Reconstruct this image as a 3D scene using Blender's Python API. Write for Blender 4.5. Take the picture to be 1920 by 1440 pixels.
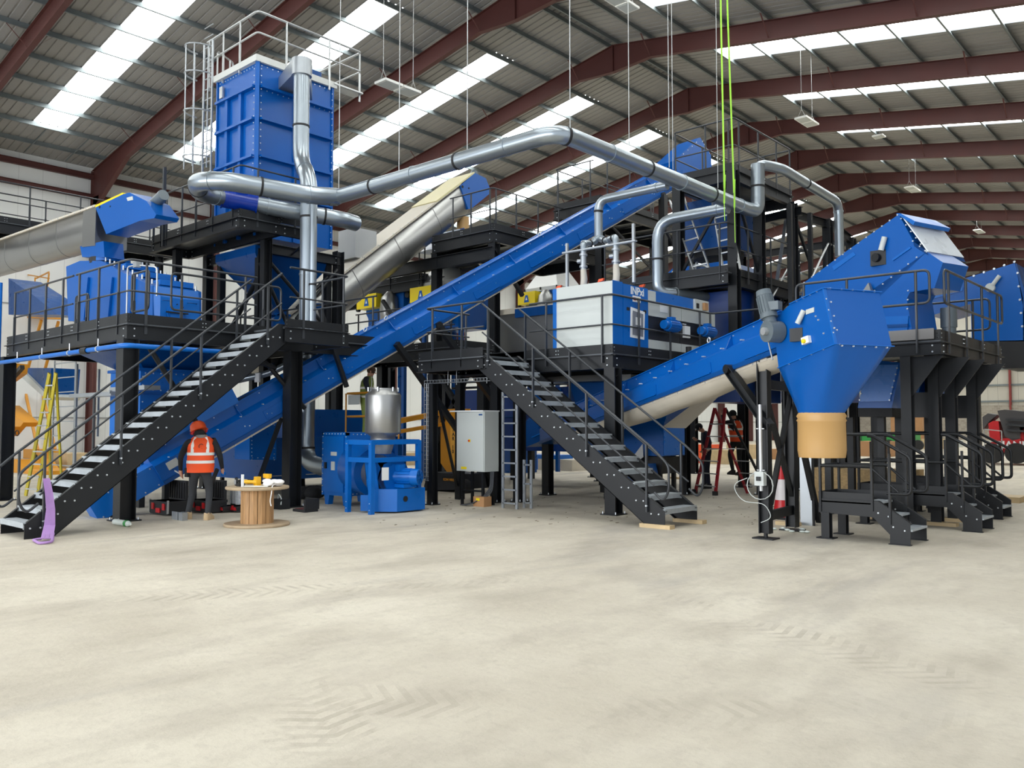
import bpy, math, random
from mathutils import Vector, Matrix
random.seed(7)
for o in list(bpy.data.objects): bpy.data.objects.remove(o)
SC = bpy.context.scene
COL = SC.collection
V = Vector
PI = math.pi

# ------------------------------------------------------------------ camera
CAM = V((0, 0, 1.65)); YAW, PIT, FPX = -0.7328, 0.0485, 1592.4
FW = V((math.sin(YAW)*math.cos(PIT), math.cos(YAW)*math.cos(PIT), math.sin(PIT)))
RT = V((math.cos(YAW), -math.sin(YAW), 0)); UPV = RT.cross(FW)
cd = bpy.data.cameras.new('camera'); cam = bpy.data.objects.new('camera', cd); COL.objects.link(cam)
cd.sensor_width = 36; cd.lens = FPX/1920*36; cd.clip_end = 400; cd.clip_start = 0.05
M = Matrix((RT, UPV, -FW)).transposed().to_4x4(); M.translation = CAM; cam.matrix_world = M
SC.camera = cam
SC.view_settings.view_transform = 'Standard'; SC.view_settings.look = 'None'
SC.view_settings.gamma = 1; SC.view_settings.exposure = 0.0
try: SC.view_settings.use_curve_mapping = False
except Exception: pass

def at(px, py, X=None, Y=None, Z=None, P=None, N=None):
    """point of the place seen at that pixel of the photograph, on the plane X= / Y= / Z= (floor is Z 0) or through P with normal N"""
    d = FW + RT*((px-960)/FPX) - UPV*((py-720)/FPX)
    if X is not None: t = X/d.x
    elif Y is not None: t = Y/d.y
    elif Z is not None: t = (Z-CAM.z)/d.z
    else: t = (V(P)-CAM).dot(V(N))/d.dot(V(N))
    return CAM + d*t

# ------------------------------------------------------------------ daylight: open sky through the open end and side behind the camera
w = bpy.data.worlds.new('sky'); SC.world = w; w.use_nodes = True
bg = w.node_tree.nodes['Background']; bg.inputs[0].default_value = (0.86, 0.93, 1.0, 1); bg.inputs[1].default_value = 1.15
SKYLIGHT = 11.0
sl = bpy.data.lights.new('daylight_fill', 'AREA'); sl.shape = 'RECTANGLE'; sl.size = 34; sl.size_y = 5.5; sl.energy = 2300; sl.spread = math.radians(120); sl.color = (0.93, 0.96, 1.0)  # added area lamp: low frontal fill on top of the open-end daylight
so = bpy.data.objects.new('daylight_fill', sl); COL.objects.link(so); so.location = (-12, -13, 4.2); so.rotation_euler = (math.radians(84), 0, 0)

# ------------------------------------------------------------------ materials
MATS = {}
def nd(nt, typ, **kw):
    n = nt.nodes.new(typ)
    for k, v in kw.items():
        if k in n.inputs: n.inputs[k].default_value = v
        else: setattr(n, k, v)
    return n
def mat(name, col, rough=0.5, metal=0.0, var=0.06, scale=3.0, rvar=0.08, bump=0.0, bscale=40, spec=0.5, coat=0.0, stretch=None):
    if name in MATS: return MATS[name]
    m = bpy.data.materials.new(name); m.use_nodes = True; nt = m.node_tree; b = nt.nodes['Principled BSDF']
    b.inputs['Roughness'].default_value = rough; b.inputs['Metallic'].default_value = metal
    b.inputs['Specular IOR Level'].default_value = spec; b.inputs['Coat Weight'].default_value = coat
    tc = nd(nt, 'ShaderNodeTexCoord'); mp = nd(nt, 'ShaderNodeMapping'); nt.links.new(tc.outputs['Object'], mp.inputs['Vector'])
    if stretch: mp.inputs['Scale'].default_value = stretch
    n = nd(nt, 'ShaderNodeTexNoise', Scale=scale, Detail=2.0, Roughness=0.5); nt.links.new(mp.outputs[0], n.inputs['Vector'])
    r = nd(nt, 'ShaderNodeMapRange'); r.inputs['From Min'].default_value = 0.2; r.inputs['From Max'].default_value = 0.8
    r.inputs['To Min'].default_value = 1-var; r.inputs['To Max'].default_value = 1+var; nt.links.new(n.outputs[0], r.inputs[0])
    mx = nd(nt, 'ShaderNodeVectorMath', operation='SCALE'); mx.inputs[0].default_value = col[:3]; nt.links.new(r.outputs[0], mx.inputs['Scale'])
    nt.links.new(mx.outputs[0], b.inputs['Base Color'])
    r2 = nd(nt, 'ShaderNodeMapRange'); r2.inputs['From Min'].default_value = 0.2; r2.inputs['From Max'].default_value = 0.8
    r2.inputs['To Min'].default_value = max(0.02, rough-rvar); r2.inputs['To Max'].default_value = min(1, rough+rvar); nt.links.new(n.outputs[0], r2.inputs[0])
    nt.links.new(r2.outputs[0], b.inputs['Roughness'])
    if bump:
        nb = nd(nt, 'ShaderNodeTexNoise', Scale=bscale, Detail=4.0); nt.links.new(mp.outputs[0], nb.inputs['Vector'])
        bp = nd(nt, 'ShaderNodeBump', Strength=bump, Distance=0.02); nt.links.new(nb.outputs[0], bp.inputs['Height']); nt.links.new(bp.outputs[0], b.inputs['Normal'])
    MATS[name] = m; return m
def srgb(r, g, b):
    f = lambda c: (c/255/12.92) if c/255 <= 0.04045 else ((c/255+0.055)/1.055)**2.4
    return (f(r), f(g), f(b))
BLUE = mat('blue_paint', srgb(0, 84, 164), 0.30, var=0.04, scale=0.8, rvar=0.03, spec=0.35)
BLUE2 = mat('blue_paint_bright', srgb(0, 96, 180), 0.33, var=0.04, spec=0.4)
BLUED = mat('blue_paint_deep', srgb(0, 66, 130), 0.32, var=0.06, spec=0.35)
BLK = mat('black_steel_paint', srgb(22, 24, 27), 0.42, var=0.16, scale=2.0, rvar=0.06, spec=0.38)
RAIL = mat('rail_grey_paint', srgb(46, 49, 53), 0.36, var=0.06)
GALV = mat('galvanised_steel', srgb(168, 173, 177), 0.38, metal=0.7, var=0.06, scale=4, rvar=0.04)
DUCT = mat('duct_spiral_steel', srgb(158, 167, 174), 0.30, metal=0.8, var=0.04, scale=1.0, rvar=0.03)
STAIN = mat('stainless_sheet', srgb(158, 158, 156), 0.33, metal=0.85, var=0.05, scale=.8, rvar=0.03)
ALU = mat('aluminium', srgb(188, 190, 190), 0.35, metal=0.7, var=0.05)
TREAD = mat('tread_galvanised', srgb(172, 178, 182), 0.5, metal=0.35, var=0.12, scale=9, bump=0.3, bscale=120)
BOLT = mat('zinc_bolt', srgb(205, 210, 214), 0.3, metal=0.6, var=0.03)
RED = mat('red_oxide_steel', srgb(82, 42, 38), 0.6, var=0.12, scale=1.0)
PURL = mat('purlin_zinc', srgb(122, 130, 132), 0.5, metal=0.45, var=0.12, scale=3)
SHEET = mat('roof_liner_sheet', srgb(148, 147, 144), 0.6, var=0.06, scale=0.5)
WALLW = mat('wall_liner_white', srgb(224, 226, 224), 0.6, var=0.03, scale=0.6)
CREAM = mat('cream_sheet', srgb(196, 188, 172), 0.55, var=0.05)
CANV = mat('dusty_cover_sheet', srgb(188, 180, 165), 0.55, var=0.07, scale=2, bump=0.5, bscale=5)
GREYC = mat('cabinet_grey', srgb(190, 195, 192), 0.45, var=0.02)
GREYD = mat('gear_grey', srgb(92, 102, 108), 0.4, var=0.06, scale=9)
YEL = mat('yellow_paint', srgb(232, 205, 20), 0.4, var=0.04)
AMB = mat('amber_paint', srgb(206, 140, 34), 0.42, var=0.06)
WOOD = mat('pine_wood', srgb(174, 134, 90), 0.6, var=0.25, scale=6, stretch=(6, 6, 0.6))
WOODP = mat('plywood', srgb(196, 172, 132), 0.6, var=0.15, scale=5)
CARD = mat('cardboard', srgb(168, 126, 86), 0.75, var=0.07)
RUB = mat('black_rubber', srgb(22, 22, 24), 0.65, var=0.1)
PLAS = mat('black_plastic', srgb(30, 31, 34), 0.45, var=0.1)
REDP = mat('red_paint', srgb(186, 28, 34), 0.4, var=0.05)
ORG = mat('orange_fabric', srgb(244, 84, 28), 0.7, var=0.05, bump=0.3, bscale=14)
ORGH = mat('orange_plastic', srgb(226, 84, 36), 0.35, var=0.04)
SILV = mat('reflective_tape', srgb(235, 235, 230), 0.4, var=0.02)
WHT = mat('white_plastic', srgb(232, 234, 234), 0.4, var=0.02)
TAN = mat('tan_hose_fabric', srgb(188, 148, 92), 0.42, var=0.05, scale=2)
PURP = mat('purple_webbing', srgb(158, 122, 176), 0.75, var=0.10, scale=12)
GREEN = mat('lime_webbing', srgb(168, 228, 72), 0.6, var=0.05)
SKIN = mat('skin', srgb(196, 146, 122), 0.55, var=0.06, scale=8)
JEAN = mat('charcoal_trousers', srgb(50, 52, 56), 0.8, var=0.12, scale=6, bump=0.4, bscale=9)
BLKF = mat('black_fabric', srgb(24, 25, 28), 0.85, var=0.1, bump=0.4, bscale=9)
GREYF = mat('grey_fleece', srgb(140, 138, 134), 0.9, var=0.12, bump=0.5, bscale=30)
SUEDE = mat('tan_suede', srgb(190, 165, 130), 0.85, var=0.08)
MESHG = mat('deck_grating', srgb(96, 100, 104), 0.5, metal=0.5, var=0.1)
GRNP = mat('green_paint', srgb(36, 140, 62), 0.45, var=0.06)
BLOCK = None
def lin_mat(name, col, strength):
    m = bpy.data.materials.new(name); m.use_nodes = True; nt = m.node_tree; nt.nodes.clear()
    e = nt.nodes.new('ShaderNodeEmission'); o = nt.nodes.new('ShaderNodeOutputMaterial'); e.inputs[0].default_value = (*col, 1); e.inputs[1].default_value = strength
    nt.links.new(e.outputs[0], o.inputs[0]); return m
LIT = lin_mat('rooflight_daylight', (0.97, 1.0, 0.98), SKYLIGHT)

# ------------------------------------------------------------------ mesh builder
def basis(d, up=(0, 0, 1)):
    d = V(d).normalized(); up = V(up)
    if abs(d.dot(up.normalized())) > 0.999: up = V((0, 1, 0)) if abs(d.y) < 0.9 else V((1, 0, 0))
    s = d.cross(up).normalized(); u = s.cross(d).normalized()
    return d, s, u
def fillet(pts, rad=0.08, k=4, closed=False):
    pts = [V(p) for p in pts]; out = []; n = len(pts)
    for i, p in enumerate(pts):
        if not closed and (i == 0 or i == n-1): out.append(p); continue
        a = pts[i-1]; c = pts[(i+1) % n]; da = (a-p); dc = (c-p); r = min(rad, da.length*0.49, dc.length*0.49)
        p0 = p+da.normalized()*r; p1 = p+dc.normalized()*r
        for j in range(k+1):
            t = j/k; out.append(p0*(1-t)**2+p*2*t*(1-t)+p1*t*t)
    return out
class MB:
    def __init__(s): s.v = []; s.f = []; s.m = []; s.s = []; s.k = 0; s.b = []
    def face(s, idx, sm=False): s.f.append(idx); s.m.append(s.k); s.s.append(sm)
    def mk(s, k): s.k = k; return s
    def poly(s, pts):
        b = len(s.v); s.v += [V(p) for p in pts]; s.face(tuple(range(b, b+len(pts)))); return s
    def loft(s, loops, cap0=True, cap1=True, sm=False, closed=True):
        b = len(s.v); n = len(loops[0]); s.b.append((b, len(s.f)))
        for L in loops: s.v += [V(p) for p in L]
        for i in range(len(loops)-1):
            for j in range(n if closed else n-1):
                a = b+i*n+j; c = b+i*n+(j+1) % n; s.face((a, c, c+n, a+n), sm)
        if cap0: q = len(s.v); s.v += [V(p) for p in loops[0]]; s.face(tuple(range(q+n-1, q-1, -1)))
        if cap1: q = len(s.v); s.v += [V(p) for p in loops[-1]]; s.face(tuple(range(q, q+n)))
        return s
    def prism(s, poly, vec, sm=False):
        vec = V(vec); return s.loft([poly, [V(p)+vec for p in poly]], sm=sm)
    def box(s, a, b):
        x0, y0, z0 = [min(a[i], b[i]) for i in range(3)]; x1, y1, z1 = [max(a[i], b[i]) for i in range(3)]
        return s.prism([(x0, y0, z0), (x1, y0, z0), (x1, y1, z0), (x0, y1, z0)], (0, 0, z1-z0))
    def bar(s, p, q, w, h, up=(0, 0, 1), off=(0, 0)):
        p = V(p); q = V(q); d, sd, u = basis(q-p, up); o = sd*off[0]+u*off[1]
        L = [sd*(-w/2)+u*(-h/2), sd*(w/2)+u*(-h/2), sd*(w/2)+u*(h/2), sd*(-w/2)+u*(h/2)]
        return s.prism([p+o+x for x in L], q-p)
    def ibeam(s, p, q, b, h, up=(0, 0, 1), tf=0.014, tw=0.010):
        s.bar(p, q, b, tf, up, (0, h/2-tf/2)); s.bar(p, q, b, tf, up, (0, -h/2+tf/2)); s.bar(p, q, tw, h-2*tf, up); return s
    def chan(s, p, q, b, h, up=(0, 0, 1), side=1, t=0.012):
        s.bar(p, q, t, h, up, (-side*(b/2-t/2), 0)); s.bar(p, q, b, t, up, (0, h/2-t/2)); s.bar(p, q, b, t, up, (0, -h/2+t/2)); return s
    def tube(s, pts, r, n=8, cap=True, closed=False, rs=None):
        pts = [V(p) for p in pts]; N = len(pts); rings = []; prev = None
        for i, p in enumerate(pts):
            if closed: d = (pts[(i+1) % N]-pts[i-1]).normalized()
            elif i == 0: d = (pts[1]-p).normalized()
            elif i == N-1: d = (p-pts[i-1]).normalized()
            else:
                a = (p-pts[i-1]).normalized(); c = (pts[i+1]-p).normalized(); d = (a+c)
                d = d.normalized() if d.length > 1e-6 else a
            if prev is None: _, sd, u = basis(d)
            else:
                sd = prev-d*prev.dot(d); sd = sd.normalized() if sd.length > 1e-6 else basis(d)[1]; u = sd.cross(d)
            prev = sd; rr = rs[i] if rs else r
            rings.append([p+sd*math.cos(2*PI*j/n)*rr+u*math.sin(2*PI*j/n)*rr for j in range(n)])
        if closed: rings.append(rings[0]); cap = False
        return s.loft(rings, cap, cap, True)
    def cyl(s, p, q, r, r2=None, n=16, cap=True):
        return s.tube([p, q], r, n, cap, rs=[r, r if r2 is None else r2])
    def lathe(s, c, prof, axis=(0, 0, 1), n=24, cap=True):
        c = V(c); d, sd, u = basis(axis)
        return s.loft([[c+d*z+sd*math.cos(2*PI*j/n)*r+u*math.sin(2*PI*j/n)*r for j in range(n)] for r, z in prof], cap, cap, True)
    def bolt(s, p, nrm, r=0.014, h=0.012):
        p = V(p); nrm = V(nrm).normalized(); return s.cyl(p, p+nrm*h, r, r*0.8, n=6)
    def ball(s, c, r, n=10, sc=(1, 1, 1)):
        c = V(c); L = []
        for i in range(1, n):
            a = PI*i/n; L.append([c+V((math.sin(a)*math.cos(2*PI*j/(2*n))*sc[0], math.sin(a)*math.sin(2*PI*j/(2*n))*sc[1], math.cos(a)*sc[2]))*r for j in range(2*n)])
        L = [[c+V((0, 0, r*sc[2]))+(p-c)*0.02 - V((0,0,(p-c).z*0.02)) for p in L[0]]]+L+[[c-V((0, 0, r*sc[2]))+(p-c)*0.02-V((0,0,(p-c).z*0.02)) for p in L[-1]]]
        return s.loft(L[::-1], True, True, True)
    def build(s, name, mats, parent=None, label=None, world=True):
        off = V((0, 0, 0))
        q = parent
        while q is not None: off += q.location; q = q.parent
        me = bpy.data.meshes.new(name); me.from_pydata([tuple(p-off) for p in s.v], [], s.f)
        if not isinstance(mats, (list, tuple)): mats = [mats]
        for m in mats: me.materials.append(m)
        me.polygons.foreach_set('material_index', s.m); me.polygons.foreach_set('use_smooth', s.s); me.update()
        o = bpy.data.objects.new(name, me); COL.objects.link(o)
        if parent is not None: o.parent = parent
        if label: o['label'] = label
        return o
def build_each(mb, name, mats, parent):
    """every bar, plate or tube collected in mb becomes a part of its own"""
    out = []; B = mb.b+[(len(mb.v), len(mb.f))]
    for (v0, f0), (v1, f1) in zip(B[:-1], B[1:]):
        n = MB(); n.v = mb.v[v0:v1]; n.f = [tuple(i-v0 for i in f) for f in mb.f[f0:f1]]; n.m = mb.m[f0:f1]; n.s = mb.s[f0:f1]
        out.append(n.build(name, mats, parent))
    return out[0]
MB.build_each = lambda s, name, mats, parent: build_each(s, name, mats, parent)
def thing(name, label, cat, loc=(0, 0, 0), group=None, kind=None):
    o = bpy.data.objects.new(name, None); COL.objects.link(o); o.location = loc; o['label'] = label; o['category'] = cat
    o.empty_display_size = 0.1
    if group: o['group'] = group
    if kind: o['kind'] = kind
    return o
def tag(o, label, cat, group=None, kind=None):
    o['label'] = label; o['category'] = cat
    if group: o['group'] = group
    if kind: o['kind'] = kind
    return o
def struct(o): o['kind'] = 'structure'; return o
def text_obj(s, size, mtl, name, parent, origin, right, up, ext=0.003, align='LEFT', label=None):
    c = bpy.data.curves.new(name, 'FONT'); c.body = s; c.size = size; c.extrude = ext; c.align_x = align; c.offset = size*.022
    t = bpy.data.objects.new(name, c); COL.objects.link(t)
    dg = bpy.context.evaluated_depsgraph_get(); me = bpy.data.meshes.new_from_object(t.evaluated_get(dg)); bpy.data.objects.remove(t)
    right = V(right).normalized(); up = V(up).normalized(); nn = right.cross(up)
    mm = Matrix((right, up, nn)).transposed().to_4x4(); mm.translation = V(origin)
    off = V((0, 0, 0)); q = parent
    while q is not None: off += q.location; q = q.parent
    me.transform(Matrix.Translation(-off) @ mm); me.materials.clear(); me.materials.append(mtl)
    o = bpy.data.objects.new(name, me); COL.objects.link(o)
    if parent is not None: o.parent = parent
    if label: o['label'] = label
    return o

# ================================================================== THE HALL
RX, RZ, SLP = -19.73, 17.2, 0.17          # ridge line and top-of-rafter height
FY = [22.146+6*n for n in range(-5, 15)]  # portal frames
YEND = FY[-1]; YS = FY[0]-0.3
HALF = 21.5
def rz(dx, add=0.0): return RZ-SLP*dx+add
# floor
fm = bpy.data.materials.new('concrete_floor'); fm.use_nodes = True; nt = fm.node_tree; b = nt.nodes['Principled BSDF']; LK = nt.links.new
tc = nd(nt, 'ShaderNodeTexCoord')
def noise(sc, det=6, rough=0.6, stretch=(1, 1, 1), rot=0, dist=0.0):
    mp = nd(nt, 'ShaderNodeMapping'); mp.inputs['Scale'].default_value = stretch; mp.inputs['Rotation'].default_value = (0, 0, rot); LK(tc.outputs['Object'], mp.inputs[0])
    n = nd(nt, 'ShaderNodeTexNoise', Scale=sc, Detail=float(det), Roughness=rough, Distortion=dist); LK(mp.outputs[0], n.inputs['Vector']); return n.outputs[0]
def rng(sock, a, b_, c, d):
    r = nd(nt, 'ShaderNodeMapRange'); r.inputs[1].default_value = a; r.inputs[2].default_value = b_; r.inputs[3].default_value = c; r.inputs[4].default_value = d; LK(sock, r.inputs[0]); return r.outputs[0]
def mth(op, a, b_=None, c=None):
    m = nd(nt, 'ShaderNodeMath', operation=op)
    for i, x in enumerate((a, b_, c)):
        if x is None: continue
        if isinstance(x, (int, float)): m.inputs[i].default_value = x
        else: LK(x, m.inputs[i])
    return m.outputs[0]
def mixc(fac, c1, c2):
    m = nd(nt, 'ShaderNodeMix', data_type='RGBA'); LK(fac, m.inputs[0])
    for i, x in ((6, c1), (7, c2)):
        if isinstance(x, tuple): m.inputs[i].default_value = (*x, 1)
        else: LK(x, m.inputs[i])
    return m.outputs[2]
c = mixc(rng(noise(0.35, 5), .35, .65, 0, 1), srgb(182, 173, 156), srgb(203, 195, 178))
c = mixc(rng(noise(1.4, 6, .65, (1, .45, 1), .6), .46, .70, 0, .7), c, srgb(160, 151, 136))
c = mixc(rng(noise(9, 6, .7), .5, .8, 0, .5), c, srgb(160, 152, 138))
c = mixc(rng(noise(.5, 4, .6, (1, .3, 1), -.7, 1.0), .55, .70, 0, .6), c, srgb(152, 146, 138))
c = mixc(rng(noise(60, 3, .8), .60, .72, 0, .35), c, srgb(140, 132, 118))
# tyre tread marks: chevron bars inside a few curved lanes
sep = nd(nt, 'ShaderNodeSeparateXYZ'); LK(tc.outputs['Object'], sep.inputs[0])
hsum = None
for (px_, py_, ang, wid, curv) in ((-3.0, 4.0, 0.62, .30, .06), (-3.3, 2.6, -.35, .26, .03), (-1.5, 3.4, .55, .30, -.05), (-7.2, 5.2, 1.0, .28, .02), (-2.6, 6.4, -.3, .3, .02), (-2.0, 2.6, .05, .25, .05)):
    ca, sa = math.cos(ang), math.sin(ang)
    xx = mth('SUBTRACT', sep.outputs[0], px_); yy = mth('SUBTRACT', sep.outputs[1], py_)
    u_ = mth('ADD', mth('MULTIPLY', xx, ca), mth('MULTIPLY', yy, sa)); v_ = mth('SUBTRACT', mth('MULTIPLY', yy, ca), mth('MULTIPLY', xx, sa))
    v2 = mth('SUBTRACT', v_, mth('MULTIPLY', mth('MULTIPLY', u_, u_), curv)); av = mth('ABSOLUTE', v2)
    lane = rng(av, wid*.8, wid, 1, 0); ln = rng(mth('ABSOLUTE', u_), 1.4, 2.6, 1, 0)
    bars = mth('GREATER_THAN', mth('SINE', mth('ADD', mth('MULTIPLY', u_, 46.0), mth('MULTIPLY', av, 26.0))), 0.25)
    k_ = mth('MULTIPLY', mth('MULTIPLY', lane, ln), bars); hsum = k_ if hsum is None else mth('MAXIMUM', hsum, k_)
tr = mth('MULTIPLY', hsum, rng(noise(1.1, 4, .7), .44, .62, 0, .55))
c = mixc(tr, c, srgb(158, 149, 133))
LK(c, b.inputs['Base Color']); LK(rng(noise(2, 5), .3, .7, .62, .85), b.inputs['Roughness']); b.inputs['Specular IOR Level'].default_value = 0.3
bp = nd(nt, 'ShaderNodeBump', Strength=0.35, Distance=0.02); LK(mth('SUBTRACT', noise(14, 6, .7), mth('MULTIPLY', tr, .5)), bp.inputs['Height']); LK(bp.outputs[0], b.inputs['Normal'])
struct(MB().box((RX-HALF-1, -16, -0.2), (4.5, YEND+1, 0)).build('floor', fm))

# roof sheets: trapezoid ribs run up the slope, left out where the rooflights are
def roof(sgn, name):
    m = MB(); pitch = 0.3333; sk0, sk1 = 3.45, 18.3
    sky = [(f+2.42, f+3.55) for f in FY[:-1]]
    y = YS
    while y < YEND:
        prof = [(y, 0), (y+0.25, 0), (y+0.27, 0.035), (y+0.31, 0.035), (y+pitch, 0)]
        inside = any(a-0.02 < y+pitch*0.5 < b_+0.02 for a, b_ in sky)
        segs = [(0, sk0), (sk1, HALF)] if inside else [(0, HALF)]
        for a, b_ in segs:
            m.loft([[(RX+sgn*dx, yy, rz(dx, 0.2+zz)) for yy, zz in prof] for dx in (a, b_)], False, False, False, closed=False)
        y += pitch
    return struct(m.build(name, SHEET))
roof(-1, 'ceiling'); roof(1, 'ceiling')
wn = 0; PUR = [0.22]+[1.80+1.65*k for k in range(12)]
for sgn in (-1, 1):
    for f in FY[:-1]:
        m = MB()
        y0 = YS+math.floor((f+2.42-YS)/0.3333)*0.3333
        m.prism([(RX+sgn*3.4, f+2.38, rz(3.4, .245)), (RX+sgn*3.4, f+3.72, rz(3.4, .245)), (RX+sgn*18.35, f+3.72, rz(18.35, .245)), (RX+sgn*18.35, f+2.38, rz(18.35, .245))], (0, 0, 0.01))
        wn += 1; struct(m.build('window_%d' % wn, LIT))
# purlins (cold-rolled Z, one line each) and lamps' cable line
tn = 0
for sgn in (-1, 1):
    for dx in PUR:
        if sgn == 1 and dx > 20: continue
        m = MB(); x = RX+sgn*dx; z = rz(dx)
        m.bar((x, YS, z+0.1), (x, YEND, z+0.1), 0.012, 0.2); m.bar((x, YS, z+0.006), (x, YEND, z+0.006), 0.07, 0.012, off=(0.03, 0)); m.bar((x, YS, z+0.194), (x, YEND, z+0.194), 0.07, 0.01, off=(-0.03, 0))
        tn += 1; struct(m.build('trim_%d' % tn, PURL))
# portal frames
def frame(f):
    m = MB(); D = 0.69; W = 0.2; T = 0.02
    for sgn in (-1, 1):
        X = lambda dx: RX+sgn*dx
        bot = lambda dx: rz(dx)-D-(0.42*(1-dx/1.8) if dx < 1.8 else 0)-(1.25*max(0, (dx-17.6)/3.6) if dx > 17.6 else 0)
        ks = [0, 1.8, 17.6, 21.25]
        for a, b_ in zip(ks[:-1], ks[1:]):
            m.prism([(X(a), f-0.006, bot(a)), (X(b_), f-0.006, bot(b_)), (X(b_), f-0.006, rz(b_)), (X(a), f-0.006, rz(a))], (0, 0.012, 0))
            m.prism([(X(a), f-W/2, bot(a)-T), (X(b_), f-W/2, bot(b_)-T), (X(b_), f-W/2, bot(b_)), (X(a), f-W/2, bot(a))], (0, W, 0))
            m.prism([(X(a), f-W/2, rz(a)-T), (X(b_), f-W/2, rz(b_)-T), (X(b_), f-W/2, rz(b_)), (X(a), f-W/2, rz(a))], (0, W, 0))
        m.box((RX-sgn*0.0, f-W/2, bot(0)), (RX+sgn*0.02, f+W/2, rz(0)-T))
        # column
        xo = X(21.33); xi = X(20.65)
        if not (sgn == 1 and f < 12): m.box((xo, f-W/2, 0), (xo-sgn*T, f+W/2, rz(21.3))); m.box((xi, f-W/2, 0), (xi+sgn*T, f+W/2, bot(20.65))); m.box((xo, f-0.006, 0), (xi, f+0.006, bot(20.65)+.4))
        # fly braces
        for dx in (1.80, 6.75, 11.7, 16.65):
            for sy in (-1, 1):
                m.bar((X(dx), f+sy*0.75, rz(dx, 0.02)), (X(dx)-sgn*0.02, f+sy*0.06, bot(dx)+0.05), 0.05, 0.006)
    return m
fr_all = []
for i, f in enumerate(FY):
    tn += 1; struct(frame(f).build('trim_%d' % tn, RED))
# eave beams and wall ties along the left wall, verge rails
for (x, z, w_, h_) in ((RX-21.28, 13.30, .18, .26), (RX-21.25, 12.35, .18, .22)):
    tn += 1; struct(MB().ibeam((x, YS, z), (x, YEND, z), w_, h_).build('trim_%d' % tn, RED))
m = MB()
for f in FY[:-1]:
    for k in range(3): m.bar((RX-18.3, f+1.2+k*1.7, rz(18.3, .02)), (RX-20.9, f+1.2+k*1.7, rz(20.9, .02)), .04, .04)
tn += 1; struct(m.build('trim_%d' % tn, PURL))

# walls
def panel_mat(name, col, pitch, gcol, axis, zlines=(), var=0.03):
    m = bpy.data.materials.new(name); m.use_nodes = True; nt = m.node_tree; b = nt.nodes['Principled BSDF']; b.inputs['Roughness'].default_value = 0.55
    t = nd(nt, 'ShaderNodeTexCoord'); s_ = nd(nt, 'ShaderNodeSeparateXYZ'); nt.links.new(t.outputs['Object'], s_.inputs[0])
    d = nd(nt, 'ShaderNodeMath', operation='PINGPONG'); nt.links.new(s_.outputs[axis], d.inputs[0]); d.inputs[1].default_value = pitch/2
    g = nd(nt, 'ShaderNodeMath', operation='LESS_THAN'); nt.links.new(d.outputs[0], g.inputs[0]); g.inputs[1].default_value = pitch*0.012
    n = nd(nt, 'ShaderNodeTexNoise', Scale=0.7, Detail=4.0); nt.links.new(t.outputs['Object'], n.inputs['Vector'])
    m1 = nd(nt, 'ShaderNodeMix', data_type='RGBA'); nt.links.new(n.outputs[0], m1.inputs[0]); m1.inputs[6].default_value = (*[c*(1-var) for c in col], 1); m1.inputs[7].default_value = (*[c*(1+var) for c in col], 1)
    m2 = nd(nt, 'ShaderNodeMix', data_type='RGBA'); nt.links.new(g.outputs[0], m2.inputs[0]); nt.links.new(m1.outputs[2], m2.inputs[6]); m2.inputs[7].default_value = (*gcol, 1)
    nt.links.new(m2.outputs[2], b.inputs['Base Color']); return m
WL = panel_mat('wall_white_panels', srgb(222, 224, 222), 1.0, srgb(200, 202, 200), 1)
xw = RX-21.42
struct(MB().box((xw-0.15, YS, 0), (xw, YEND, rz(21.4, .2))).build('wall_left', WL))
m = MB()
for z in (2.0, 7.0): m.bar((xw+.02, YS, z), (xw+.02, YEND, z), .04, .05)
tn += 1; struct(m.build('trim_%d' % tn, mat('wall_rail_grey', srgb(150, 153, 152), .5)))
# far gable: blockwork dado, cladding above, red posts and zinc rails
bm_ = bpy.data.materials.new('blockwork'); bm_.use_nodes = True; nt = bm_.node_tree; b = nt.nodes['Principled BSDF']; b.inputs['Roughness'].default_value = .8
t = nd(nt, 'ShaderNodeTexCoord'); mp = nd(nt, 'ShaderNodeMapping'); mp.inputs['Rotation'].default_value = (PI/2, 0, 0); nt.links.new(t.outputs['Object'], mp.inputs[0])
br = nd(nt, 'ShaderNodeTexBrick', Scale=1.0); nt.links.new(mp.outputs[0], br.inputs[0]); br.inputs['Color1'].default_value = (*srgb(168, 160, 148), 1); br.inputs['Color2'].default_value = (*srgb(146, 138, 126), 1); br.inputs['Mortar'].default_value = (*srgb(182, 176, 164), 1)
br.inputs['Brick Width'].default_value = .45; br.inputs['Row Height'].default_value = .225; br.inputs['Mortar Size'].default_value = .012; nt.links.new(br.outputs[0], b.inputs['Base Color'])
struct(MB().box((RX-HALF, YEND+.02, 0), (RX+HALF, YEND+.25, 3.9)).build('wall_back', bm_))
CL = panel_mat('cladding_beige', srgb(196, 192, 180), 1.0, srgb(132, 128, 118), 0)
struct(MB().prism([(RX-HALF, YEND+.25, 3.9), (RX+HALF, YEND+.25, 3.9), (RX+HALF, YEND+.25, rz(HALF, .2)), (RX, YEND+.25, RZ+.2), (RX-HALF, YEND+.25, rz(HALF, .2))], (0, .05, 0)).build('wall_back', CL))
m = MB()
for k in range(-3, 4): m.ibeam((RX+k*6.15-2, YEND+.0, 0), (RX+k*6.15-2, YEND+.0, rz(abs(k*6.15-2))), .2, .3, up=(0, 1, 0))
tn += 1; struct(m.build('trim_%d' % tn, mat('red_post_paint', srgb(132, 50, 46), .55)))
m = MB()
for z in (4.3, 6.1, 7.9, 9.7, 11.5): m.bar((RX-HALF, YEND+.15, z), (RX+HALF, YEND+.15, z), .06, .2)
tn += 1; struct(m.build('trim_%d' % tn, PURL))
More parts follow.
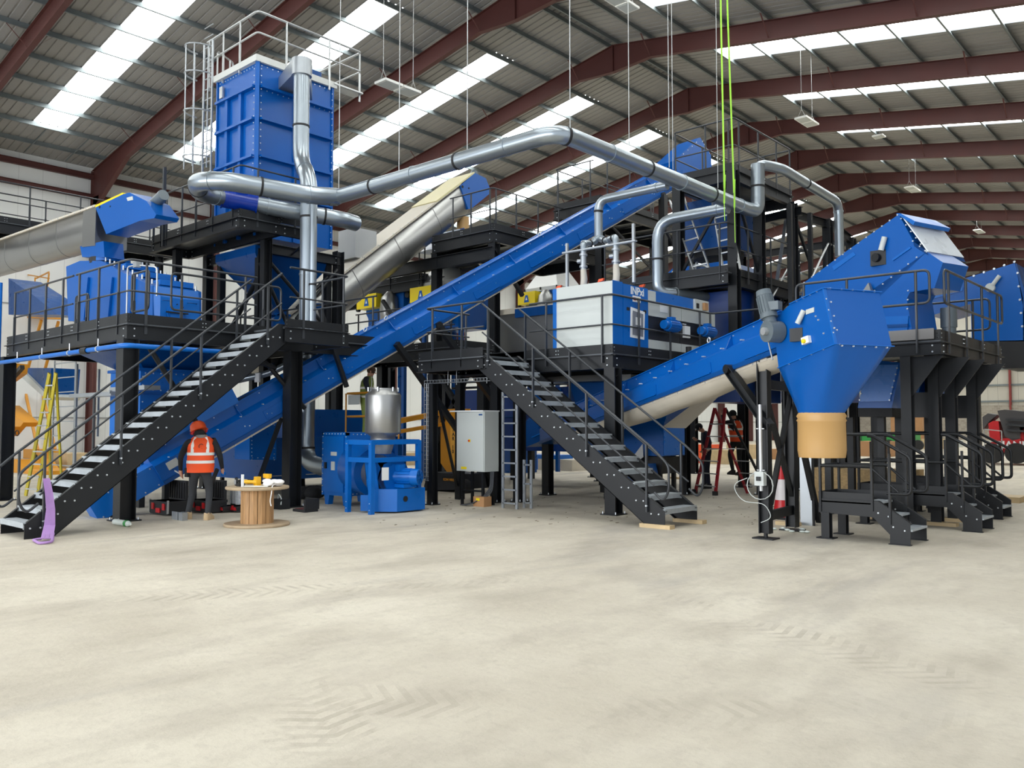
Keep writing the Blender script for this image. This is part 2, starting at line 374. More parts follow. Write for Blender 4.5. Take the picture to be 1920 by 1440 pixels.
# right wall, beyond the open loading side the photographer stands in
struct(MB().box((RX+21.42, 14, 0), (RX+21.57, YEND, rz(21.4, .2))).build('wall_right', CL))

# ================================================================== STEELWORK BUILDERS
def atd(px, py, d):
    return CAM + (FW + RT*((px-960)/FPX) - UPV*((py-720)/FPX))*d
def guardrail(parent, pts, h=1.1, r=0.021, step=1.2, m=None, posts=None, ends=(None, None), mid=0.55, drop=0.2, mt=None):
    """tube handrail with knee rail along pts (deck level); ends: 'loop' closes top and knee rail with a rounded end"""
    mt = mt or RAIL; pts = [V(p) for p in pts]; up = V((0, 0, 1)); b = MB()
    top = [p+up*h for p in pts]; kn = [p+up*mid for p in pts]
    if ends[0] == 'loop' and ends[1] == 'loop':
        b.tube(fillet([top[0]]+top[1:]+kn[::-1], .1, 4, True), r, 8, closed=True)
    else:
        path = top[:]
        if ends[1] == 'loop': path = path+kn[::-1]
        if ends[0] == 'loop': path = kn[::-1]+path if ends[1] != 'loop' else path
        b.tube(fillet(path, .1), r, 8)
        if 'loop' not in ends: b.tube(fillet(kn, .08), r*0.8, 8)
    g = b.build('guardrail', mt, parent)
    if posts is None:
        posts = []
        for a, c in zip(pts[:-1], pts[1:]):
            n = max(1, round((c-a).length/step))
            for i in range(n+1):
                q = a.lerp(c, i/n)
                if i == 0: q = a+(c-a).normalized()*min(.12, (c-a).length*.2)
                if i == n: q = c-(c-a).normalized()*min(.12, (c-a).length*.2)
                posts.append(q)
    for q in posts:
        q = V(q); pb = MB(); pb.cyl(q+up*(h*0.5), q+up*(h-0.02), .022, .024, 8).bar(q-up*drop, q+up*(h*.5), .05, .024, up=(1, 0, 0)); pb.build('rail_post', mt, g)
    return g
def column(parent, x, y, z0, z1, b=.26, h=None, along='Y', plate=True, label=None, mt=None):
    h = h or b; m = MB(); up = (0, 1, 0) if along == 'Y' else (1, 0, 0)
    m.ibeam((x, y, z0), (x, y, z1), b, h, up, .018, .012)
    if plate: m.box((x-b*.75, y-h*.75, z0), (x+b*.75, y+h*.75, z0+.022)); m.mk(1); [m.bolt((x+sx*b*.6, y+sy*h*.6, z0+.022), (0, 0, 1), .014, .04) for sx in (-1, 1) for sy in (-1, 1)]
    return m.build('column', [mt or BLK, BOLT], parent, label)
def beam(parent, p, q, b=.14, h=.24, name='edge_beam', mt=None, bolts=True):
    p = V(p); q = V(q); m = MB(); m.ibeam(p, q, b, h)
    if bolts:
        d, s, u = basis(q-p); m.mk(1)
        for t in (.12, (q-p).length-.12):
            for k in (-1, 1):
                for sg in (-1, 1): m.bolt(p+d*t+u*k*h*.25+s*sg*.006, s*sg, .016, .014)
    return m.build(name, [mt or BLK, BOLT], parent)
def toe(parent, p, q, h=.15, bolts=True):
    p = V(p); q = V(q); m = MB(); m.bar(p+V((0, 0, h/2)), q+V((0, 0, h/2)), .008, h)
    d, s, u = basis(q-p); L = (q-p).length; m.mk(1); n = max(1, int(L/1.2))
    for i in range(n+1):
        for k in (.04, .11):
            for e in (-.03, .03):
                for sg in (-1, 1): m.bolt(p+d*min(L-.04, max(.04, L*i/n+e))+V((0, 0, k))+s*sg*.004, s*sg, .012, .01)
    return m.build('toe_board', [BLK, BOLT], parent)
def deck(parent, poly, z, mt=None):
    m = MB(); m.prism([(x, y, z-.04) for x, y in poly], (0, 0, .035)); 
    xs = [p[0] for p in poly]; ys = [p[1] for p in poly]
    return m.build('deck', mt or MESHG, parent)
def platform(name, label, poly, z, cat='platform', bh=.26, toes=None, joists=True, group=None):
    cx = sum(p[0] for p in poly)/len(poly); cy = sum(p[1] for p in poly)/len(poly)
    t = thing(name, label, cat, (cx, cy, 0), group); deck(t, poly, z); n = len(poly)
    for i in range(n):
        a, b_ = poly[i], poly[(i+1) % n]; beam(t, (*a, z-.05-bh/2), (*b_, z-.05-bh/2), .12, bh)
        if toes is None or i in toes: toe(t, (*a, z-.02), (*b_, z-.02), .17)
    if joists:
        x0, x1 = min(p[0] for p in poly), max(p[0] for p in poly); y0, y1 = min(p[1] for p in poly), max(p[1] for p in poly)
        k = max(1, int((y1-y0)/1.1)); m = MB()
        for i in range(1, k): m.ibeam((x0+.07, y0+(y1-y0)*i/k, z-.15), (x1-.07, y0+(y1-y0)*i/k, z-.15), .08, .16)
        if k > 1: m.build_each('joist', BLK, t)
    return t
def stairs(name, label, foot, d, l, width, run, rise, n, rails=(1, 1), sh=.26, post_at=(.06, .36, .66, .94), top_ext=.0, rail_h=1.0, foot_cut=.3, treadd=.25):
    """foot: near bottom corner on the floor; d: climbing direction; l: sideways to the far stringer"""
    foot = V(foot); d = V(d).normalized(); l = V(l).normalized(); up = V((0, 0, 1)); t = thing(name, label, 'stairs', tuple(foot))
    sl = V(d*run+up*rise); su = sl.normalized(); sn = (up*run-d*rise).normalized()
    for k in (0, 1):
        o = foot+l*(width*k); e = o+sl; nx = l*(.012 if k == 0 else -.012)
        A = sh/ (su.dot(d))             # vertical height of the inclined flange
        poly = [o+d*.02, o+d*(.32), e+d*(.0)+up*(-A*.35)+d*(top_ext*.0), e+d*(.30), e+d*(.30)+up*sh, e-d*.02+up*sh, o-d*.0+up*.22]
        poly = [o, o+d*.40, e+d*.22-up*.05, e+d*(.22+top_ext)-up*.05, e+d*(.22+top_ext)+up*(sh-.05), e-d*.02+up*(sh-.05), o+up*.20]
        m = MB(); m.prism(poly, nx)
        # flanges
        fl = l*(.07 if k == 0 else -.07)
        for a, b_ in ((poly[5], poly[6]), (poly[1], poly[2])):
            m.prism([a, b_, b_+sn*.01, a+sn*.01], fl)
        m.mk(1)
        for i in range(n):
            c = o+sl*((i+.62)/n)+up*.04
            for q in (-.07, .07): m.bolt(c+d*q-l*.001*(1 if k == 0 else -1), -l if k == 0 else l, .016, .014)
        m.build('stringer', [BLK, BOLT], t)
    for i in range(n):
        c = foot+sl*((i+.5)/n)+up*(.13)-d*.02; m = MB()
        a = c+l*.015; b_ = c+l*(width-.015)
        m.bar(a, b_, treadd, .03); m.bar(a-d*(treadd/2-.01)-up*.03, b_-d*(treadd/2-.01)-up*.03, .012, .07)
        for q in (a, b_): m.bar(q-d*(treadd/2)-up*.045, q+d*(treadd/2)-up*.045, .012, .07)
        m.build('tread', TREAD, t)
    for k in (0, 1):
        if not rails[k]: continue
        o = foot+l*(width*k)+(l*-.03 if k == 0 else l*.03); e = o+sl; H = rail_h
        s0 = o+d*.12+up*.15; s1 = e+up*.15
        top = [s0+up*H, s1+up*H]; kn = [s0+up*H*.45, s1+up*H*.45]
        b = MB(); ext = d*-.22
        loop = [kn[0]+V((0,0,.0)), kn[0]+ext-up*.1, top[0]+ext-up*.16, top[0]+up*.03, top[1]]
        b.tube(fillet([s0+up*.36+d*.05, s0+up*.22-d*.12, s0+ext+up*.40, s0+ext+up*(H-.2), s0+d*.08+up*(H+.07), top[1]], .10), .021, 8)
        b.tube([s0+up*.48+d*.06, kn[1]], .015, 6)
        g = b.build('handrail', RAIL, t)
        for f in post_at:
            q = s0.lerp(s1, f); pb = MB(); pb.bar(q-up*.10, q+up*(H-.01), .045, .028, up=d); pb.mk(1); pb.bolt(q+up*.0, -l if k == 0 else l, .02, .03); pb.build('rail_post', [RAIL, BOLT], g)
    return t

# ---------------- long left staircase, climbs away from the camera to the landing
S1F = V((-13.5, 4.47, 0)); S1RUN, S1RISE = 4.2, 3.28
st1 = stairs('staircase', 'long black steel staircase on the left with a purple sling over its handrail', S1F, (0, 1, 0), (-1, 0, 0), 1.0, S1RUN, S1RISE, 18, sh=.27, post_at=(.03, .30, .62, .93), treadd=.22)
# ---------------- left mezzanine with its landing
ZL = 3.46
p1 = platform('mezzanine_platform', 'black steel mezzanine on the left carrying the blue drum machine, long stair rising to it', [(-20.95, 6.48), (-14.87, 6.48), (-14.87, 12.2), (-20.95, 12.2)], ZL, bh=.26)
for (x, y, b_) in ((-14.87, 6.5, .28), (-14.87, 9.85, .28), (-20.9, 6.5, .26), (-18.1, 11.2, .2), (-20.9, 11.2, .2), (-18.2, 13.4, .22)):
    column(p1, x, y, 0, 6.2 if b_ <= .22 else (ZL-.3), b_)
beam(p1, (-18.1, 11.2, 5.95), (-20.9, 11.2, 5.95)); beam(p1, (-18.15, 11.2, 5.95), (-18.15, 13.4, 5.95))
guardrail(p1, [(-20.6, 6.5, ZL), (-17.35, 6.5, ZL)], posts=[(-20.5, 6.48, ZL), (-19.6, 6.48, ZL), (-18.7, 6.48, ZL), (-17.8, 6.48, ZL)])
guardrail(p1, [(-17.2, 6.5, ZL), (-14.87, 6.5, ZL), (-14.87, 9.0, ZL)], posts=[(-17.0, 6.48, ZL), (-16.1, 6.48, ZL), (-15.25, 6.48, ZL), (-14.86, 6.8, ZL), (-14.86, 8.75, ZL)])
for x0, x1, y0 in ((-19.6, -18.9, 7.4), (-15.9, -15.2, 7.0)): guardrail(p1, [(x0, y0, ZL), (x1, y0, ZL)], ends=('loop', 'loop'), h=1.02, mid=.3, posts=[(x0+.1, y0, ZL), (x1-.1, y0, ZL)])
guardrail(p1, [(-14.95, 7.3, ZL), (-14.95, 9.6, ZL)], ends=('loop', 'loop'), h=.98, mid=.3, posts=[(-14.95, 7.5, ZL), (-14.95, 9.2, ZL)])
guardrail(p1, [(-20.9, 12.1, ZL), (-15, 12.1, ZL)])
# landing at the stair head
lx0, lx1, ly0, ly1 = -14.6, -13.44, 8.72, 10.15
deck(p1, [(lx0, ly0), (lx1, ly0), (lx1, ly1), (lx0, ly1)], ZL)
for a, b_ in (((lx1, ly0), (lx1, ly1)), ((lx1, ly1), (lx0, ly1))):
    beam(p1, (*a, ZL-.15), (*b_, ZL-.15), .1, .27); toe(p1, (*a, ZL), (*b_, ZL))
guardrail(p1, [(lx1, ly0+.1, ZL), (lx1, ly1, ZL), (lx0, ly1, ZL)], posts=[(lx1, ly1-.12, ZL), (lx1, ly0+.4, ZL), (lx0+.3, ly1, ZL)])
# bracing under the platform
m = MB()
for a, b_ in (((-15.0, 6.9, 3.1), (-15.0, 8.2, 1.2)), ((-14.95, 9.5, 2.8), (-14.95, 8.4, 3.1)), ((-14.95, 10.2, 2.0), (-15.0, 9.0, 3.2))): m.tube([a, b_], .05, 8)
m.build('brace', BLK, p1)
m = MB(); m.tube([(-18.1, 11.2, 5.7), (-18.15, 13.3, 3.9)], .05, 8); m.tube([(-18.1, 13.3, 5.7), (-18.15, 12.1, 4.3)], .05, 8); m.tube([(-18.1, 11.2, 5.6), (-20.0, 11.2, 3.8)], .06, 8); m.build('brace', BLK, p1)
# blue water pipe hung from its edge
wp = thing('water_pipe', 'bright blue pipe clipped along the underside of the left mezzanine', 'pipe', (-17, 6.3, 3))
MB().tube(fillet([(-20.9, 6.3, 5.4-.6), (-20.9, 6.3, 3.02), (-17, 6.33, 3.02), (-14.75, 6.33, 3.02), (-14.62, 6.4, 3.02), (-14.62, 9.0, 3.02)], .1), .045, 10).build('pipe_run', BLUE2, wp)
m = MB()
for x in (-19.8, -18.4, -17, -15.7): m.tube([(x, 6.33, 2.96), (x, 6.33, 3.2)], .012, 6); m.cyl((x-.02, 6.33, 3.02), (x+.02, 6.33, 3.02), .056, n=10)
m.build('pipe_clip', BOLT, wp); MB().cyl((-16.4, 6.33, 3.02), (-16.15, 6.33, 3.02), .065, n=12).build('coupling', BLK, wp)

# ---------------- middle staircase and its landing
F2 = V((-7.30, 11.75, 0.06)); ZM = 3.0
st2 = stairs('staircase', 'black steel staircase in the middle with galvanised treads, standing on timber blocks', F2, (-1, 0, 0), (0, 1, 0), 1.02, 4.02, 2.78, 14, sh=.24, post_at=(.05, .36, .67, .96))
for i, y in enumerate((11.75, 12.77)):
    o = MB().box((-7.75, y-.05, 0), (-7.18, y+.1, .062)).build('timber_block', WOODP)
    tag(o, ('pale timber block under the near foot of the middle staircase', 'pale timber block under the far foot of the middle staircase')[i], 'wood block')
lp = platform('stair_landing', 'small black landing at the head of the middle staircase, two rails round it', [(-13.15, 11.72), (-11.3, 11.72), (-11.3, 13.0), (-13.15, 13.0)], ZM, bh=.22, toes=(0, 2, 3))
guardrail(lp, [(-11.3, 11.74, ZM), (-12.95, 11.74, ZM), (-12.95, 13.0, ZM)], posts=[(-11.9, 11.74, ZM), (-12.75, 11.74, ZM), (-12.95, 12.9, ZM)], h=1.04)
column(lp, -13.1, 12.08, 0, ZM-.28, .16); column(lp, -13.62, 13.39, 0, ZM-.1, .16, plate=False); column(lp, -12.2, 13.8, 0, ZM-.1, .2)
m = MB(); m.bar((-13.62, 13.3, .3), (-13.1, 12.1, 2.6), .05, .05); m.build('brace', BLK, lp)

# ---------------- platform under the white and blue cabinet
ZC = 3.02
p3 = platform('equipment_platform', 'black steel platform under the white and blue cabinet in the middle', [(-13.15, 13.0), (-9.17, 13.0), (-9.17, 18.0), (-13.15, 18.0)], ZC, bh=.26)
for x, y in ((-9.17, 13.0), (-12.5, 13.4), (-10.55, 17.9), (-12.9, 15.6)): column(p3, x, y, 0, ZC-.3, .2 if y > 13.2 else .24)
m = MB(); m.bar((-9.15, 13.05, 2.55), (-9.15, 13.35, 2.75), .05, .01); m.build('brace', BLK, p3)
ZR = ZC
guardrail(p3, [(-11.2, 12.98, ZR), (-9.17, 12.98, ZR), (-9.17, 16.75, ZR), (-7.6, 16.75, ZR)], h=1.08, posts=[(-10.75, 12.96, ZR), (-9.38, 12.96, ZR), (-9.15, 13.85, ZR), (-9.15, 15.0, ZR), (-9.15, 16.2, ZR), (-9.15, 16.65, ZR)], mid=.52)
m = MB(); m.ibeam((-9.17, 16.75, ZC-.16), (-7.4, 16.75, ZC-.16), .12, .22); m.build('edge_beam', BLK, p3)

# ---------------- lift tower with two decks (behind the cabinet)
tw = thing('steel_tower', 'tall black steel tower behind the cabinet with two railed decks, green straps hanging before it', 'tower', (-10, 19, 0))
TX0, TX1, TY0, TY1 = -10.6, -9.15, 17.8, 21.0
for x, y, zt in ((TX1, TY0, 7.55), (TX1, 19.1, 7.45), (TX0, TY0, 7.45), (TX1, TY1, 7.4), (TX0, TY1, 7.4), (-8.9, 22.7, 7.2), (-8.9, 24.4, 7.0)): column(tw, x, y, ZC if y == TY0 else 0, zt, .22)
for z in (5.15, 7.6):
    for a, b_ in (((TX0, TY0), (TX1, TY0)), ((TX1, TY0), (TX1, TY1)), ((TX1, TY1), (TX0, TY1)), ((TX0, TY1), (TX0, TY0))): beam(tw, (*a, z-.18), (*b_, z-.18), .12, .26); toe(tw, (*a, z-.03), (*b_, z-.03))
    deck(tw, [(TX0, TY0), (TX1, TY0), (TX1, TY1), (TX0, TY1)] if z > 6 else [(-12.6, TY0-.4), (TX1, TY0-.4), (TX1, TY1), (-12.6, TY1)], z)
beam(tw, (-12.6, 17.4, 4.97), (-9.1, 17.4, 4.97), .12, .26); toe(tw, (-12.6, 17.4, 5.12), (-9.1, 17.4, 5.12))
guardrail(tw, [(-12.6, 17.42, 5.15), (-9.12, 17.42, 5.15), (-9.12, 21.4, 5.15)], posts=[(-12.5, 17.4, 5.15), (-11.6, 17.4, 5.15), (-10.4, 17.4, 5.15), (-9.3, 17.4, 5.15), (-9.1, 18.4, 5.15), (-9.1, 19.6, 5.15), (-9.1, 21, 5.15)])
guardrail(tw, [(-10.75, 20.6, 7.6), (-10.75, 17.85, 7.6), (TX1, 17.85, 7.6), (TX1, 21.0, 7.6), (-10.9, 21.0, 7.6)], h=1.18, posts=[(-10.72, 17.88, 7.6), (-10.72, 19.2, 7.6), (-9.9, 17.88, 7.6), (-9.3, 17.88, 7.6), (-9.15, 18.1, 7.6), (-9.15, 19.1, 7.6), (-9.15, 20.1, 7.6), (-9.15, 20.9, 7.6), (-9.9, 21, 7.6)])
m = MB()
for a, b_ in (((TX0, TY0, 5.2), (TX1, TY0, 7.3)), ((TX1, TY0, 7.3), (TX1, 19.1, 5.2)), ((-8.9, 22.7, 4.5), (-9.15, 21.0, 7.2)), ((-8.9, 24.4, 6.8), (-8.9, 22.7, 4.6)), ((TX1, 17.9, 3.1), (TX1, 21, 5.0))): m.bar(a, b_, .06, .06)
m.build('brace', BLK, tw)
m = MB()
for a, b_ in (((-8.9, 22.7, 7.1), (-9.15, 21, 7.1)), ((-8.9, 24.4, 6.95), (-8.9, 22.7, 7.15)), ((-8.9, 21, 7.15), (-11.3, 21.5, 7.15)), ((-8.9, 24.4, 6.9), (-11.5, 24.4, 6.9))): m.ibeam(a, b_, .12, .22)
m.build('top_beam', BLK, tw)
# hooped ladder-like small railings of the far walkway
fw_ = platform('walkway', 'black railed walkway running back behind the tall steel tower', [(-11.2, 21.5), (-8.3, 21.5), (-8.3, 27.5), (-11.2, 27.5)], 4.3, bh=.24)
guardrail(fw_, [(-8.3, 21.7, 4.3), (-8.3, 27.4, 4.3)], step=1.1); guardrail(fw_, [(-11, 21.7, 4.3), (-11, 27.4, 4.3)])
for y in (22, 27): column(fw_, -8.4, y, 0, 4.05, .2); column(fw_, -11.1, y, 0, 4.05, .2)

# ---------------- high walkways behind the long conveyor
z5 = 7.15
p5 = platform('walkway', 'high black walkway at the head of the upper stainless conveyor, rails along its edge', [(-18.6, 17.1), (-16.1, 17.1), (-16.1, 22.2), (-18.6, 22.2)], z5, bh=.34)
for x, y in ((-16.15, 17.2), (-18.5, 17.2), (-16.15, 21.9)): column(p5, x, y, 0, z5-.4, .24)
guardrail(p5, [(-17.85, 17.12, z5), (-16.12, 17.12, z5), (-16.12, 22.0, z5)], step=1.05, h=1.15); guardrail(p5, [(-18.5, 19.6, z5), (-18.5, 22, z5), (-16.2, 22.0, z5)], h=1.1)
m = MB(); m.bar((-16.15, 17.2, 6.6), (-16.15, 18.4, 5.4), .1, .1); m.build('brace', BLK, p5)
beam(p5, (-21.5, 17.1, 6.45), (-16.1, 17.1, 6.45), .16, .36)
z6 = 8.35
p6 = platform('walkway', 'highest black walkway crossing behind the long conveyor, left of the steel tower', [(-16.5, 20.3), (-14.75, 20.3), (-14.75, 26), (-16.5, 26)], z6, bh=.3)
for x, y in ((-14.9, 20.5), (-16.4, 25.8), (-14.85, 25.8)): column(p6, x, y, 0, z6-.35, .22)
guardrail(p6, [(-15.0, 20.32, z6), (-16.48, 20.32, z6), (-16.48, 25.9, z6)], h=1.25, step=1.4); guardrail(p6, [(-14.78, 20.6, z6), (-14.78, 25.9, z6)], h=1.25, step=1.3)
m = MB(); [m.bar(a, b_, .06, .06) for a, b_ in (((-11.9, 19.1, 4.9), (-11.9, 21.6, 7.0)), ((-11.9, 21.6, 4.9), (-11.9, 19.1, 7.0)), ((-11.9, 19.1, 7.0), (-11.9, 24.2, 7.0)), ((-11.9, 24.2, 4.9), (-11.9, 21.6, 7.0)))][:0]; [m.bar(a, b_, .06, .06) for a, b_ in (((-14.9, 20.5, 5.5), (-14.85, 25.8, 8)), ((-14.9, 20.5, 8), (-14.85, 25.8, 5.5)))]; m.build_each('brace', BLK, p6)

# ---------------- small gallery around the dust filter
ZF = 6.38
p2 = platform('filter_gallery', 'black steel gallery wrapped round the foot of the tall blue dust filter', [(-21.5, 9.95), (-17.2, 9.95), (-17.2, 11.0), (-21.5, 11.0)], ZF, bh=.24)
for x, y in ((-17.9, 11.05), (-20.6, 10.2), (-21.3, 13)): column(p2, x, y, ZL, ZF-.3, .18, plate=False)
deck(p2, [(-17.9, 11.0), (-17.2, 11.0), (-17.2, 11.6), (-17.9, 11.6)], ZF); beam(p2, (-17.2, 11, ZF-.17), (-17.2, 11.75, ZF-.17), .1, .24); toe(p2, (-17.2, 11, ZF), (-17.2, 11.75, ZF))
guardrail(p2, [(-20.75, 9.97, ZF), (-17.22, 9.97, ZF), (-17.22, 11.6, ZF)], posts=[(-20.7, 9.95, ZF), (-19.9, 9.95, ZF), (-19.2, 9.95, ZF), (-18.4, 9.95, ZF), (-17.5, 9.95, ZF), (-17.2, 10.4, ZF), (-17.2, 11.4, ZF)], h=1.15)
guardrail(p2, [(-21.5, 9.97, ZF), (-20.95, 9.97, ZF)], ends=('loop', 'loop'), h=1.12, posts=[(-21.4, 9.95, ZF), (-21.0, 9.95, ZF)])
MB().bar((-20.82, 9.93, ZF-.2), (-20.82, 9.93, 8.2), .07, .07, up=(1, 0, 0)).build('rail_post', RAIL, p2)
# walkway running to the left wall, beyond the drum
p7 = platform('walkway', 'high black railed walkway along the white wall, behind the left stainless conveyor', [(-28.2, 4.5), (-27.0, 4.5), (-27.0, 13.2), (-28.2, 13.2)], 7.5, bh=.3)
guardrail(p7, [(-27.0, 4.6, 7.5), (-27.0, 13.1, 7.5)], step=1.5, h=1.15, mid=.6); guardrail(p7, [(-28.2, 4.6, 7.5), (-28.2, 13.1, 7.5)], step=1.6, mid=.5)
for x, y in ((-27.1, 6.2), (-28.1, 12.8), (-27.1, 12.8)): column(p7, x, y, 0, 7.2, .2)
p8 = platform('walkway', 'black railed walkway behind the round duct, in front of the white wall', [(-27, 17.5), (-19.5, 17.5), (-19.5, 19), (-27, 19)], 6.2, bh=.3)
guardrail(p8, [(-27, 17.5, 6.2), (-19.5, 17.5, 6.2), (-19.5, 19, 6.2)], step=1.5, h=1.15); 
for x in (-26, -22.5, -19.8): column(p8, x, 18.8, 0, 5.9, .22)
m = MB(); m.bar((-22.5, 18.8, 3.5), (-19.8, 18.8, 5.8), .1, .1); m.bar((-22.5, 18.8, 5.8), (-19.8, 18.8, 3.5), .1, .1); m.build('brace', BLK, p8)
p9 = platform('walkway', 'low railed walkway in front of the yellow-boxed sifters, left of the long conveyor', [(-20.2, 15.2), (-15.6, 15.2), (-15.6, 16.6), (-20.2, 16.6)], 3.7, bh=.26)
guardrail(p9, [(-19.8, 15.22, 3.7), (-15.7, 15.22, 3.7)], step=1.1, h=1.15)
for x in (-19.9, -17.6, -15.7): column(p9, x, 16.3, 0, 3.4, .24)
m = MB(); m.bar((-19.9, 16.3, 5.4), (-18.3, 16.3, 3.6), .1, .1); m.bar((-17.6, 16.3, 1.1), (-16.1, 16.3, 3.3), .12, .12); m.bar((-17.6, 16.3, 3.3), (-15.9, 16.3, 1.2), .12, .12); m.build('brace', BLK, p9)

# ---------------- right-hand platform on four posts with gusset brackets
ZG = 3.02
p4 = platform('discharge_platform', 'black platform on the right with tall posts and triangular brackets', [(-7.2, 14.5), (-3.92, 14.5), (-3.92, 18.5), (-7.2, 18.5)], ZG, bh=.2, joists=False)
for (x, y) in ((-4.45, 14.55), (-4.22, 15.2), (-4.18, 16.0), (-4.16, 17.3), (-6.9, 18.2)):
    column(p4, x, y, .06 if y < 16.5 else 0, ZG-.25, .16, .18, plate=False)
    MB().prism([(x+.02, y-.006, ZG-.26), (x+.55, y-.006, ZG-.26), (x+.08, y-.006, ZG-.9), (x+.02, y-.006, ZG-.9)], (0, .012, 0)).build('gusset', BLK, p4)
    if y > 15:
        m = MB(); m.box((x-.42, y-.01, 1.78), (x-.08, y+.01, 2.2)); m.mk(1); m.bolt((x-.36, y-.01, 2.1), (0, -1, 0)); m.bolt((x-.36, y-.01, 1.95), (0, -1, 0)); m.build('bracket_plate', [BLK, BOLT], p4)
m = MB(); m.box((-7.1, 14.44, ZG+.0), (-4.0, 14.47, ZG+.17)); m.build('kick_plate', mat('bare_steel_strip', srgb(110, 108, 106), .45, metal=.5), p4)
guardrail(p4, [(-6.25, 14.45, ZG), (-4.05, 14.45, ZG)], ends=('loop', 'loop'), h=1.11, mid=.58, posts=[(-6.1, 14.43, ZG), (-5.35, 14.43, ZG), (-4.25, 14.43, ZG)], drop=.22)
guardrail(p4, [(-3.88, 14.62, ZG), (-3.88, 18.45, ZG)], ends=('loop', 'loop'), h=1.12, mid=.58, posts=[(-3.88, 14.85, ZG), (-3.88, 15.9, ZG), (-3.88, 16.95, ZG), (-3.88, 18.1, ZG)], drop=.22)
guardrail(p4, [(-4.1, 18.5, ZG), (-6.6, 18.5, ZG)], ends=('loop', 'loop'), h=1.1, mid=.5, posts=[(-4.4, 18.5, ZG), (-6.2, 18.5, ZG)])
for (x, y) in ((-4.22, 15.2), (-4.18, 16.0)):
    o = MB().box((x-.32, y-.09, 0), (x+.3, y+.09, .058)).build('timber_block', WOODP); tag(o, 'pale timber block packed under the %s platform post on the right' % ('front' if y < 15.5 else 'second'), 'wood block')

# ================================================================== CONVEYORS
def frame3(O, u, lat):
    O = V(O); u = V(u).normalized(); lat = V(lat).normalized(); w_ = lat.cross(u) if lat.cross(u).z > 0 else u.cross(lat)
    return lambda a, b, c: O+u*a+lat*b+w_*c, u, lat, w_
def trough(t, O, u, lat, Ln, W, H, under=CREAM, panels=True, pitch=2.05, first=1.0, flaps=True, tail=True, uw=None):
    """closed blue trough conveyor; (a, b, c) = along, away from the camera, up"""
    Lf, u, lat, wv = frame3(O, u, lat)
    h1, h2, ins = H*.57, H*.70, .13
    sec = lambda a: [Lf(a, 0, 0), Lf(a, 0, h1), Lf(a, ins, h2), Lf(a, ins, H), Lf(a, W-ins, H), Lf(a, W-ins, h2), Lf(a, W, h1), Lf(a, W, 0)]
    MB().loft([sec(0), sec(Ln)]).build('trough', BLUE, t)
    m = MB()
    for b0 in (ins-.035, W-ins-.01): m.prism([Lf(0, b0, H), Lf(0, b0+.045, H), Lf(0, b0+.045, H+.012), Lf(0, b0, H+.012)], u*Ln)
    m.build('top_flange', BLUE2, t)
    m = MB(); m.prism([Lf(0, -.03, -.01), Lf(0, W+.03, -.01), Lf(0, W+.03, .0), Lf(0, -.03, .0)], u*Ln); m.prism([Lf(0, -.035, -.005), Lf(0, -.025, -.005), Lf(0, -.025, .06), Lf(0, -.035, .06)], u*Ln)
    m.build('bottom_flange', BLUED, t)
    m = MB(); m.prism([Lf(.9, .0, -.05), Lf(.9, W, -.05), Lf(.9, W, -.012), Lf(.9, 0, -.012)], u*(Ln-1.2)); m.mk(1)
    a = 1.1
    while a < Ln-.4: m.bolt(Lf(a, .0, -.03), -lat, .016, .012); a += .42
    m.build('underside_cover', [under, BOLT], t)
    a = first
    while a < Ln-.2:
        m = MB(); m.prism([Lf(a, ins+.002, H), Lf(a, -.01, h1+.01), Lf(a, ins+.002, h1+.02)], u*.012); m.build('gusset_rib', BLUE, t)
        if panels:
            m = MB(); p0, p1 = a+.45, a+1.25; m.prism([Lf(p0, -.028, H*.12), Lf(p1, -.028, H*.12), Lf(p1, -.028, H*.12+.02), Lf(p0, -.028, H*.12+.02)], lat*.03)
            m.prism([Lf(p0-.03, -.012, H*.15), Lf(p1+.03, -.012, H*.15), Lf(p1+.03, -.012, H*.42), Lf(p0-.03, -.012, H*.42)], lat*.012); m.build('inspection_panel', BLUE, t)
        a += pitch
    m = MB(); a = .3
    while a < Ln-.15:
        m.bolt(Lf(a, .0, H*.62), -lat, .013, .07); m.bolt(Lf(a+.1, ins, H*.93), -lat, .012, .012)
        if int(a*3) % 2: m.bolt(Lf(a, 0, H*.30), -lat, .015); m.bolt(Lf(a+.09, 0, H*.24), -lat, .015)
        m.bolt(Lf(a+.2, 0, H*.06), -lat, .013); a += .52
    m.build('bolt_row', BOLT, t)
    return Lf, u, lat, wv

# long main conveyor: rises from the floor behind the left stair over the cabinet to the tower
n1 = V((.990, -.139, 0)); P1 = V((-15.45, 6.9, 0))
A = at(275, 850, P=P1, N=n1); B = at(1200, 342, P=P1, N=n1); u1 = (B-A).normalized(); lat1 = -n1
Bb = at(607, 735, P=P1, N=n1); w1 = (u1.cross(lat1) if u1.cross(lat1).z > 0 else lat1.cross(u1)); H1 = (A-Bb).dot(w1)
E1 = at(1262, 303, P=P1, N=n1)
O1 = A-w1*H1; L1 = (E1-A).dot(u1)
c1 = thing('trough_conveyor', 'very long blue trough conveyor climbing from the left floor to the steel tower', 'conveyor', tuple(V((O1.x, O1.y, 0))))
trough(c1, O1, u1, lat1, L1, .62, H1, pitch=2.02, first=1.9)
Lf, u, lat, w_ = frame3(O1, u1, lat1)
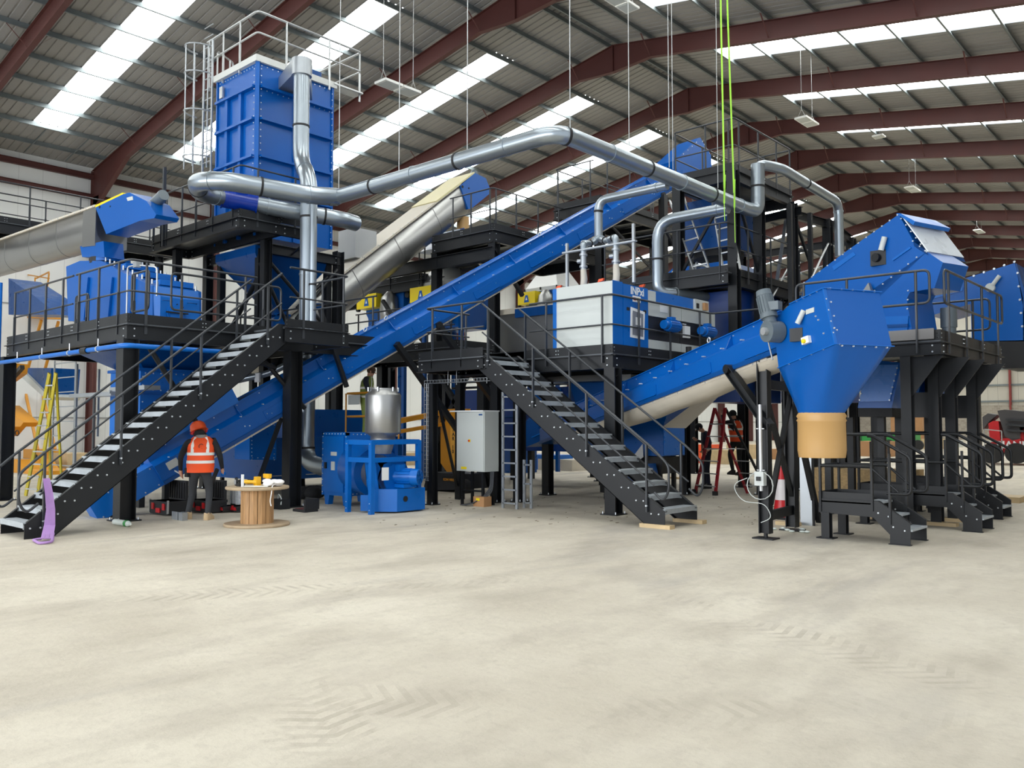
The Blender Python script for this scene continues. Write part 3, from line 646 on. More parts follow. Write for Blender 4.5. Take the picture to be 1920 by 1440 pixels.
# tail box
m = MB(); tl = -1.25
m.loft([[Lf(tl, .06, -.02), Lf(tl, .56, -.02), Lf(tl, .56, H1*.62), Lf(tl, .06, H1*.62)], [Lf(0, .06, -.02), Lf(0, .56, -.02), Lf(0, .56, H1*.62), Lf(0, .06, H1*.62)]]); m.build('tail_box', BLUE2, c1)
m = MB()
for k in range(5): m.bolt(Lf(tl+.1+k*.27, .06, H1*.56), -lat, .015); m.bolt(Lf(tl+.1+k*.27, .06, .03), -lat, .015)
m.build('bolt_row', BOLT, c1)
m = MB(); m.prism([Lf(.2, -.02, H1*.28), Lf(.42, -.02, H1*.28), Lf(.42, -.02, H1*.5), Lf(.2, -.02, H1*.5)], lat*.02); m.build('rating_plate', GREYC, c1)
m = MB(); q = Lf(1.3, .3, H1); m.loft([[Lf(.25, .05, H1), Lf(2.0, .05, H1), Lf(2.0, .57, H1), Lf(.25, .57, H1)], [Lf(.25, .05, H1+.1), Lf(2.0, .05, H1+.3), Lf(2.0, .57, H1+.3), Lf(.25, .57, H1+.1)]]); m.build('feed_hopper', BLUE2, c1)
# head box
hb = [Lf(L1-.1, -.12, -.15), Lf(L1+1.45, -.12, -.30), Lf(L1+1.75, -.12, H1*.55), Lf(L1+1.5, -.12, H1+.35), Lf(L1-.1, -.12, H1+.1)]
MB().prism(hb, lat*.86).build('head_box', BLUE, c1)
m = MB()
for i in range(4): a, b_ = hb[i], hb[i+1]; [m.bolt(a.lerp(b_, k/6)+(w_*.04 if i == 0 else -w_*.04), -lat, .016) for k in range(1, 6)]
m.build('bolt_row', BOLT, c1)
# lifting eyes on the lid
for a in (5.3, 5.9, 11.2, 11.9, 16.6):
    m = MB(); c = Lf(a, .1, H1+.06); m.tube([c+u*math.cos(k*PI/5)*.045+V((0, 0, 1))*math.sin(k*PI/5)*.045 for k in range(10)], .012, 6, closed=True); m.build('lifting_eye', BOLT, c1)
# supports
for a in (7.05, L1-1.0):
    p = Lf(a, -.03, .0); m = MB(); m.cyl(p-lat*.05, p+lat*.05, .09, n=12)
    if a < 10: m.bar(p-w_*.02, V((p.x+.15, p.y+1.9, max(.1, p.z-1.9))), .13, .13); m.bar(V((p.x-.1, p.y-1.2, p.z-.5)), V((p.x-.1, p.y+1.9, .35)), .12, .12)
    else: m.bar(p, V((p.x, p.y, 5.15)), .2, .2, up=(1, 0, 0))
    m.build('support_leg', BLK, c1)
p = Lf(2.6, .0, -.03); MB().bar(p, V((p.x, p.y-.7, 0.02)), .07, .07).build('support_leg', BLK, c1)
p = Lf(4.3, .0, H1*.9); MB().bar(V((p.x+.12, p.y-.45, p.z+.9)), V((p.x+.12, p.y+.25, p.z-.7)), .08, .08).build('brace', BLK, c1)
# side outlet box under the lower part
x0 = -16.1; qa, qb, qc, qd = at(468, 812, X=x0), at(518, 786, X=x0), at(518, 862, X=x0), at(468, 862, X=x0)
ob = MB().prism([qa+V((0, 0, .3)), qb+V((0, 0, .3)), qc, qd], (-.6, 0, 0)).build('outlet_box', BLUE2, c1)
m = MB(); [m.bolt(qd.lerp(qa, k/7)+V((0, .05, 0)), (1, 0, 0), .013) for k in range(7)]; [m.bolt(qc.lerp(qb, k/7)-V((0, .05, 0)), (1, 0, 0), .013) for k in range(7)]; [m.bolt(qd.lerp(qc, (k+.5)/5)+V((0, 0, .04)), (1, 0, 0), .013) for k in range(5)]; m.build('bolt_row', BOLT, ob)

# front right conveyor with the big spout hopper
u2h = V((.89, -.457, 0)); n2 = V((.457, .89, 0)); P2 = V((-5.45, 11.55, 0))
A = at(1163, 715, P=P2, N=n2); B = at(1427, 594, P=P2, N=n2); u2 = (B-A).normalized(); lat2 = n2; w2 = u2.cross(lat2); w2 = w2 if w2.z > 0 else -w2
H2 = (B-at(1427, 673, P=P2, N=n2)).dot(w2)
S2p = at(1010, 785, P=P2, N=n2); st = (S2p-A).dot(u2); O2 = A+u2*st-w2*H2; L2 = (at(1452, 583, P=P2, N=n2)-A).dot(u2)-st
c2 = thing('trough_conveyor', 'blue front conveyor ending in the hopper with the tan spout', 'conveyor', tuple(V((-5.6, 11.8, 0))))
CLAMPW = .62
trough(c2, O2, u2, lat2, L2, CLAMPW, H2, under=CANV, pitch=1.72, first=.75)
Lf, u, lat, w_ = frame3(O2, u2, lat2)
m = MB(); n_ = 14; rows = []      # sagging cover sheet under the trough, wider at the head
for i in range(n_+1):
    a = .9+(L2-.6)*i/n_; s_ = .10+.09*math.sin(PI*i/n_)+.015*math.sin(i*2.1)
    rows.append([Lf(a, .0, -.03), Lf(a, .05, -.03-s_*.9), Lf(a, .3, -.06-s_), Lf(a, CLAMPW, -.05)])
m.loft(rows, False, False, True, closed=False); m.build('cover_sheet', CANV, c2)
# head hopper: side plates in the conveyor's plane, pyramid below, tan sleeve to the floor
def hp(px, py, off=0.0): return at(px, py, P=P2-n2*.10+n2*off, N=n2)
SD = [hp(1449, 572), hp(1480, 572), hp(1545, 540), hp(1573, 644), hp(1458, 692)]
HW = .92
top_s = [hp(1449, 600), hp(1482, 570), hp(1545, 540), hp(1567, 645), hp(1460, 690)]
hop = MB(); hop.prism(top_s, n2*HW).build('head_box', BLUE, c2)
fr = [(top_s[1], top_s[2]), (top_s[2], top_s[3]), (top_s[3], top_s[4])]
m = MB()
for a, b_ in fr: m.bar(a-n2*.0, b_-n2*.0, .05, .012, up=(0, 0, 1))
m.bar(top_s[2]-n2*.02, top_s[2]+n2*(HW+.02), .05, .012); m.bar(top_s[3]-n2*.02, top_s[3]+n2*(HW+.02), .06, .012); m.build('seam_flange', BLUE2, c2)
cc = (top_s[3]+top_s[4])*.5+n2*HW*.5; zc = at(1540, 775, P=cc, N=n2).z
spx = at(1540, 775, P=cc, N=n2); cx, cy = spx.x, spx.y; s_ = .30
du = V((u2.x, u2.y, 0)).normalized()
lo = [V((cx, cy, zc))+du*(sx*s_)+n2*(sy*s_) for sx, sy in ((-1, -1), (1, -1), (1, 1), (-1, 1))]
hi = [top_s[4], top_s[3], top_s[3]+n2*HW, top_s[4]+n2*HW]
rings = []
for i in range(9):                                # square to round
    f = i/8; ring = []
    for j in range(32):
        e = j/8; k = int(e) % 4; t_ = e-int(e); sq = hi[k].lerp(hi[(k+1) % 4], t_)
        ang = math.atan2(*(((sq-cc).dot(n2)), (sq-cc).dot(du))); rd = V((cx, cy, zc))+du*math.cos(ang)*s_*1.0+n2*math.sin(ang)*s_*1.0
        ring.append(sq.lerp(rd, f))
    rings.append(ring)
MB().loft(rings, False, False, True).build('spout_hopper', BLUE, c2)
zt = at(1540, 858, X=cx, Z=None).z if False else None
pb = at(1530, 858, P=(cx, cy, 0), N=FW); m = MB()
m.lathe((cx, cy, 0), [(s_+.005, pb.z), (s_+.02, pb.z+.1), (s_+.015, zc-.12), (s_+.03, zc-.1), (s_+.012, zc-.07), (s_+.03, zc-.04), (s_+.0, zc+.01)], n=32, cap=False); m.build('fabric_sleeve', TAN, c2)
m = MB()
for a, b_ in fr+[(top_s[4], lo[0]), (top_s[3], lo[1])][:0]:
    for k in range(1, 5): m.bolt(a.lerp(b_, k/5), -n2, .014, .015)
for k in range(5): m.bolt(top_s[2].lerp(top_s[3], k/4)+n2*.06+du*.0, du, .013, .015); m.bolt(top_s[3]+n2*HW*(k+.5)/5+V((0, 0, -.02)), du, .013, .02); m.bolt(top_s[2]+n2*HW*(k+.5)/5, du, .013, .02)
for px, py in ((1455, 600), (1535, 600), (1545, 625), (1565, 615), (1530, 593)): m.bolt(hp(px, py), -n2, .014, .014)
m.build('bolt_row', BOLT, c2)
mo = MB(); g0 = hp(1462, 615)-n2*.14; g1 = hp(1452, 562)-n2*.16; ax = (g1-g0).normalized()
mo.cyl(g0-ax*.02, g0+ax*.14, .10, .085, 16).cyl(g0+ax*.14, g0+ax*.2, .12, n=16).cyl(g0+ax*.2, g0+ax*.47, .105, n=20).cyl(g0+ax*.47, g0+ax*.55, .11, .1, n=20)
for k in range(16): th = k*PI/8; s1, s2 = basis(ax)[1:]; o_ = s1*math.cos(th)+s2*math.sin(th); mo.bar(g0+ax*.22+o_*.107, g0+ax*.46+o_*.107, .006, .022, up=o_)
mo.cyl(g0-n2*.10+ax*-.06, g0+n2*.12+ax*-.06, .15, n=20); mo.box(g0+ax*.3+V((.02, -.08, -.05)), g0+ax*.3+V((.2, .06, .07)))
mt_ = mo.build('gear_motor', GREYD, c2); m = MB(); m.cyl(g0-n2*.16+ax*-.06, g0-n2*.1+ax*-.06, .055, n=14); m.build('shaft_end', ALU, mt_)
m = MB(); q = hp(1497, 628)-n2*.03; m.box(q-V((.09, .02, .09)), q+V((.09, .04, .09))); m.build('bearing_plate', BLK, c2)
m = MB(); q = hp(1502, 607)-n2*.06; m.cyl(q, q+V((.09, 0, .17)), .035, n=10); m.build('grease_pot', GREYC, c2)
m = MB(); q = hp(1514, 640); m.prism([hp(1507, 634), hp(1520, 629), hp(1522, 642), hp(1509, 647)], -n2*.05); sb = m.build('stop_switch', WHT, c2)
m = MB(); m.cyl(q-n2*.05, q-n2*.08, .03, n=10); m.build('switch_knob', YEL, sb)
m = MB(); m.prism([hp(1512, 581), hp(1527, 576), hp(1527, 585), hp(1512, 590)], -n2*.01); m.build('rating_plate', GREYC, c2)
m = MB(); m.tube([hp(1437, 602)-n2*.05, hp(1454, 675)-n2*.05], .012, 6); m.build('tie_rod', ALU, c2)
for a in (2.35, 4.3):
    m = MB(); c = Lf(L2*a/5.4, .1, H2+.05); m.tube([c+u*math.cos(k*PI/5)*.04+V((0, 0, 1))*math.sin(k*PI/5)*.04 for k in range(10)], .011, 6, closed=True); m.build('lifting_eye', BOLT, c2)
# front post, raking struts and A-frame of its trestle
pt = at(1438, 668, P=P2-n2*.06, N=n2); m = MB(); x0, y0 = -5.58, 11.72
m.ibeam((x0, y0, .08), (x0, y0, pt.z-.05), .14, .16, (1, 0, 0)); m.box((x0-.16, y0-.12, 0), (x0+.16, y0+.12, .02)); m.cyl((x0, y0, .02), (x0, y0, .08), .03); m.cyl((x0, y0-.1, pt.z), (x0, y0+.1, pt.z), .07, n=12)
m.build('support_leg', BLK, c2)
pk = at(1366, 692, P=P2-n2*.06, N=n2); pe = at(1442, 800, P=(x0, y0, 0), N=n2)
m = MB(); m.ibeam(pk, pe, .13, .13); m.cyl(pk-n2*.06, pk+n2*.06, .07, n=12); m.build('support_leg', BLK, c2)
m = MB(); x1, y1 = -5.72, 12.95
m.ibeam((x1, y1, .05), (x1, y1, 2.35), .16, .16, (1, 0, 0)); m.bar((x0, y0, .32), (x1, y1, .32), .06, .14); m.bar((x0, y0+.05, 2.1), (x1, y1, .55), .07, .07); m.bar((x1, y1, 2.1), (x0+.03, y0+.1, .5), .07, .07); m.bar((x0, y0, 2.25), (x1, y1, 2.25), .08, .14)
m.box((x1-.16, y1-.14, 0), (x1+.16, y1+.14, .02)); m.bar((x1, y1, 2.2), (x1+.02, y1+1.0, .05), .08, .08); m.build('trestle', BLK, c2)
m = MB(); m.tube([(x0+.0, y0-.13, .7), (x0, y0-.13, 1.95)], .03, 8); [m.bar((x0-.06, y0-.13, z), (x0+.06, y0-.13, z), .02, .01) for z in (1.0, 1.6)]; m.build('conduit', ALU, c2)
m = MB(); m.box((x0-.07, y0-.20, .78), (x0+.07, y0-.1, .98)); sw = m.build('isolator_box', GREYC, c2); MB().box((x0-.03, y0-.23, .85), (x0+.03, y0-.2, .91)).build('switch_knob', BLK, sw)
m = MB(); c = V((x0, y0-.16, .78)); m.tube([c+V((math.cos(k*PI/8)*.2, -.01*(k//16), math.sin(k*PI/8)*.2)) for k in range(34)], .006, 5); m.tube(fillet([c+V((-.2, 0, .1)), c+V((-.45, 0, .0)), c+V((-.3, 0, -.25)), c+V((.1, -.05, -.25)), c+V((.2, -.05, -.45)), c+V((.05, -.1, -.52))], .15), .006, 5); m.build('cable_coil', GREYC, c2)

# lower discharge chutes of that conveyor (blue box and dark mouth behind the stair)
ch = thing('discharge_chute', 'big blue chute with black mouth behind the foot of the middle staircase', 'chute', (-9, 15.2, 0))
def boxpx(x0, x1, y0, y1, X=None, Y=None, depth=1.0):
    pass
q0 = at(1196, 868, Y=15.4); q1 = at(1260, 810, Y=15.4)
x0_, x1_ = -10.35, -9.59
MB().prism([(-11.4, 15.4, 1.0), (x1_, 15.4, 1.0), (x1_, 15.4, 1.62), (-9.3, 15.4, 2.35), (-10.2, 15.4, 2.0), (-11.6, 15.4, 1.3)], (0, .87, 0)).build('chute_body', BLUED, ch)
MB().prism([(-11.3, 15.45, .98), (x1_-.03, 15.45, .98), (x1_-.12, 15.5, .62), (-11.1, 15.5, .62)], (0, .75, 0)).build('mouth', RUB, ch)
MB().box((x1_, 15.42, 1.02), (x1_+.01, 16.25, 1.6)).build('side_panel', BLUE2, ch)
m = MB(); [m.box((x-.04, y-.04, 0), (x+.04, y+.04, 1.0)) for x in (-11.2, -9.8) for y in (15.6, 16.15)]; m.build_each('leg', BLK, ch)
rows = []
sh_ = MB(); P_ = [at(1240, 802, Y=15.3), at(1285, 803, Y=15.3), at(1345, 745, Y=14.9), at(1434, 705, Y=14.2), at(1405, 690, Y=14.0), at(1330, 735, Y=14.8)]
o = MB().prism(P_, (0, .02, 0)).build('cover_sheet', CANV); tag(o, 'crumpled pale cover sheet hanging under the second conveyor, right of the blue chute', 'sheet')
o = MB().prism([at(1150, 905, Y=15.2), at(1205, 832, Y=15.2), at(1206, 857, Y=15.2), at(1175, 880, Y=15.2)], (0, .03, 0)).build('metal_flap', STAIN); tag(o, 'bent stainless flap beside the blue chute behind the middle stair foot', 'metal sheet')

# lower transverse conveyor piece seen under the cabinet platform
lc = thing('tail_conveyor', 'blue conveyor tail under the cabinet platform seen through the middle stair', 'conveyor', (-13, 17, 0))
a_ = at(985, 835, Y=16.8); b_ = at(1150, 760, Y=16.8)
Lg, ug, lg, wg = frame3(a_, (b_-a_), (0, 1, 0))
m = MB(); m.prism([Lg(0, 0, -.05), Lg(3.6, 0, -.15), Lg(3.6, 0, .9), Lg(.3, 0, .62), Lg(0, 0, .4)], lg*.8); m.build('trough', BLUED, lc)
m = MB(); [m.prism([Lg(.3+k*1.1, -.03, .1), Lg(1.1+k*1.1, -.03, .1), Lg(1.1+k*1.1, -.03, .13), Lg(.3+k*1.1, -.03, .13)], lg*.03) for k in range(3)]; m.build_each('handle_strip', BLUE2, lc)
m = MB(); [m.box((x-.07, 17.1, 0), (x+.07, 17.25, .9)) for x in (-14.2, -12.4)]; m.build_each('support_leg', BLK, lc)
m = MB(); m.prism([at(1163, 905, Y=14.9), at(1205, 870, Y=14.9), at(1215, 918, Y=14.9), at(1165, 912, Y=14.9)], (0, .5, 0)); m.build('scraper_box', BLUED, lc)
m = MB(); m.prism([at(1066, 718, Y=16.0), at(1180, 716, Y=16.0), at(1165, 790, Y=16.0), at(1100, 815, Y=16.0)], (0, 1.2, 0)); m.build('feed_hopper', BLUE, lc)
m = MB(); m.bar(at(1010, 712, Y=15.8), at(1190, 708, Y=15.8), .3, .14); m.build('hopper_rim', STAIN, lc)

# two more discharge heads behind the right platform
def head(name, label, poly, P, N, W, mtl=BLUE, spouts=True):
    t = thing(name, label, 'conveyor', (P[0], P[1], 0)); N = V(N).normalized(); f = lambda px, py, o=0: at(px, py, P=V(P)+N*o, N=N)
    return t, f, N
N3 = V((.30, .954, 0)).normalized(); P3 = V((-5.6, 16.2, 0))
t3, f, N3 = head('trough_conveyor', 'largest blue conveyor head, steeply raised behind the right platform rail', None, P3, N3, 1.0)
body = [f(1505, 532), f(1591, 468), f(1685, 402), f(1712, 452), f(1738, 472), f(1633, 572), f(1560, 640), f(1500, 640)]
MB().prism(body, N3*1.05).build('head_box', BLUE, t3)
m = MB(); m.prism([f(1680, 400), f(1688, 400), f(1716, 415), f(1712, 422)], N3*1.05); m.build('top_flap', BLUE2, t3)
m = MB(); m.prism([f(1712, 452), f(1738, 472), f(1742, 480), f(1714, 462)], N3*1.08); m.build('lip', BLUED, t3)
e0, e1 = f(1690, 412), f(1742, 478)
m = MB(); dd = V((.03, -.0, .0)); m.prism([f(1688, 404)+V((.01, 0, 0)), f(1688, 404)+N3*1.05+V((.01, 0, 0)), f(1738, 472)+N3*1.05+V((.01, 0, 0)), f(1738, 472)+V((.01, 0, 0))], (.02, 0, 0)); m.build('end_cover', mat('pale_polycarbonate', srgb(214, 220, 226), .3), t3)
leg_ = [f(1738, 472), f(1768, 492), f(1752, 540), f(1706, 548), f(1700, 560), f(1714, 645), f(1640, 636), f(1640, 560), f(1633, 545)]
MB().prism(leg_, N3*.75).build('chute_body', BLUE, t3)
m = MB(); m.prism([f(1642, 594, -.03), f(1703, 592, -.03), f(1700, 628, -.03), f(1638, 630, -.03)], N3*.03); pn = m.build('clean_panel', BLUE2, t3); m = MB(); m.bar(f(1640, 612, -.05), f(1702, 610, -.05), .02, .05); m.build('panel_strip', BLUED, pn)
m = MB()
for a, b_, n_ in (((1508, 530), (1683, 403), 12), ((1712, 452), (1738, 472), 2), ((1690, 410), (1736, 470), 5), ((1642, 560), (1640, 630), 5), ((1703, 545), (1700, 630), 5), ((1640, 545), (1735, 470), 6)):
    for k in range(n_+1): m.bolt(f(a[0]+(b_[0]-a[0])*k/n_, a[1]+(b_[1]-a[1])*k/n_), -N3, .017, .016)
m.build('bolt_row', BOLT, t3)
m = MB(); c = f(1648, 484); m.box(c-V((.14, .05, .14)), c+V((.14, .03, .14))); m.cyl(c-N3*.05, c-N3*.12, .08, n=14); bb = m.build('bearing', BLK, t3)
m = MB(); m.cyl(c-N3*.1+V((.1, 0, .12)), c-N3*.1+V((.17, 0, .36)), .05, n=12); m.build('grease_pot', GREYC, bb)
m = MB(); m.prism([f(1560, 500, -.01), f(1600, 472, -.01), f(1604, 478, -.01), f(1564, 507, -.01)], N3*.02); m.prism([f(1672, 486, -.02), f(1706, 462, -.02), f(1708, 465, -.02), f(1674, 489, -.02)], N3*.02); m.build_each('handle_strip', BLUE2, t3)
q = MB().prism([f(1608, 560, -.1), f(1628, 530, -.1), f(1640, 560, -.12), f(1640, 572, -.1), f(1625, 578, -.1)], N3*.06).build('sheet_scrap', STAIN, t3)
m = MB(); m.prism([f(1560, 600), f(1640, 600), f(1640, 640), f(1560, 640)], N3*.9); m.build('trough', BLUED, t3)
m = MB(); [m.bar(V((x, y, 0)), V((x, y, 3.6)), .14, .14, up=(1, 0, 0)) for x, y in ((-5.9, 17.3), (-7.6, 17.0), (-4.9, 17.35))]; m.build('support_leg', BLK, t3)
# lower chute under the platform
t4 = thing('discharge_chute', 'blue bolted chute under the right platform, pale panel on its face', 'chute', (-5.6, 15.6, 0))
f4 = lambda px, py, Y: at(px, py, Y=Y)
lo_ = [f4(1608, 765, 15.6), f4(1672, 765, 15.6), f4(1690, 680, 15.6), f4(1626, 674, 15.6)]
MB().prism(lo_, (0, 1.3, 0)).build('chute_body', BLUE, t4)
m = MB(); m.prism([f4(1611, 753, 15.57), f4(1668, 752, 15.57), f4(1683, 684, 15.57), f4(1625, 684, 15.57)], (0, .03, 0)); pn = m.build('clean_panel', mat('pale_blue_panel', srgb(82, 132, 208), .3), t4)
m = MB()
for k in range(6): m.bolt(f4(1612+k*2.6, 750-k*12, 15.56), (0, -1, 0), .017, .016); m.bolt(f4(1668+k*2.8, 750-k*12, 15.56), (0, -1, 0), .017, .016)
m.build('bolt_row', BOLT, t4)
MB().box((lo_[0].x+.0, 15.62, lo_[0].z-.16), (lo_[1].x, 16.9, lo_[0].z)).build('mouth', RUB, t4)
m = MB(); [m.box((x-.06, y-.06, 0), (x+.06, y+.06, lo_[0].z-.16)) for x, y in ((-6.25, 15.8), (-5.35, 16.0), (-6.2, 16.8), (-5.3, 16.8))]; m.build_each('leg', BLK, t4)
t5 = thing('discharge_chute', 'second blue chute under the right platform, half hidden by its posts', 'chute', (-4.9, 17.6, 0))
MB().prism([f4(1690, 765, 17.4), f4(1770, 770, 17.4), f4(1752, 690, 17.4), f4(1716, 690, 17.4)], (0, 1.0, 0)).build('chute_body', BLUE, t5)
MB().prism([f4(1730, 716, 17.38), f4(1755, 712, 17.38), f4(1745, 690, 17.38), f4(1728, 690, 17.38)], (0, .02, 0)).build('clean_panel', BLUE2, t5)
m = MB(); [m.box((x-.05, y-.05, 0), (x+.05, y+.05, 2.3)) for x, y in ((-5.9, 17.6), (-5.2, 18.2))]; m.build_each('leg', BLK, t5)
# far right head
N6 = V((0, 1, 0)); P6 = V((-4, 21.5, 0)); t6 = thing('trough_conveyor', 'blue conveyor head at the right edge of the view, black skirt below', 'conveyor', (-4.5, 21.5, 0)); f = lambda px, py, o=0: at(px, py, P=P6+N6*o, N=N6)
MB().prism([f(1700, 560), f(1808, 522), f(1903, 493), f(1918, 560), f(1918, 638), f(1822, 640), f(1820, 570), f(1745, 592)], N6*1.6).build('head_box', BLUE, t6)
MB().prism([f(1904, 494), f(1904, 494)+N6*1.6, f(1930, 640)+N6*1.6, f(1930, 640), f(1924, 560)], (.02, 0, 0)).build('end_cover', BLUED, t6)
MB().prism([f(1828, 640), f(1930, 640), f(1930, 690), f(1880, 691)], N6*1.5).build('skirt', RUB, t6)
m = MB(); [m.bolt(f(1712+k*19, 557-k*6.6), -N6, .03, .02) for k in range(11)]; [m.bolt(f(1908+k*2.2, 512+k*25), -N6, .03, .02) for k in range(5)]; m.build('bolt_row', BOLT, t6)
m = MB(); c = f(1858, 540); m.cyl(c, c-N6*.1, .1, n=12); m.cyl(c-N6*.08+V((.05, 0, .05)), c-N6*.08+V((.2, 0, .25)), .045); m.build('bearing', GREYC, t6)
m = MB(); m.prism([f(1740, 556, -.02), f(1805, 538, -.02), f(1805, 545, -.02), f(1740, 563, -.02)], N6*.02); m.build_each('handle_strip', BLUE2, t6)
m = MB(); [m.bar(V((x, 22.4, 0)), V((x, 22.4, 3.6)), .16, .16, up=(1, 0, 0)) for x in (-5.3,)]; m.build('support_leg', BLK, t6)
# grey gear box and motor seen behind the rail
gm = thing('gear_motor', 'grey upright gear motor standing on the right platform behind the blue chute', 'motor', (-4.35, 16.9, ZG))
m = MB(); c = V((-4.42, 16.9, ZG)); m.cyl(c, c+V((0, 0, .12)), .16).cyl(c+V((0, 0, .12)), c+V((0, 0, .42)), .12, n=20).cyl(c+V((0, 0, .42)), c+V((0, 0, .78)), .14, n=20); m.build('housing', GREYD, gm)

# ================================================================== STAINLESS CONVEYORS
def screwconv(t, O, u, lat, Ln, W, H, lid=CREAM):
    Lf, u, lat, wv = frame3(O, u, lat); n = 10
    def sec(a): return [Lf(a, 0, H), Lf(a, 0, H*.45)]+[Lf(a, W/2-math.cos(PI*k/n)*W/2, H*.45-math.sin(PI*k/n)*H*.45) for k in range(1, n)]+[Lf(a, W, H*.45), Lf(a, W, H)]
    MB().loft([sec(0), sec(Ln)], sm=True).build('trough', STAIN, t)
    m = MB(); m.prism([Lf(0, -.05, H), Lf(0, W+.05, H), Lf(0, W+.05, H+.05), Lf(0, -.05, H+.05)], V(u)*Ln); m.mk(1)
    a = .15
    while a < Ln: m.bolt(Lf(a, .0, H+.05), wv, .018); m.bolt(Lf(a, W, H+.05), wv, .018); m.bolt(Lf(a, -.05, H+.02), -lat, .016); a += .35
    m.build('lid', [lid, BOLT], t)
    for k in range(1, int(Ln/1.9)+1):
        a = k*1.9
        m = MB(); m.loft([[p+(p-Lf(a, W/2, H/2)).normalized()*.008 for p in sec(a)], [p+(p-Lf(a+.02, W/2, H/2)).normalized()*.008 for p in sec(a+.02)]]); m.build('seam_band', STAIN, t)
    return Lf, u, lat, wv
# left one, feeding the drum machine
PY = V((0, 8.1, 0)); NY = V((0, 1, 0))
a_ = at(0, 503, P=PY, N=NY); b_ = at(196, 466, P=PY, N=NY); tp = at(182, 383, P=PY, N=NY)
s1 = thing('screw_conveyor', 'stainless steel screw conveyor with blue head at far left, feeding the drum machine', 'conveyor', (a_.x, a_.y, ZL))
uu = (at(182, 388, P=PY, N=NY)-at(0, 452, P=PY, N=NY)).normalized(); base0 = at(0, 452, P=PY, N=NY)
Hh = .86; Lf, u, lat, w_ = frame3(base0, uu, NY); O_ = base0-w_*Hh-u*3.4; LL = (tp-base0).dot(u)+3.4
Lf, u, lat, w_ = screwconv(s1, O_, uu, NY, LL, .7, Hh)
# head in blue
hq = lambda px, py: at(px, py, P=PY-NY*.05, N=NY)
h_ = [hq(179, 389), hq(231, 364), hq(243, 361), hq(275, 377), hq(293, 402), hq(289, 409), hq(262, 414), hq(199, 439)]
hd = MB().prism(h_, lat*.5).build('head_box', BLUE, s1)
m = MB(); m.prism([hq(179, 389), hq(231, 364), hq(230, 361), hq(178, 385)], lat*.52); m.build('yellow_edge', YEL, hd)
m = MB(); m.cyl(hq(187, 388), hq(187, 388)-NY*.01, .035); m.cyl(hq(207, 387), hq(207, 387)-NY*.01, .02); m.build('bolt_hole', RUB, hd)
m = MB(); m.prism([hq(238, 371), hq(249, 368), hq(250, 375), hq(240, 377)], -NY*.01); m.build('rating_plate', GREYC, hd)
m = MB(); c = hq(268, 378)+NY*.25; m.cyl(c, c+V((.42, 0, .12)), .12, n=18); m.build('motor', GREYD, s1)
# bolted joint section and spout to the drum
m = MB(); m.loft([[Lf(LL-.75, -.02, 0), Lf(LL-.75, -.02, .86), Lf(LL-.75, .72, .86), Lf(LL-.75, .72, 0)], [Lf(LL, -.02, -.05), Lf(LL, -.02, .86), Lf(LL, .72, .86), Lf(LL, .72, -.05)]]); m.build('outlet_section', STAIN, s1)
sp = [at(150, 462, P=PY, N=NY), at(194, 452, P=PY, N=NY), at(196, 482, P=PY, N=NY), at(154, 482, P=PY, N=NY)]
MB().prism(sp, (0, .45, 0)).build('outlet_spout', BLUE, s1); c = (sp[2]+sp[3])*.5+V((0, .22, 0))
m = MB(); m.cyl(c, c+V((0, 0, -.14)), .28, n=24); m.build('rubber_ring', RUB, s1)
# upper one, climbing to the high walkway
PX = V((-19.0, 0, 0)); NX = V((1, 0, 0))
tA = at(604, 545, P=PX, N=NX); tB = at(862, 347, P=PX, N=NX); uu = (tB-tA).normalized(); lat = V((-1, 0, 0))
Lf, u, lat, w_ = frame3(tA, uu, lat); Hh = 1.02; LL = (tB-tA).length; O_ = tA-w_*Hh-u*2.6
s2 = thing('screw_conveyor', 'wide stainless screw conveyor with cream lid and blue head, climbing behind the dust filter legs', 'conveyor', (O_.x, O_.y, 0))
Lf, u, lat, w_ = screwconv(s2, O_, uu, lat, LL+2.62, 1.0, Hh); Lx = LL+2.6
hq = lambda px, py: at(px, py, P=PX+NX*.05, N=NX)
h_ = [hq(863, 348), hq(890, 324), hq(911, 334), hq(919, 354), hq(917, 364), hq(884, 391), hq(878, 392)]
hd = MB().prism(h_, lat*1.12).build('head_box', BLUE, s2)
m = MB(); m.prism([Lf(Lx-1.3, -.07, 1.05), hq(890, 325), hq(890, 322), Lf(Lx-1.3, -.07, 1.1)], lat*1.15); m.build('lid', mat('cream_yellow_sheet', srgb(206, 196, 150), .5), s2)
m = MB(); m.cyl(hq(867, 350), hq(867, 350)+NX*.01, .045); m.cyl(hq(879, 353), hq(879, 353)+NX*.01, .03); m.build('bolt_hole', RUB, hd)
m = MB(); c = hq(903, 334)-NX*.5; m.cyl(c, c+V((0, .2, .32)), .14, n=16); m.build('motor', GREYD, s2)
m = MB(); q = Lf(Lx-1.0, 0, -.02); m.prism([V((q.x+.02, q.y-.9, 7.05)), V((q.x+.02, q.y+.65, 7.15)), V((q.x+.02, q.y+.55, 7.5)), V((q.x+.02, q.y+.35, q.z+.1)), V((q.x+.02, q.y-.1, q.z-.25))], (-1.0, 0, 0)); m.build('saddle_plate', BLUED, s2)
m = MB(); c = Lf(4.5, .5, Hh+.05); m.box(c+V((-.4, -.3, -.1)), c+V((.4, .45, .75))); m.build('lid_box', ALU, s2)
m = MB(); c = Lf(Lx-.1, .4, 0); m.cyl(c, V((c.x, c.y, 7.15)), .2, n=16); m.build('outlet_spout', TAN, s2)
m = MB(); m.bar(Lf(1.2, .5, -.05), V((O_.x-.5, O_.y+1.2, 0)), .14, .14, up=(1, 0, 0)); m.build('support_leg', BLK, s2)
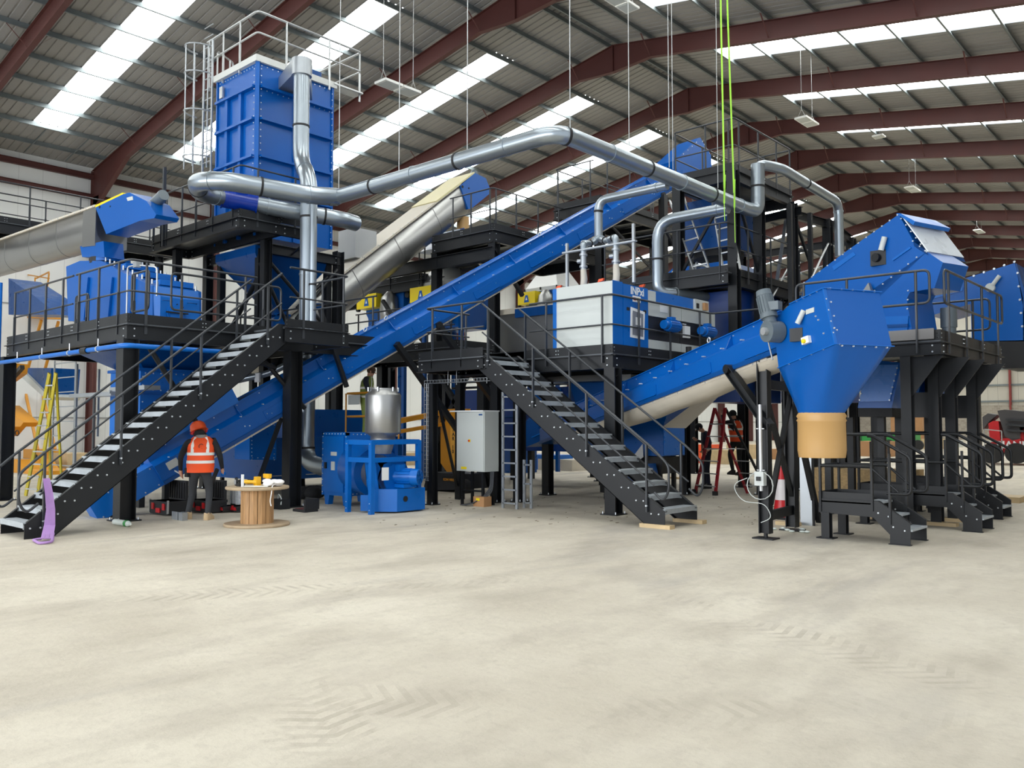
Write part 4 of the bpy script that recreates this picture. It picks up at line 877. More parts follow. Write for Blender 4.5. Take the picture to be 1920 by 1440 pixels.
m = MB(); m.prism([Lf(1.9, -.03, .9), Lf(2.0, -.03, 1.0), Lf(2.6, -.03, .6), Lf(2.5, -.03, .5)], lat*.03); m.build('strap', BLUED, s2)

# ================================================================== DUST FILTER
X1, X0, Y0, Y1, ZT, ZB = -18.3, -20.2, 11.02, 13.22, 10.55, 6.25
df = thing('dust_filter', 'tall blue square dust filter with ribbed panels and a grey railed roof, upper left', 'dust filter', ((X0+X1)/2, (Y0+Y1)/2, ZL))
MB().box((X0, Y0, ZB), (X1, Y1, ZT)).build('casing', BLUE, df)
m = MB(); zs = [ZB+.05, 7.35, 8.22, 9.15, 9.95]
for z in zs[1:]:
    m.bar((X1+.05, Y0+.05, z), (X1+.05, Y1-.05, z), .15, .06); m.bar((X0+.05, Y0-.05, z), (X1-.05, Y0-.05, z), .15, .06)
for yy in (Y0+1.05,): m.bar((X1+.03, yy, ZB), (X1+.03, yy, 9.95), .05, .05)
for xx in (X0+.55, X0+1.2): m.bar((xx, Y0-.03, ZB), (xx, Y0-.03, 9.95), .12, .10, up=(0, 1, 0))
m.bar((X1+.0, Y0+.0, ZB), (X1, Y0, ZT), .1, .1, up=(1, 1, 0)); m.bar((X1+.01, Y1, ZB), (X1+.01, Y1, ZT), .06, .06, up=(1, 0, 0)); m.bar((X0, Y0-.01, ZB), (X0, Y0-.01, ZT), .06, .06, up=(1, 0, 0)); m.build('stiffener', BLUE, df)
m = MB()
for i in range(26): z = ZB+.1+i*.168; m.bolt((X1+.06, Y0+.06, z), (1, 0, 0), .018); m.bolt((X1-.06, Y0-.06, z), (0, -1, 0), .018); m.bolt((X1+.04, Y1-.03, z), (1, 0, 0), .016)
for i in range(14): m.bolt((X1, Y0+.1+i*.155, ZT-.06), (1, 0, 0), .018); m.bolt((X1, Y0+.1+i*.155, 9.9), (1, 0, 0), .014); m.bolt((X0+.1+i*.13, Y0, ZT-.06), (0, -1, 0), .018)
m.build('bolt_row', BOLT, df)
m = MB(); m.box((X0-.08, Y0-.1, ZT), (X1+.08, Y1+.1, ZT+.16)); rf = m.build('roof_kerb', mat('pale_grey_kerb', srgb(200, 202, 198), .5), df)
m = MB(); m.box((X1-.9, Y0+1.2, ZT+.16), (X1-.2, Y1-.2, ZT+.42)); m.build('roof_hatch', BLUED, df)
MB().prism([(X0+.2, Y0-.08, 10.05), (X0+.34, Y0-.08, 10.05), (X0+.34, Y0-.08, 10.35), (X0+.2, Y0-.08, 10.35)], (0, .04, 0)).build('sign_plate', ALU, df)
# silvery roof rail
g = guardrail(df, [(X0-.6, Y0+.0, ZT+.1), (X1+.06, Y0-.06, ZT+.1), (X1+.06, Y1+.9, ZT+.1), (X0, Y1+.9, ZT+.1)], h=1.15, mt=ALU, r=.03, posts=[(X0-.45, Y0-.02, ZT+.1), (X0+.3, Y0-.04, ZT+.1), (X0+1.15, Y0-.06, ZT+.1), (X1+.08, Y0+.75, ZT+.1), (X1+.08, Y0+2.05, ZT+.1), (X1+.0, Y1+.9, ZT+.1), (X0+.5, Y1+.9, ZT+.1)], mid=.62)
m = MB(); m.bar((X1+.05, Y1, ZT+.12), (X1+.05, Y1+.95, ZT+.12), .05, .05); m.box((X1-.3, Y1, ZT+.1), (X1+.1, Y1+.95, ZT+.14)); m.build('roof_extension', ALU, df)
g = guardrail(df, [(X0-.6, Y0+.75, ZT), (X0-.25, Y0+.1, ZT)], ends=('loop', 'loop'), h=.95, mt=ALU, r=.025, posts=[(X0-.5, Y0+.6, ZT)], mid=.2)
# caged ladder at its left corner
ld = thing('caged_ladder', 'silver caged access ladder up the left side of the blue dust filter', 'ladder', (X0-.5, Y0+.1, ZF))
lx, ly = X0-.45, Y0-.05; m = MB()
for dx in (-.22, .22): m.bar((lx+dx, ly, ZF+1.4), (lx+dx, ly, ZT+1.2), .07, .03)
m.build('rail', GALV, ld)
m = MB(); [m.tube([(lx-.22, ly, ZF+1.6+i*.28), (lx+.22, ly, ZF+1.6+i*.28)], .014, 6) for i in range(16)]; m.build_each('rung', GALV, ld)
m = MB()
for z in (ZF+2.2, ZF+3.4, ZF+4.4, ZT+.95):
    m.tube([(lx+math.cos(a)*.36, ly-.12-math.sin(a)*.5, z) for a in [PI*k/10 for k in range(11)]], .022, 6)
for a in (.15, .9, 1.57, 2.25, 3.0): m.bar((lx+math.cos(a)*.36, ly-.12-math.sin(a)*.5, ZF+1.9), (lx+math.cos(a)*.36, ly-.12-math.sin(a)*.5, ZT+.95), .045, .012)
m.build('cage', GALV, ld)
# hopper and rotary valve below
cx, cy = (X0+X1)/2+.15, (Y0+Y1)/2
m = MB(); m.box((X0, Y0, ZB-.42), (X1, Y1, ZB-.22)); m.build('flange', BLUED, df)
m = MB(); R_ = lambda s, z: [(cx-s, cy-s, z), (cx+s, cy-s, z), (cx+s, cy+s, z), (cx-s, cy+s, z)]
m.loft([[(X0, Y0, ZB-.42), (X1, Y0, ZB-.42), (X1, Y1, ZB-.42), (X0, Y1, ZB-.42)], R_(.22, 4.65), R_(.22, 4.45)]); m.build('cone_hopper', BLUED, df)
m = MB(); m.cyl((cx-.3, cy, 4.25), (cx+.3, cy, 4.25), .26, n=20); m.box((cx-.3, cy-.25, 3.95), (cx+.3, cy+.25, 4.05)); m.box((cx-.3, cy-.25, 4.44), (cx+.3, cy+.25, 4.5)); m.build('rotary_valve', BLUE, df)
m = MB(); m.box((cx-.22, cy-.22, 3.6), (cx+.22, cy+.22, 3.95)); m.build('outlet', CARD, df)
m = MB(); [m.bar((x, y, ZL), (x, y, ZB-.3), .16, .16, up=(1, 0, 0)) for x in (X0+.05, X1-.05) for y in (Y0+.15, Y1-.05)]; m.build_each('leg', BLK, df)
m = MB(); m.tube([(X1+.02, Y0+.1, 5.6), (X1, Y0+.9, 4.2), (X1, Y1-.1, 3.7)], .05, 8); m.tube([(X1+.02, Y1-.1, 5.5), (X1, Y0+1.2, 4.6)], .05, 8); m.build('brace', BLK, df)

# ================================================================== DUCTWORK
def duct(parent, pts, r, seam=1.0, rad=.4, k=6, mt=None, bands=True, name='duct_run', n=20):
    P = fillet(pts, rad, k); m = MB(); m.tube(P, r, n); o = m.build(name, mt or DUCT, parent)
    if bands:
        acc = 0; nxt = .25; cnt = 0
        for a, b_ in zip(P[:-1], P[1:]):
            L = (b_-a).length; d = (b_-a).normalized()
            while nxt < acc+L:
                c = a+d*(nxt-acc); MB().cyl(c-d*.022, c+d*.022, r+.012, n=n, cap=True).build('clamp_band', RUB if cnt % 2 else DUCT, o); cnt += 1; nxt += seam
            acc += L
    return o
vd = thing('extraction_duct', 'thick vertical round steel duct from the dust filter down to the blue fan housing', 'duct', (-17.2, 11.8, 0))
xa, ya = -16.35, 11.2
q = at(565, 200, X=-17.1)
duct(vd, [(q.x, q.y, 10.35), (q.x, q.y, 7.95), (xa, ya, 7.3), (xa, ya, .86), (-15.6, 11.05, .74), (-14.95, 10.98, .74)], .19, seam=1.32, rad=.42)
m = MB(); m.cyl((q.x, q.y, 10.0), (q.x, q.y, 10.4), .24, n=20); m.build('plenum', GALV, vd)
m = MB(); m.loft([[(X1+.0, 11.6, 10.05), (X1, 12.6, 10.05), (X1, 12.6, 10.35), (X1, 11.6, 10.35)], [(q.x, q.y-.23, 10.0), (q.x, q.y+.23, 10.0), (q.x, q.y+.23, 10.4), (q.x, q.y-.23, 10.4)]]); m.build('plenum', GALV, vd)
m = MB(); m.bar((X1, 12.0, 7.3), (xa, ya, 7.3), .04, .03); m.bar((X1, 12.0, 5.9), (xa, ya, 5.9), .04, .03); m.build('wall_bracket', BLK, vd)
hd_ = thing('overhead_duct', 'long overhead steel duct crossing from the filter, bending over the cabinet toward the steel tower', 'duct', (-11.6, 14.1, 7.85))
e1 = at(1045, 247, X=-8.88); zc_ = e1.z; e2 = at(1400, 385, X=e1.x); e2.z = zc_
b0 = atd(425, 339, 17.2); b1 = atd(580, 366, 18.0); b2_ = at(632, 371, Y=e1.y); b2_.z = zc_
low = [atd(640, 411, 20.3), atd(560, 398, 19.9), atd(480, 383, 19.5), atd(418, 371, 19.25)]
duct(hd_, [low[3], atd(374, 362, 18.6), atd(368, 340, 17.4), b0, b1, b2_], .19, seam=1.0, rad=.35, k=7)
duct(hd_, [b2_-V((.25, 0, 0)), b2_, e1, e2, e2+V((.1, .35, .0)), e2+V((.1, .38, 1.1))], .155, seam=1.25, rad=.42, k=7)
du_ = duct(hd_, [low[2]+(low[1]-low[2])*.02, low[1], low[0], low[0]+V((-.1, .5, 0))], .19, seam=1.3, rad=.3)
m = MB(); m.cyl(low[3], low[2], .215, n=24); m.cyl(low[3]-(low[3]-low[2]).normalized()*.0, low[3]+(low[3]-low[2]).normalized()*.03, .24, n=24); m.cyl(low[2], low[2]-(low[3]-low[2]).normalized()*.03, .24, n=24); m.build('inline_fan', mat('dark_blue_enamel', srgb(0, 48, 150), .25), hd_)
t_ = e2+V((.1, .38, 1.1))
te = at(1572, 380, X=-8.5); duct(hd_, [t_-V((0, 0, .4)), t_, V((-8.5, t_.y+.6, t_.z)), te, V((te.x, te.y, at(1572, 480, X=-8.5).z))], .12, seam=2.2, rad=.35)
sd = thing('branch_duct', 'slim vertical steel duct running down in front of the thick vertical one', 'duct', (-17, 11.5, 3))
c0 = atd(560, 362, 19.2); c1_ = atd(588, 364, 19.25); c2_ = V((c1_.x+.0, c1_.y, 3.0))
duct(sd, [c0, c1_+V((0, 0, .02)), V((c1_.x, c1_.y, 2.95)), atd(562, 672, 18.9), atd(505, 700, 18.9), atd(430, 716, 18.9), atd(418, 735, 18.9)], .075, seam=2.1, rad=.22, n=14)
m = MB(); g = atd(482, 708, 18.8); m.box(g-V((.09, .01, .1)), g+V((.09, .03, .1))); m.build('damper_plate', WHT, sd)
m = MB(); g = atd(414, 760, 18.9); g2 = atd(420, 733, 18.9); m.cyl(g2, g, .10, .08, 14); m.build('duct_cone', DUCT, sd); m = MB(); m.cyl(g, g-V((.05, 0, .35)), .12, .16, 14); m.build('hood', BLUE, sd)
# branches from the overhead duct to the cabinet
yb = thing('branch_duct', 'slim duct dropping from the overhead duct, forked in two above the cabinet', 'duct', (-11, 14.5, 5))
j0 = e1+(e2-e1).normalized()*((at(1255, 352, X=e1.x)-e1).length); j0 = V((j0.x-.05, j0.y, zc_-.12)); jA = V((j0.x, j0.y, zc_-.15))
k1 = at(1122, 378, P=jA, N=(0, 1, 0)); k1.z = jA.z
kt = at(1122, 448, X=k1.x, Y=None) if False else V((k1.x, k1.y, 0)); zk = at(1122, 446, P=k1, N=FW).z
fk = V((k1.x, k1.y, zk))
duct(yb, [jA, V((k1.x, k1.y, jA.z)), fk], .09, seam=1.6, rad=.25)
capz = 4.42
L_ = at(1094, 532, Y=13.75); R__ = at(1155, 527, Y=13.75)
for p_, tgt in ((-1, L_), (1, R__)):
    tgt = V((tgt.x, tgt.y, 0)); duct(yb, [fk, fk+(V((tgt.x, tgt.y, fk.z))-fk)*.5+V((0, 0, -.22)), V((tgt.x, tgt.y, fk.z-.28)), V((tgt.x, tgt.y, capz+.75))], .065, seam=.32, rad=.14, bands=True, n=14)
    m = MB(); m.cyl((tgt.x, tgt.y, capz+.75), (tgt.x, tgt.y, capz+.4), .06, n=14); m.cyl((tgt.x, tgt.y, capz+.72), (tgt.x, tgt.y, capz+.68), .085, n=14); m.cyl((tgt.x, tgt.y, capz+.48), (tgt.x, tgt.y, capz+.44), .085, n=14); m.cyl((tgt.x-.13, tgt.y-.02, capz+.58), (tgt.x, tgt.y, capz+.58), .045, n=10); m.build('slide_valve', GALV, yb)
    m = MB(); m.tube([(tgt.x, tgt.y, capz+.4), (tgt.x+.015, tgt.y, capz+.2), (tgt.x-.01, tgt.y, capz)], .07, 14, rs=[.06, .07, .065]); m.build('flexible_hose', CREAM, yb)
m = MB(); m.bar((L_.x-.5, L_.y, capz+.8), (R__.x+.5, R__.y, capz+.8), .03, .03); m.bar((L_.x-.5, L_.y-.06, capz+.8), (R__.x+.5, R__.y-.06, capz+.8), .03, .03)
m.bar((L_.x-.42, L_.y, capz-.0), (L_.x-.42, L_.y, capz+1.0), .05, .05, up=(1, 0, 0)); m.bar((R__.x+.42, R__.y, capz), (R__.x+.42, R__.y, capz+1.15), .05, .05, up=(1, 0, 0)); m.build('strut_frame', GALV, yb)
dd_ = thing('branch_duct', 'medium steel duct bending down from the overhead duct beside the steel tower', 'duct', (-11, 18, 4))
g0 = V((e1.x, at(1365, 385, X=e1.x).y, zc_-.15)); g1 = at(1232, 415, P=g0, N=(0, 1, 0)); g1.z = g0.z; zz = at(1240, 548, P=g1, N=FW).z
duct(dd_, [g0, g1, V((g1.x, g1.y, zz)), V((g1.x+.25, g1.y+.35, zz-.02))], .125, seam=2.3, rad=.5)
m = MB(); q = V((g1.x+.25, g1.y+.35, zz-.02)); m.cyl(q, q+V((.2, .9, .0)), .14, n=16); m.cyl(q+V((.2, .9, 0)), q+V((.35, 1.6, 0)), .12, n=16); m.build('clear_hose', mat('smoky_hose', srgb(120, 128, 130), .35, metal=.4, bump=.6, bscale=60), dd_)

# hanger rods of the overhead duct
def rodtop(x, y): return rz(abs(x-RX), .0)-.02
rods = []
for (px, py, where) in ((635, 362, 'left end of the overhead duct'), (748, 335, 'overhead duct, second from its left end'), (876, 290, 'middle of the overhead duct'), (1069, 240, 'corner bend of the overhead duct')):
    q = at(px, py, P=e1, N=V((b2_.y-e1.y, e1.x-b2_.x, 0))); rods.append((q.x, q.y, q.z, where))
for k, (px, where) in enumerate(((1180, 'overhead duct just right of its corner bend'), (1255, 'overhead duct, left of the close pair'), (1262, 'overhead duct, right of the close pair'), (1346, 'overhead duct left of the green straps'))):
    q = at(px, 330, X=e1.x); rods.append((q.x, q.y, zc_+.2, where))
for x, y, z, where in rods:
    t = thing('hanger_rod', 'thin hanger rod from the roof to the '+where, 'rod', (x, y, z), 'hanger rods of the overhead duct')
    zt_ = rodtop(x, y); m = MB(); m.tube([(x, y, z), (x, y, zt_)], .009, 6); m.build('rod', ALU, t)
    m = MB(); m.cyl((x, y, z+(zt_-z)*.55), (x, y, z+(zt_-z)*.55+.12), .022, n=8); m.build('turnbuckle', ALU, t)

# green lifting straps hung from the roof round the overhead duct
for px, nm, zlo, bow in ((1355, 'left', 6.0, .0), (1368, 'right', 5.6, .25)):
    q = at(px, 300, X=e1.x+.25); m = MB(); zt_ = rodtop(q.x, q.y)
    P_ = [V((q.x, q.y-bow*.8, zt_)), V((q.x, q.y, 10.5)), V((q.x, q.y+.06+bow*.5, zc_+.1)), V((q.x+.02, q.y+.05+bow*.5, 7)), V((q.x-.03, q.y+.1+bow*.6, 6.4)), V((q.x+.03, q.y+bow*.6, zlo))]
    for i in range(len(P_)-1): m.bar(P_[i], P_[i+1], .012 if P_[i].z < zc_ else .035, .012, up=(1, -1, 0))
    o = m.build('lifting_strap', GREEN); tag(o, 'lime green lifting strap hanging from the roof by the steel tower, %s of the two' % nm, 'strap')

# ================================================================== HANGING LAMPS
def lamp(px, py, Yd, L=1.25, label=''):
    c = atd(px, py, Yd); dx = abs(c.x-RX); t = thing('hanging_lamp', label, 'lamp', tuple(c), 'white panel lamps under the roof')
    m = MB()
    for s in (-.5, .5): m.box((c.x-.24, c.y+s*L*.52-L*.25, c.z-.03), (c.x+.24, c.y+s*L*.52+L*.24, c.z+.04)); 
    m.build('lamp_body', mat('lamp_white_enamel', srgb(226, 226, 220), .45), t)
    m = MB(); [m.box((c.x-.19, c.y+s*L*.52-L*.19, c.z-.04), (c.x+.19, c.y+s*L*.52+L*.19, c.z-.03)) for s in (-.5, .5)]; m.build('diffuser', GREYC, t)
    m = MB(); [m.tube([(c.x, c.y+s*L*.42, c.z+.35), (c.x, c.y+s*L*.42, rz(dx, .23))], .008, 5) for s in (-1, 1)]
    [m.tube([(c.x+q*.15, c.y+s*L*.42, c.z+.04), (c.x, c.y+s*L*.42, c.z+.35)], .006, 5) for s in (-1, 1) for q in (-1, 1)]; m.build('suspension_wire', ALU, t)
lamp(747, 165, 24.0, 1.3, 'white panel lamp hanging above the overhead duct, nearest on the left')
lamp(1513, 228, 33, 1.2, 'white panel lamp hanging above the right end of the steel tower')
lamp(1711, 355, 46, 1.3, 'white panel lamp hanging above the largest blue conveyor head')
lamp(1836, 434, 62, 1.5, 'white panel lamp hanging in the distance, left of the farthest one')
lamp(1901, 475, 78, 1.6, 'farthest white panel lamp, near the right edge of the view')
lamp(1165, 6, 25, 1.2, 'white panel lamp cut by the top edge of the view')
lamp(1648, 256, 40, .5, 'small white sensor lamp fixed high on the right roof slope')

# ================================================================== MACHINES ON AND UNDER THE LEFT MEZZANINE
g = lambda px, py, Y: at(px, py, Y=Y)
dm = thing('drum_machine', 'big blue drum machine with round hatch door on the left mezzanine', 'machine', (-17.5, 8.5, ZL))
Yb = 8.05; pr_ = [(128, 602), (124, 500), (150, 489), (190, 489), (232, 512), (286, 536), (286, 602)]
MB().prism([g(x, y, Yb) for x, y in pr_], (0, 1.08, 0)).build('casing', BLUE, dm)
XR = g(286, 560, Yb).x
zt0, zb0 = g(286, 536, Yb).z, ZL+.05
MB().loft([[(XR, Yb+.02, zb0), (XR, Yb+1.0, zb0), (XR, Yb+1.0, zt0), (XR, Yb+.02, zt0)], [(XR+.10, Yb+.12, zb0), (XR+.10, Yb+.98, zb0), (XR+.10, Yb+.98, zt0-.22), (XR+.10, Yb+.12, zt0-.22)]]).build('end_casing', BLUE2, dm)  # brighter blue than the casing: light caught by this face, put into its colour
m = MB(); hc = V((XR+.11, Yb+.45, zb0+.5)); m.cyl(hc, hc+V((.03, 0, 0)), .2, n=28); m.cyl(hc+V((.03, 0, 0)), hc+V((.05, 0, 0)), .16, n=28); hh = m.build('round_hatch', BLUE2, dm)
m = MB(); m.bar(hc+V((.07, -.24, 0)), hc+V((.07, .24, 0)), .03, .03); [m.bolt(hc+V((.05, math.cos(a)*.18, math.sin(a)*.18)), (1, 0, 0), .014, .03) for a in [k*PI/4 for k in range(8)]]; m.build('hatch_bar', BLK, hh)
m = MB(); 
for yy in (Yb+.15, Yb+.7): m.tube(fillet([(XR+.12, yy, zt0-.3), (XR+.18, yy, zt0-.3), (XR+.18, yy+.2, zt0-.3), (XR+.12, yy+.2, zt0-.3)], .03), .01, 6)
m.build_each('grab_handle', BLUED, dm)
m = MB()
for i in range(12): a, b_ = V(g(190, 489, Yb)), V(g(286, 536, Yb)); c = a.lerp(b_, i/11); m.cyl(c+V((0, .1+.0*i, 0)), c+V((0, .1, .1)), .02, n=6); m.cyl(c+V((0, .95, 0)), c+V((0, .95, .1)), .02, n=6)
m.build_each('clamp_bolt', BOLT, dm)
m = MB()
for fr_ in (.2, .55, .85): a = V(g(190, 489, Yb)).lerp(V(g(286, 536, Yb)), fr_); m.box(a+V((-.25, .25, -.05)), a+V((.2, 1.0, .07)))
m.build_each('lid', BLUE2, dm)
m = MB()
for x in (160, 205, 245): a = g(x, 600, Yb); b_ = g(x+8, 520, Yb); m.bar(a-V((0, .03, 0)), b_-V((0, .03, 0)), .05, .08)
m.build_each('stiffener', BLUE, dm)
m = MB(); m.cyl(V(g(172, 489, Yb))+V((0, .45, 0)), V(g(172, 489, Yb))+V((0, .45, .08)), .42, n=26); m.build('inlet_flange', BLUE2, dm)
ap = thing('air_pipe', 'thin pale air pipe with valve standing beside the drum machine', 'pipe', (-16.6, 7.7, ZL))
pp = V(g(238, 560, 7.7)); MB().tube(fillet([(pp.x, 7.7, ZL), (pp.x, 7.7, 4.95), (pp.x+.35, 7.75, 4.95), (pp.x+.7, 8.0, 4.9), (pp.x+.7, 8.0, 4.3)], .08), .017, 8).build('pipe_run', ALU, ap)
MB().box((pp.x+.25, 7.7, 4.9), (pp.x+.4, 7.8, 5.02)).build('valve', GALV, ap)
lm = thing('blue_hopper', 'blue bolted hopper box under the left mezzanine behind the long stair', 'hopper', (-17.5, 8.3, 0))
bx = (-18.3, -16.9, 7.65, 8.95)
MB().box((bx[0], bx[2], 1.0), (bx[1], bx[3], 2.78)).build('casing', BLUE2, lm)
m = MB(); m.box((bx[0]-.05, bx[2]-.05, 2.74), (bx[1]+.05, bx[3]+.05, 2.8)); m.box((bx[0]-.04, bx[2]-.04, 2.28), (bx[1]+.04, bx[3]+.04, 2.32)); m.build('flange', BLUE, lm)
MB().loft([[(bx[0]+.1, bx[2]+.1, 2.8), (bx[1]-.1, bx[2]+.1, 2.8), (bx[1]-.1, bx[3]-.1, 2.8), (bx[0]+.1, bx[3]-.1, 2.8)], [(bx[0]-.6, bx[2]-.4, 3.15), (bx[1]+.5, bx[2]-.4, 3.15), (bx[1]+.5, bx[3]+.9, 3.15), (bx[0]-.6, bx[3]+.9, 3.15)]]).build('cone_hopper', BLUED, lm)
m = MB(); [m.bolt((bx[1], bx[2]+.1+i*.16, z), (1, 0, 0), .016) for i in range(8) for z in (2.7, 2.36, 1.06)]; [m.bolt((bx[1], y, 1.1+i*.17), (1, 0, 0), .016) for i in range(10) for y in (bx[2]+.05, bx[3]-.05)]; m.build('bolt_row', BOLT, lm)
MB().prism([(-16.9, 7.7, 1.35), (-16.9, 8.9, 1.75), (-16.9, 9.7, 1.75), (-16.9, 9.4, 1.35), (-16.9, 8.2, .75), (-16.9, 7.7, .6)], (-1.0, 0, 0)).build('chute_body', BLUE, lm)
MB().bar((-16.85, 7.35, 1.5), (-15.3, 6.75, 3.1), .1, .1).build('strut', RAIL, lm)
m = MB(); [m.bar((x, y, 0), (x, y, 1.0), .12, .12, up=(1, 0, 0)) for x in (-18.2, -17.0) for y in (7.75, 8.85)]; m.build_each('leg', BLK, lm)
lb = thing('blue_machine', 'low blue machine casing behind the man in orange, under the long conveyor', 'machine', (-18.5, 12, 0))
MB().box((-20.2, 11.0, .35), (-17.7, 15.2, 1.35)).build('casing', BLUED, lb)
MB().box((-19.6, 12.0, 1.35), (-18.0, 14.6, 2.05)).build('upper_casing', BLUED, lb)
m = MB(); [m.bar((-17.66, 11.1+k*1.0, .45), (-17.66, 11.9+k*1.0, .45), .02, .02) for k in range(4)]; m.build('handle_strip', ALU, lb)
m = MB(); [m.box((x-.04, y-.04, 0), (x+.04, y+.04, .35)) for x in (-20, -17.8) for y in (11.2, 13, 14.9)]; m.build_each('leg', BLK, lb)
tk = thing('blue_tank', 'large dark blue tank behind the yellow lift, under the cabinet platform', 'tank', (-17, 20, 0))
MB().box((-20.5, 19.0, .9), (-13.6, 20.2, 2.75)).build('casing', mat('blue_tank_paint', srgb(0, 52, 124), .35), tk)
m = MB(); [m.tube(fillet([(x, 18.98, 1.0), (x, 18.85, 1.0), (x, 18.85, 1.9), (x+1.0, 18.85, 1.9), (x+1.0, 18.98, 1.9)], .08), .025, 8) for x in (-19.6, -17.6, -15.6)]; m.build_each('grab_handle', BLUED, tk)
m = MB(); [m.box((x-.08, y-.08, 0), (x+.08, y+.08, .9)) for x in (-20.2, -17.2, -13.9) for y in (19.2, 20.0)]; m.build_each('leg', BLK, tk)
MB().box((-16.6, 18.96, 2.3), (-15.2, 19.0, 2.7)).build('sign_plate', BLUE2, tk)
# stainless box behind the long conveyor
sb_ = thing('stainless_feeder', 'long stainless box feeder behind the railing left of the white cabinet', 'feeder', (-13.8, 17.4, ZC))
MB().box((-16.6, 17.55, 3.5), (-11.9, 18.7, 4.75)).build('casing', STAIN, sb_)
m = MB(); m.box((-16.7, 17.5, 4.75), (-11.8, 18.75, 4.9)); m.build('lid', CREAM, sb_); m = MB(); m.box((-15.6, 17.45, 4.62), (-13.2, 17.55, 4.86)); m.build('side_rail', BLUED, sb_)
m = MB(); [m.box((x-.06, y-.06, 0), (x+.06, y+.06, 3.5)) for x in (-16.4, -12.1) for y in (17.7, 18.6)]; m.build_each('leg', BLK, sb_)
m = MB(); [m.tube([(-17.5, 16.9+.3*k, 2.7+.18*k), (-11.5, 17.1+.2*k, 2.72+.17*k)], .035, 8) for k in range(4)]
o = m.build('pipe_bundle', RAIL); tag(o, 'bundle of dark pipes running level behind the middle landing', 'pipes')
# ---------------- sifters with stainless hoods and yellow boxes
def sifter(px0, px1, py, Y, label, i):
    a = g(px0, py, Y); b_ = g(px1, py-13, Y); w_ = b_.x-a.x; z = (a.z+b_.z)/2; t = thing('sifter', label, 'sifter', (a.x+w_/2, Y+.8, 0), 'sifters with stainless hoods')
    D = 1.5; x0, x1 = a.x, b_.x
    m = MB(); R_ = lambda f, zz: [(x0+w_*f, Y+D*f, zz), (x1-w_*f, Y+D*f, zz), (x1-w_*f, Y+D*(1-f), zz), (x0+w_*f, Y+D*(1-f), zz)]
    m.loft([R_(0, z), R_(.28, z+.78)]); m.cyl((x0+w_/2, Y+D/2, z+.78), (x0+w_/2, Y+D/2, z+.92), .16, n=16); m.build('hood', STAIN, t)
    m = MB(); m.box((x0-.03, Y-.03, z-.14), (x1+.03, Y+D+.03, z)); m.mk(1); [m.bar((x0+q, Y-.04, z-.09), (x0+q, Y-.04, z+.0), .05, .04) for q in (.0, w_*.5, w_)]; m.build('rim', [ALU, BLK], t)
    MB().box((x0-.06, Y-.35, z-.62), (x0+w_*.5, Y+.05, z-.17)).build('yellow_guard', YEL, t)
    m = MB(); c = V((x0+w_*.24, Y-.355, z-.42)); m.prism([c+V((-.12, 0, -.13)), c+V((.12, 0, -.13)), c+V((.05, 0, .13)), c+V((-.05, 0, .13))], (0, -.005, 0)); lg = m.build('warning_sign', BLUE, t)
    m = MB(); m.prism([c+V((-.045, -.006, -.05)), c+V((.045, -.006, -.05)), c+V((0, -.006, .06))], (0, -.003, 0)); m.build('sign_triangle', WHT, lg)
    m = MB(); m.loft([[(x0+w_*.0, Y, z-.14), (x1, Y, z-.14), (x1, Y+D, z-.14), (x0, Y+D, z-.14)], [(x0, Y, z-.75), (x1, Y, z-.75), (x1, Y+D, z-.75), (x0, Y+D, z-.75)], [(x0+w_*.2, Y+.1, z-1.45), (x1-.2, Y+.1, z-1.45), (x1-.2, Y+D-.2, z-1.45), (x0+w_*.2, Y+D-.2, z-1.45)]]); m.build('body', BLUE, t)
    m = MB(); m.lathe((x0+w_*.72, Y-.12, z-1.35), [(.1, 0), (.3, .25), (.33, .6), (.28, 1.0), (.1, 1.2)], n=20); m.build('drum', STAIN, t)
    m = MB(); m.cyl((x0-.1, Y-.3, z-.62), (x0-.1, Y-.2, z-.62), .07, n=12); m.cyl((x1+.15, Y-.0, z-.3), (x1+.15, Y+.5, z-.3), .10, n=12); m.build_each('hand_wheel', BLK, t)
    m = MB(); [m.box((x-.06, y-.06, 0), (x+.06, y+.06, z-.7)) for x in (x0+.1, x1-.1) for y in (Y+.12, Y+D-.1)]; m.build_each('leg', BLUED, t)
sifter(687, 757, 548, 17.6, 'left sifter with trapezoid stainless hood and yellow guard box, nearest the white wall', 0)
sifter(787, 864, 533, 17.6, 'second sifter with stainless hood and yellow guard box, right of the first', 1)
sifter(985, 1045, 545, 23.5, 'half hidden sifter with pale hood under the long conveyor, left of the cabinet', 2)
pw = thing('pipework', 'tangle of dark pipes and valves under the high walkway above the sifters', 'pipework', (-18.5, 18.5, 6))
m = MB(); random.seed(3)
for k in range(12):
    x = -21+random.random()*4.6; y = 17.4+random.random()*1.5; z = 6.0+random.random()*.6; m.tube([(x, y, z), (x+random.uniform(.6, 1.8), y+random.uniform(-.2, .3), z+random.uniform(-.12, .12))], random.uniform(.02, .05), 7)
m.build('pipe_run', RAIL, pw); m = MB(); [m.cyl((x, 18.2, 5.75), (x, 18.2, 6.3), .22, n=16) for x in (-20.4, -18.1)]; m.build_each('brown_collar', RED, pw); m = MB(); [m.cyl((x, 17.7, 5.9), (x+.2, 17.7, 5.9), .11, n=12) for x in (-21.2, -19.3, -17.8, -17.2)]; m.build_each('valve', GALV, pw)

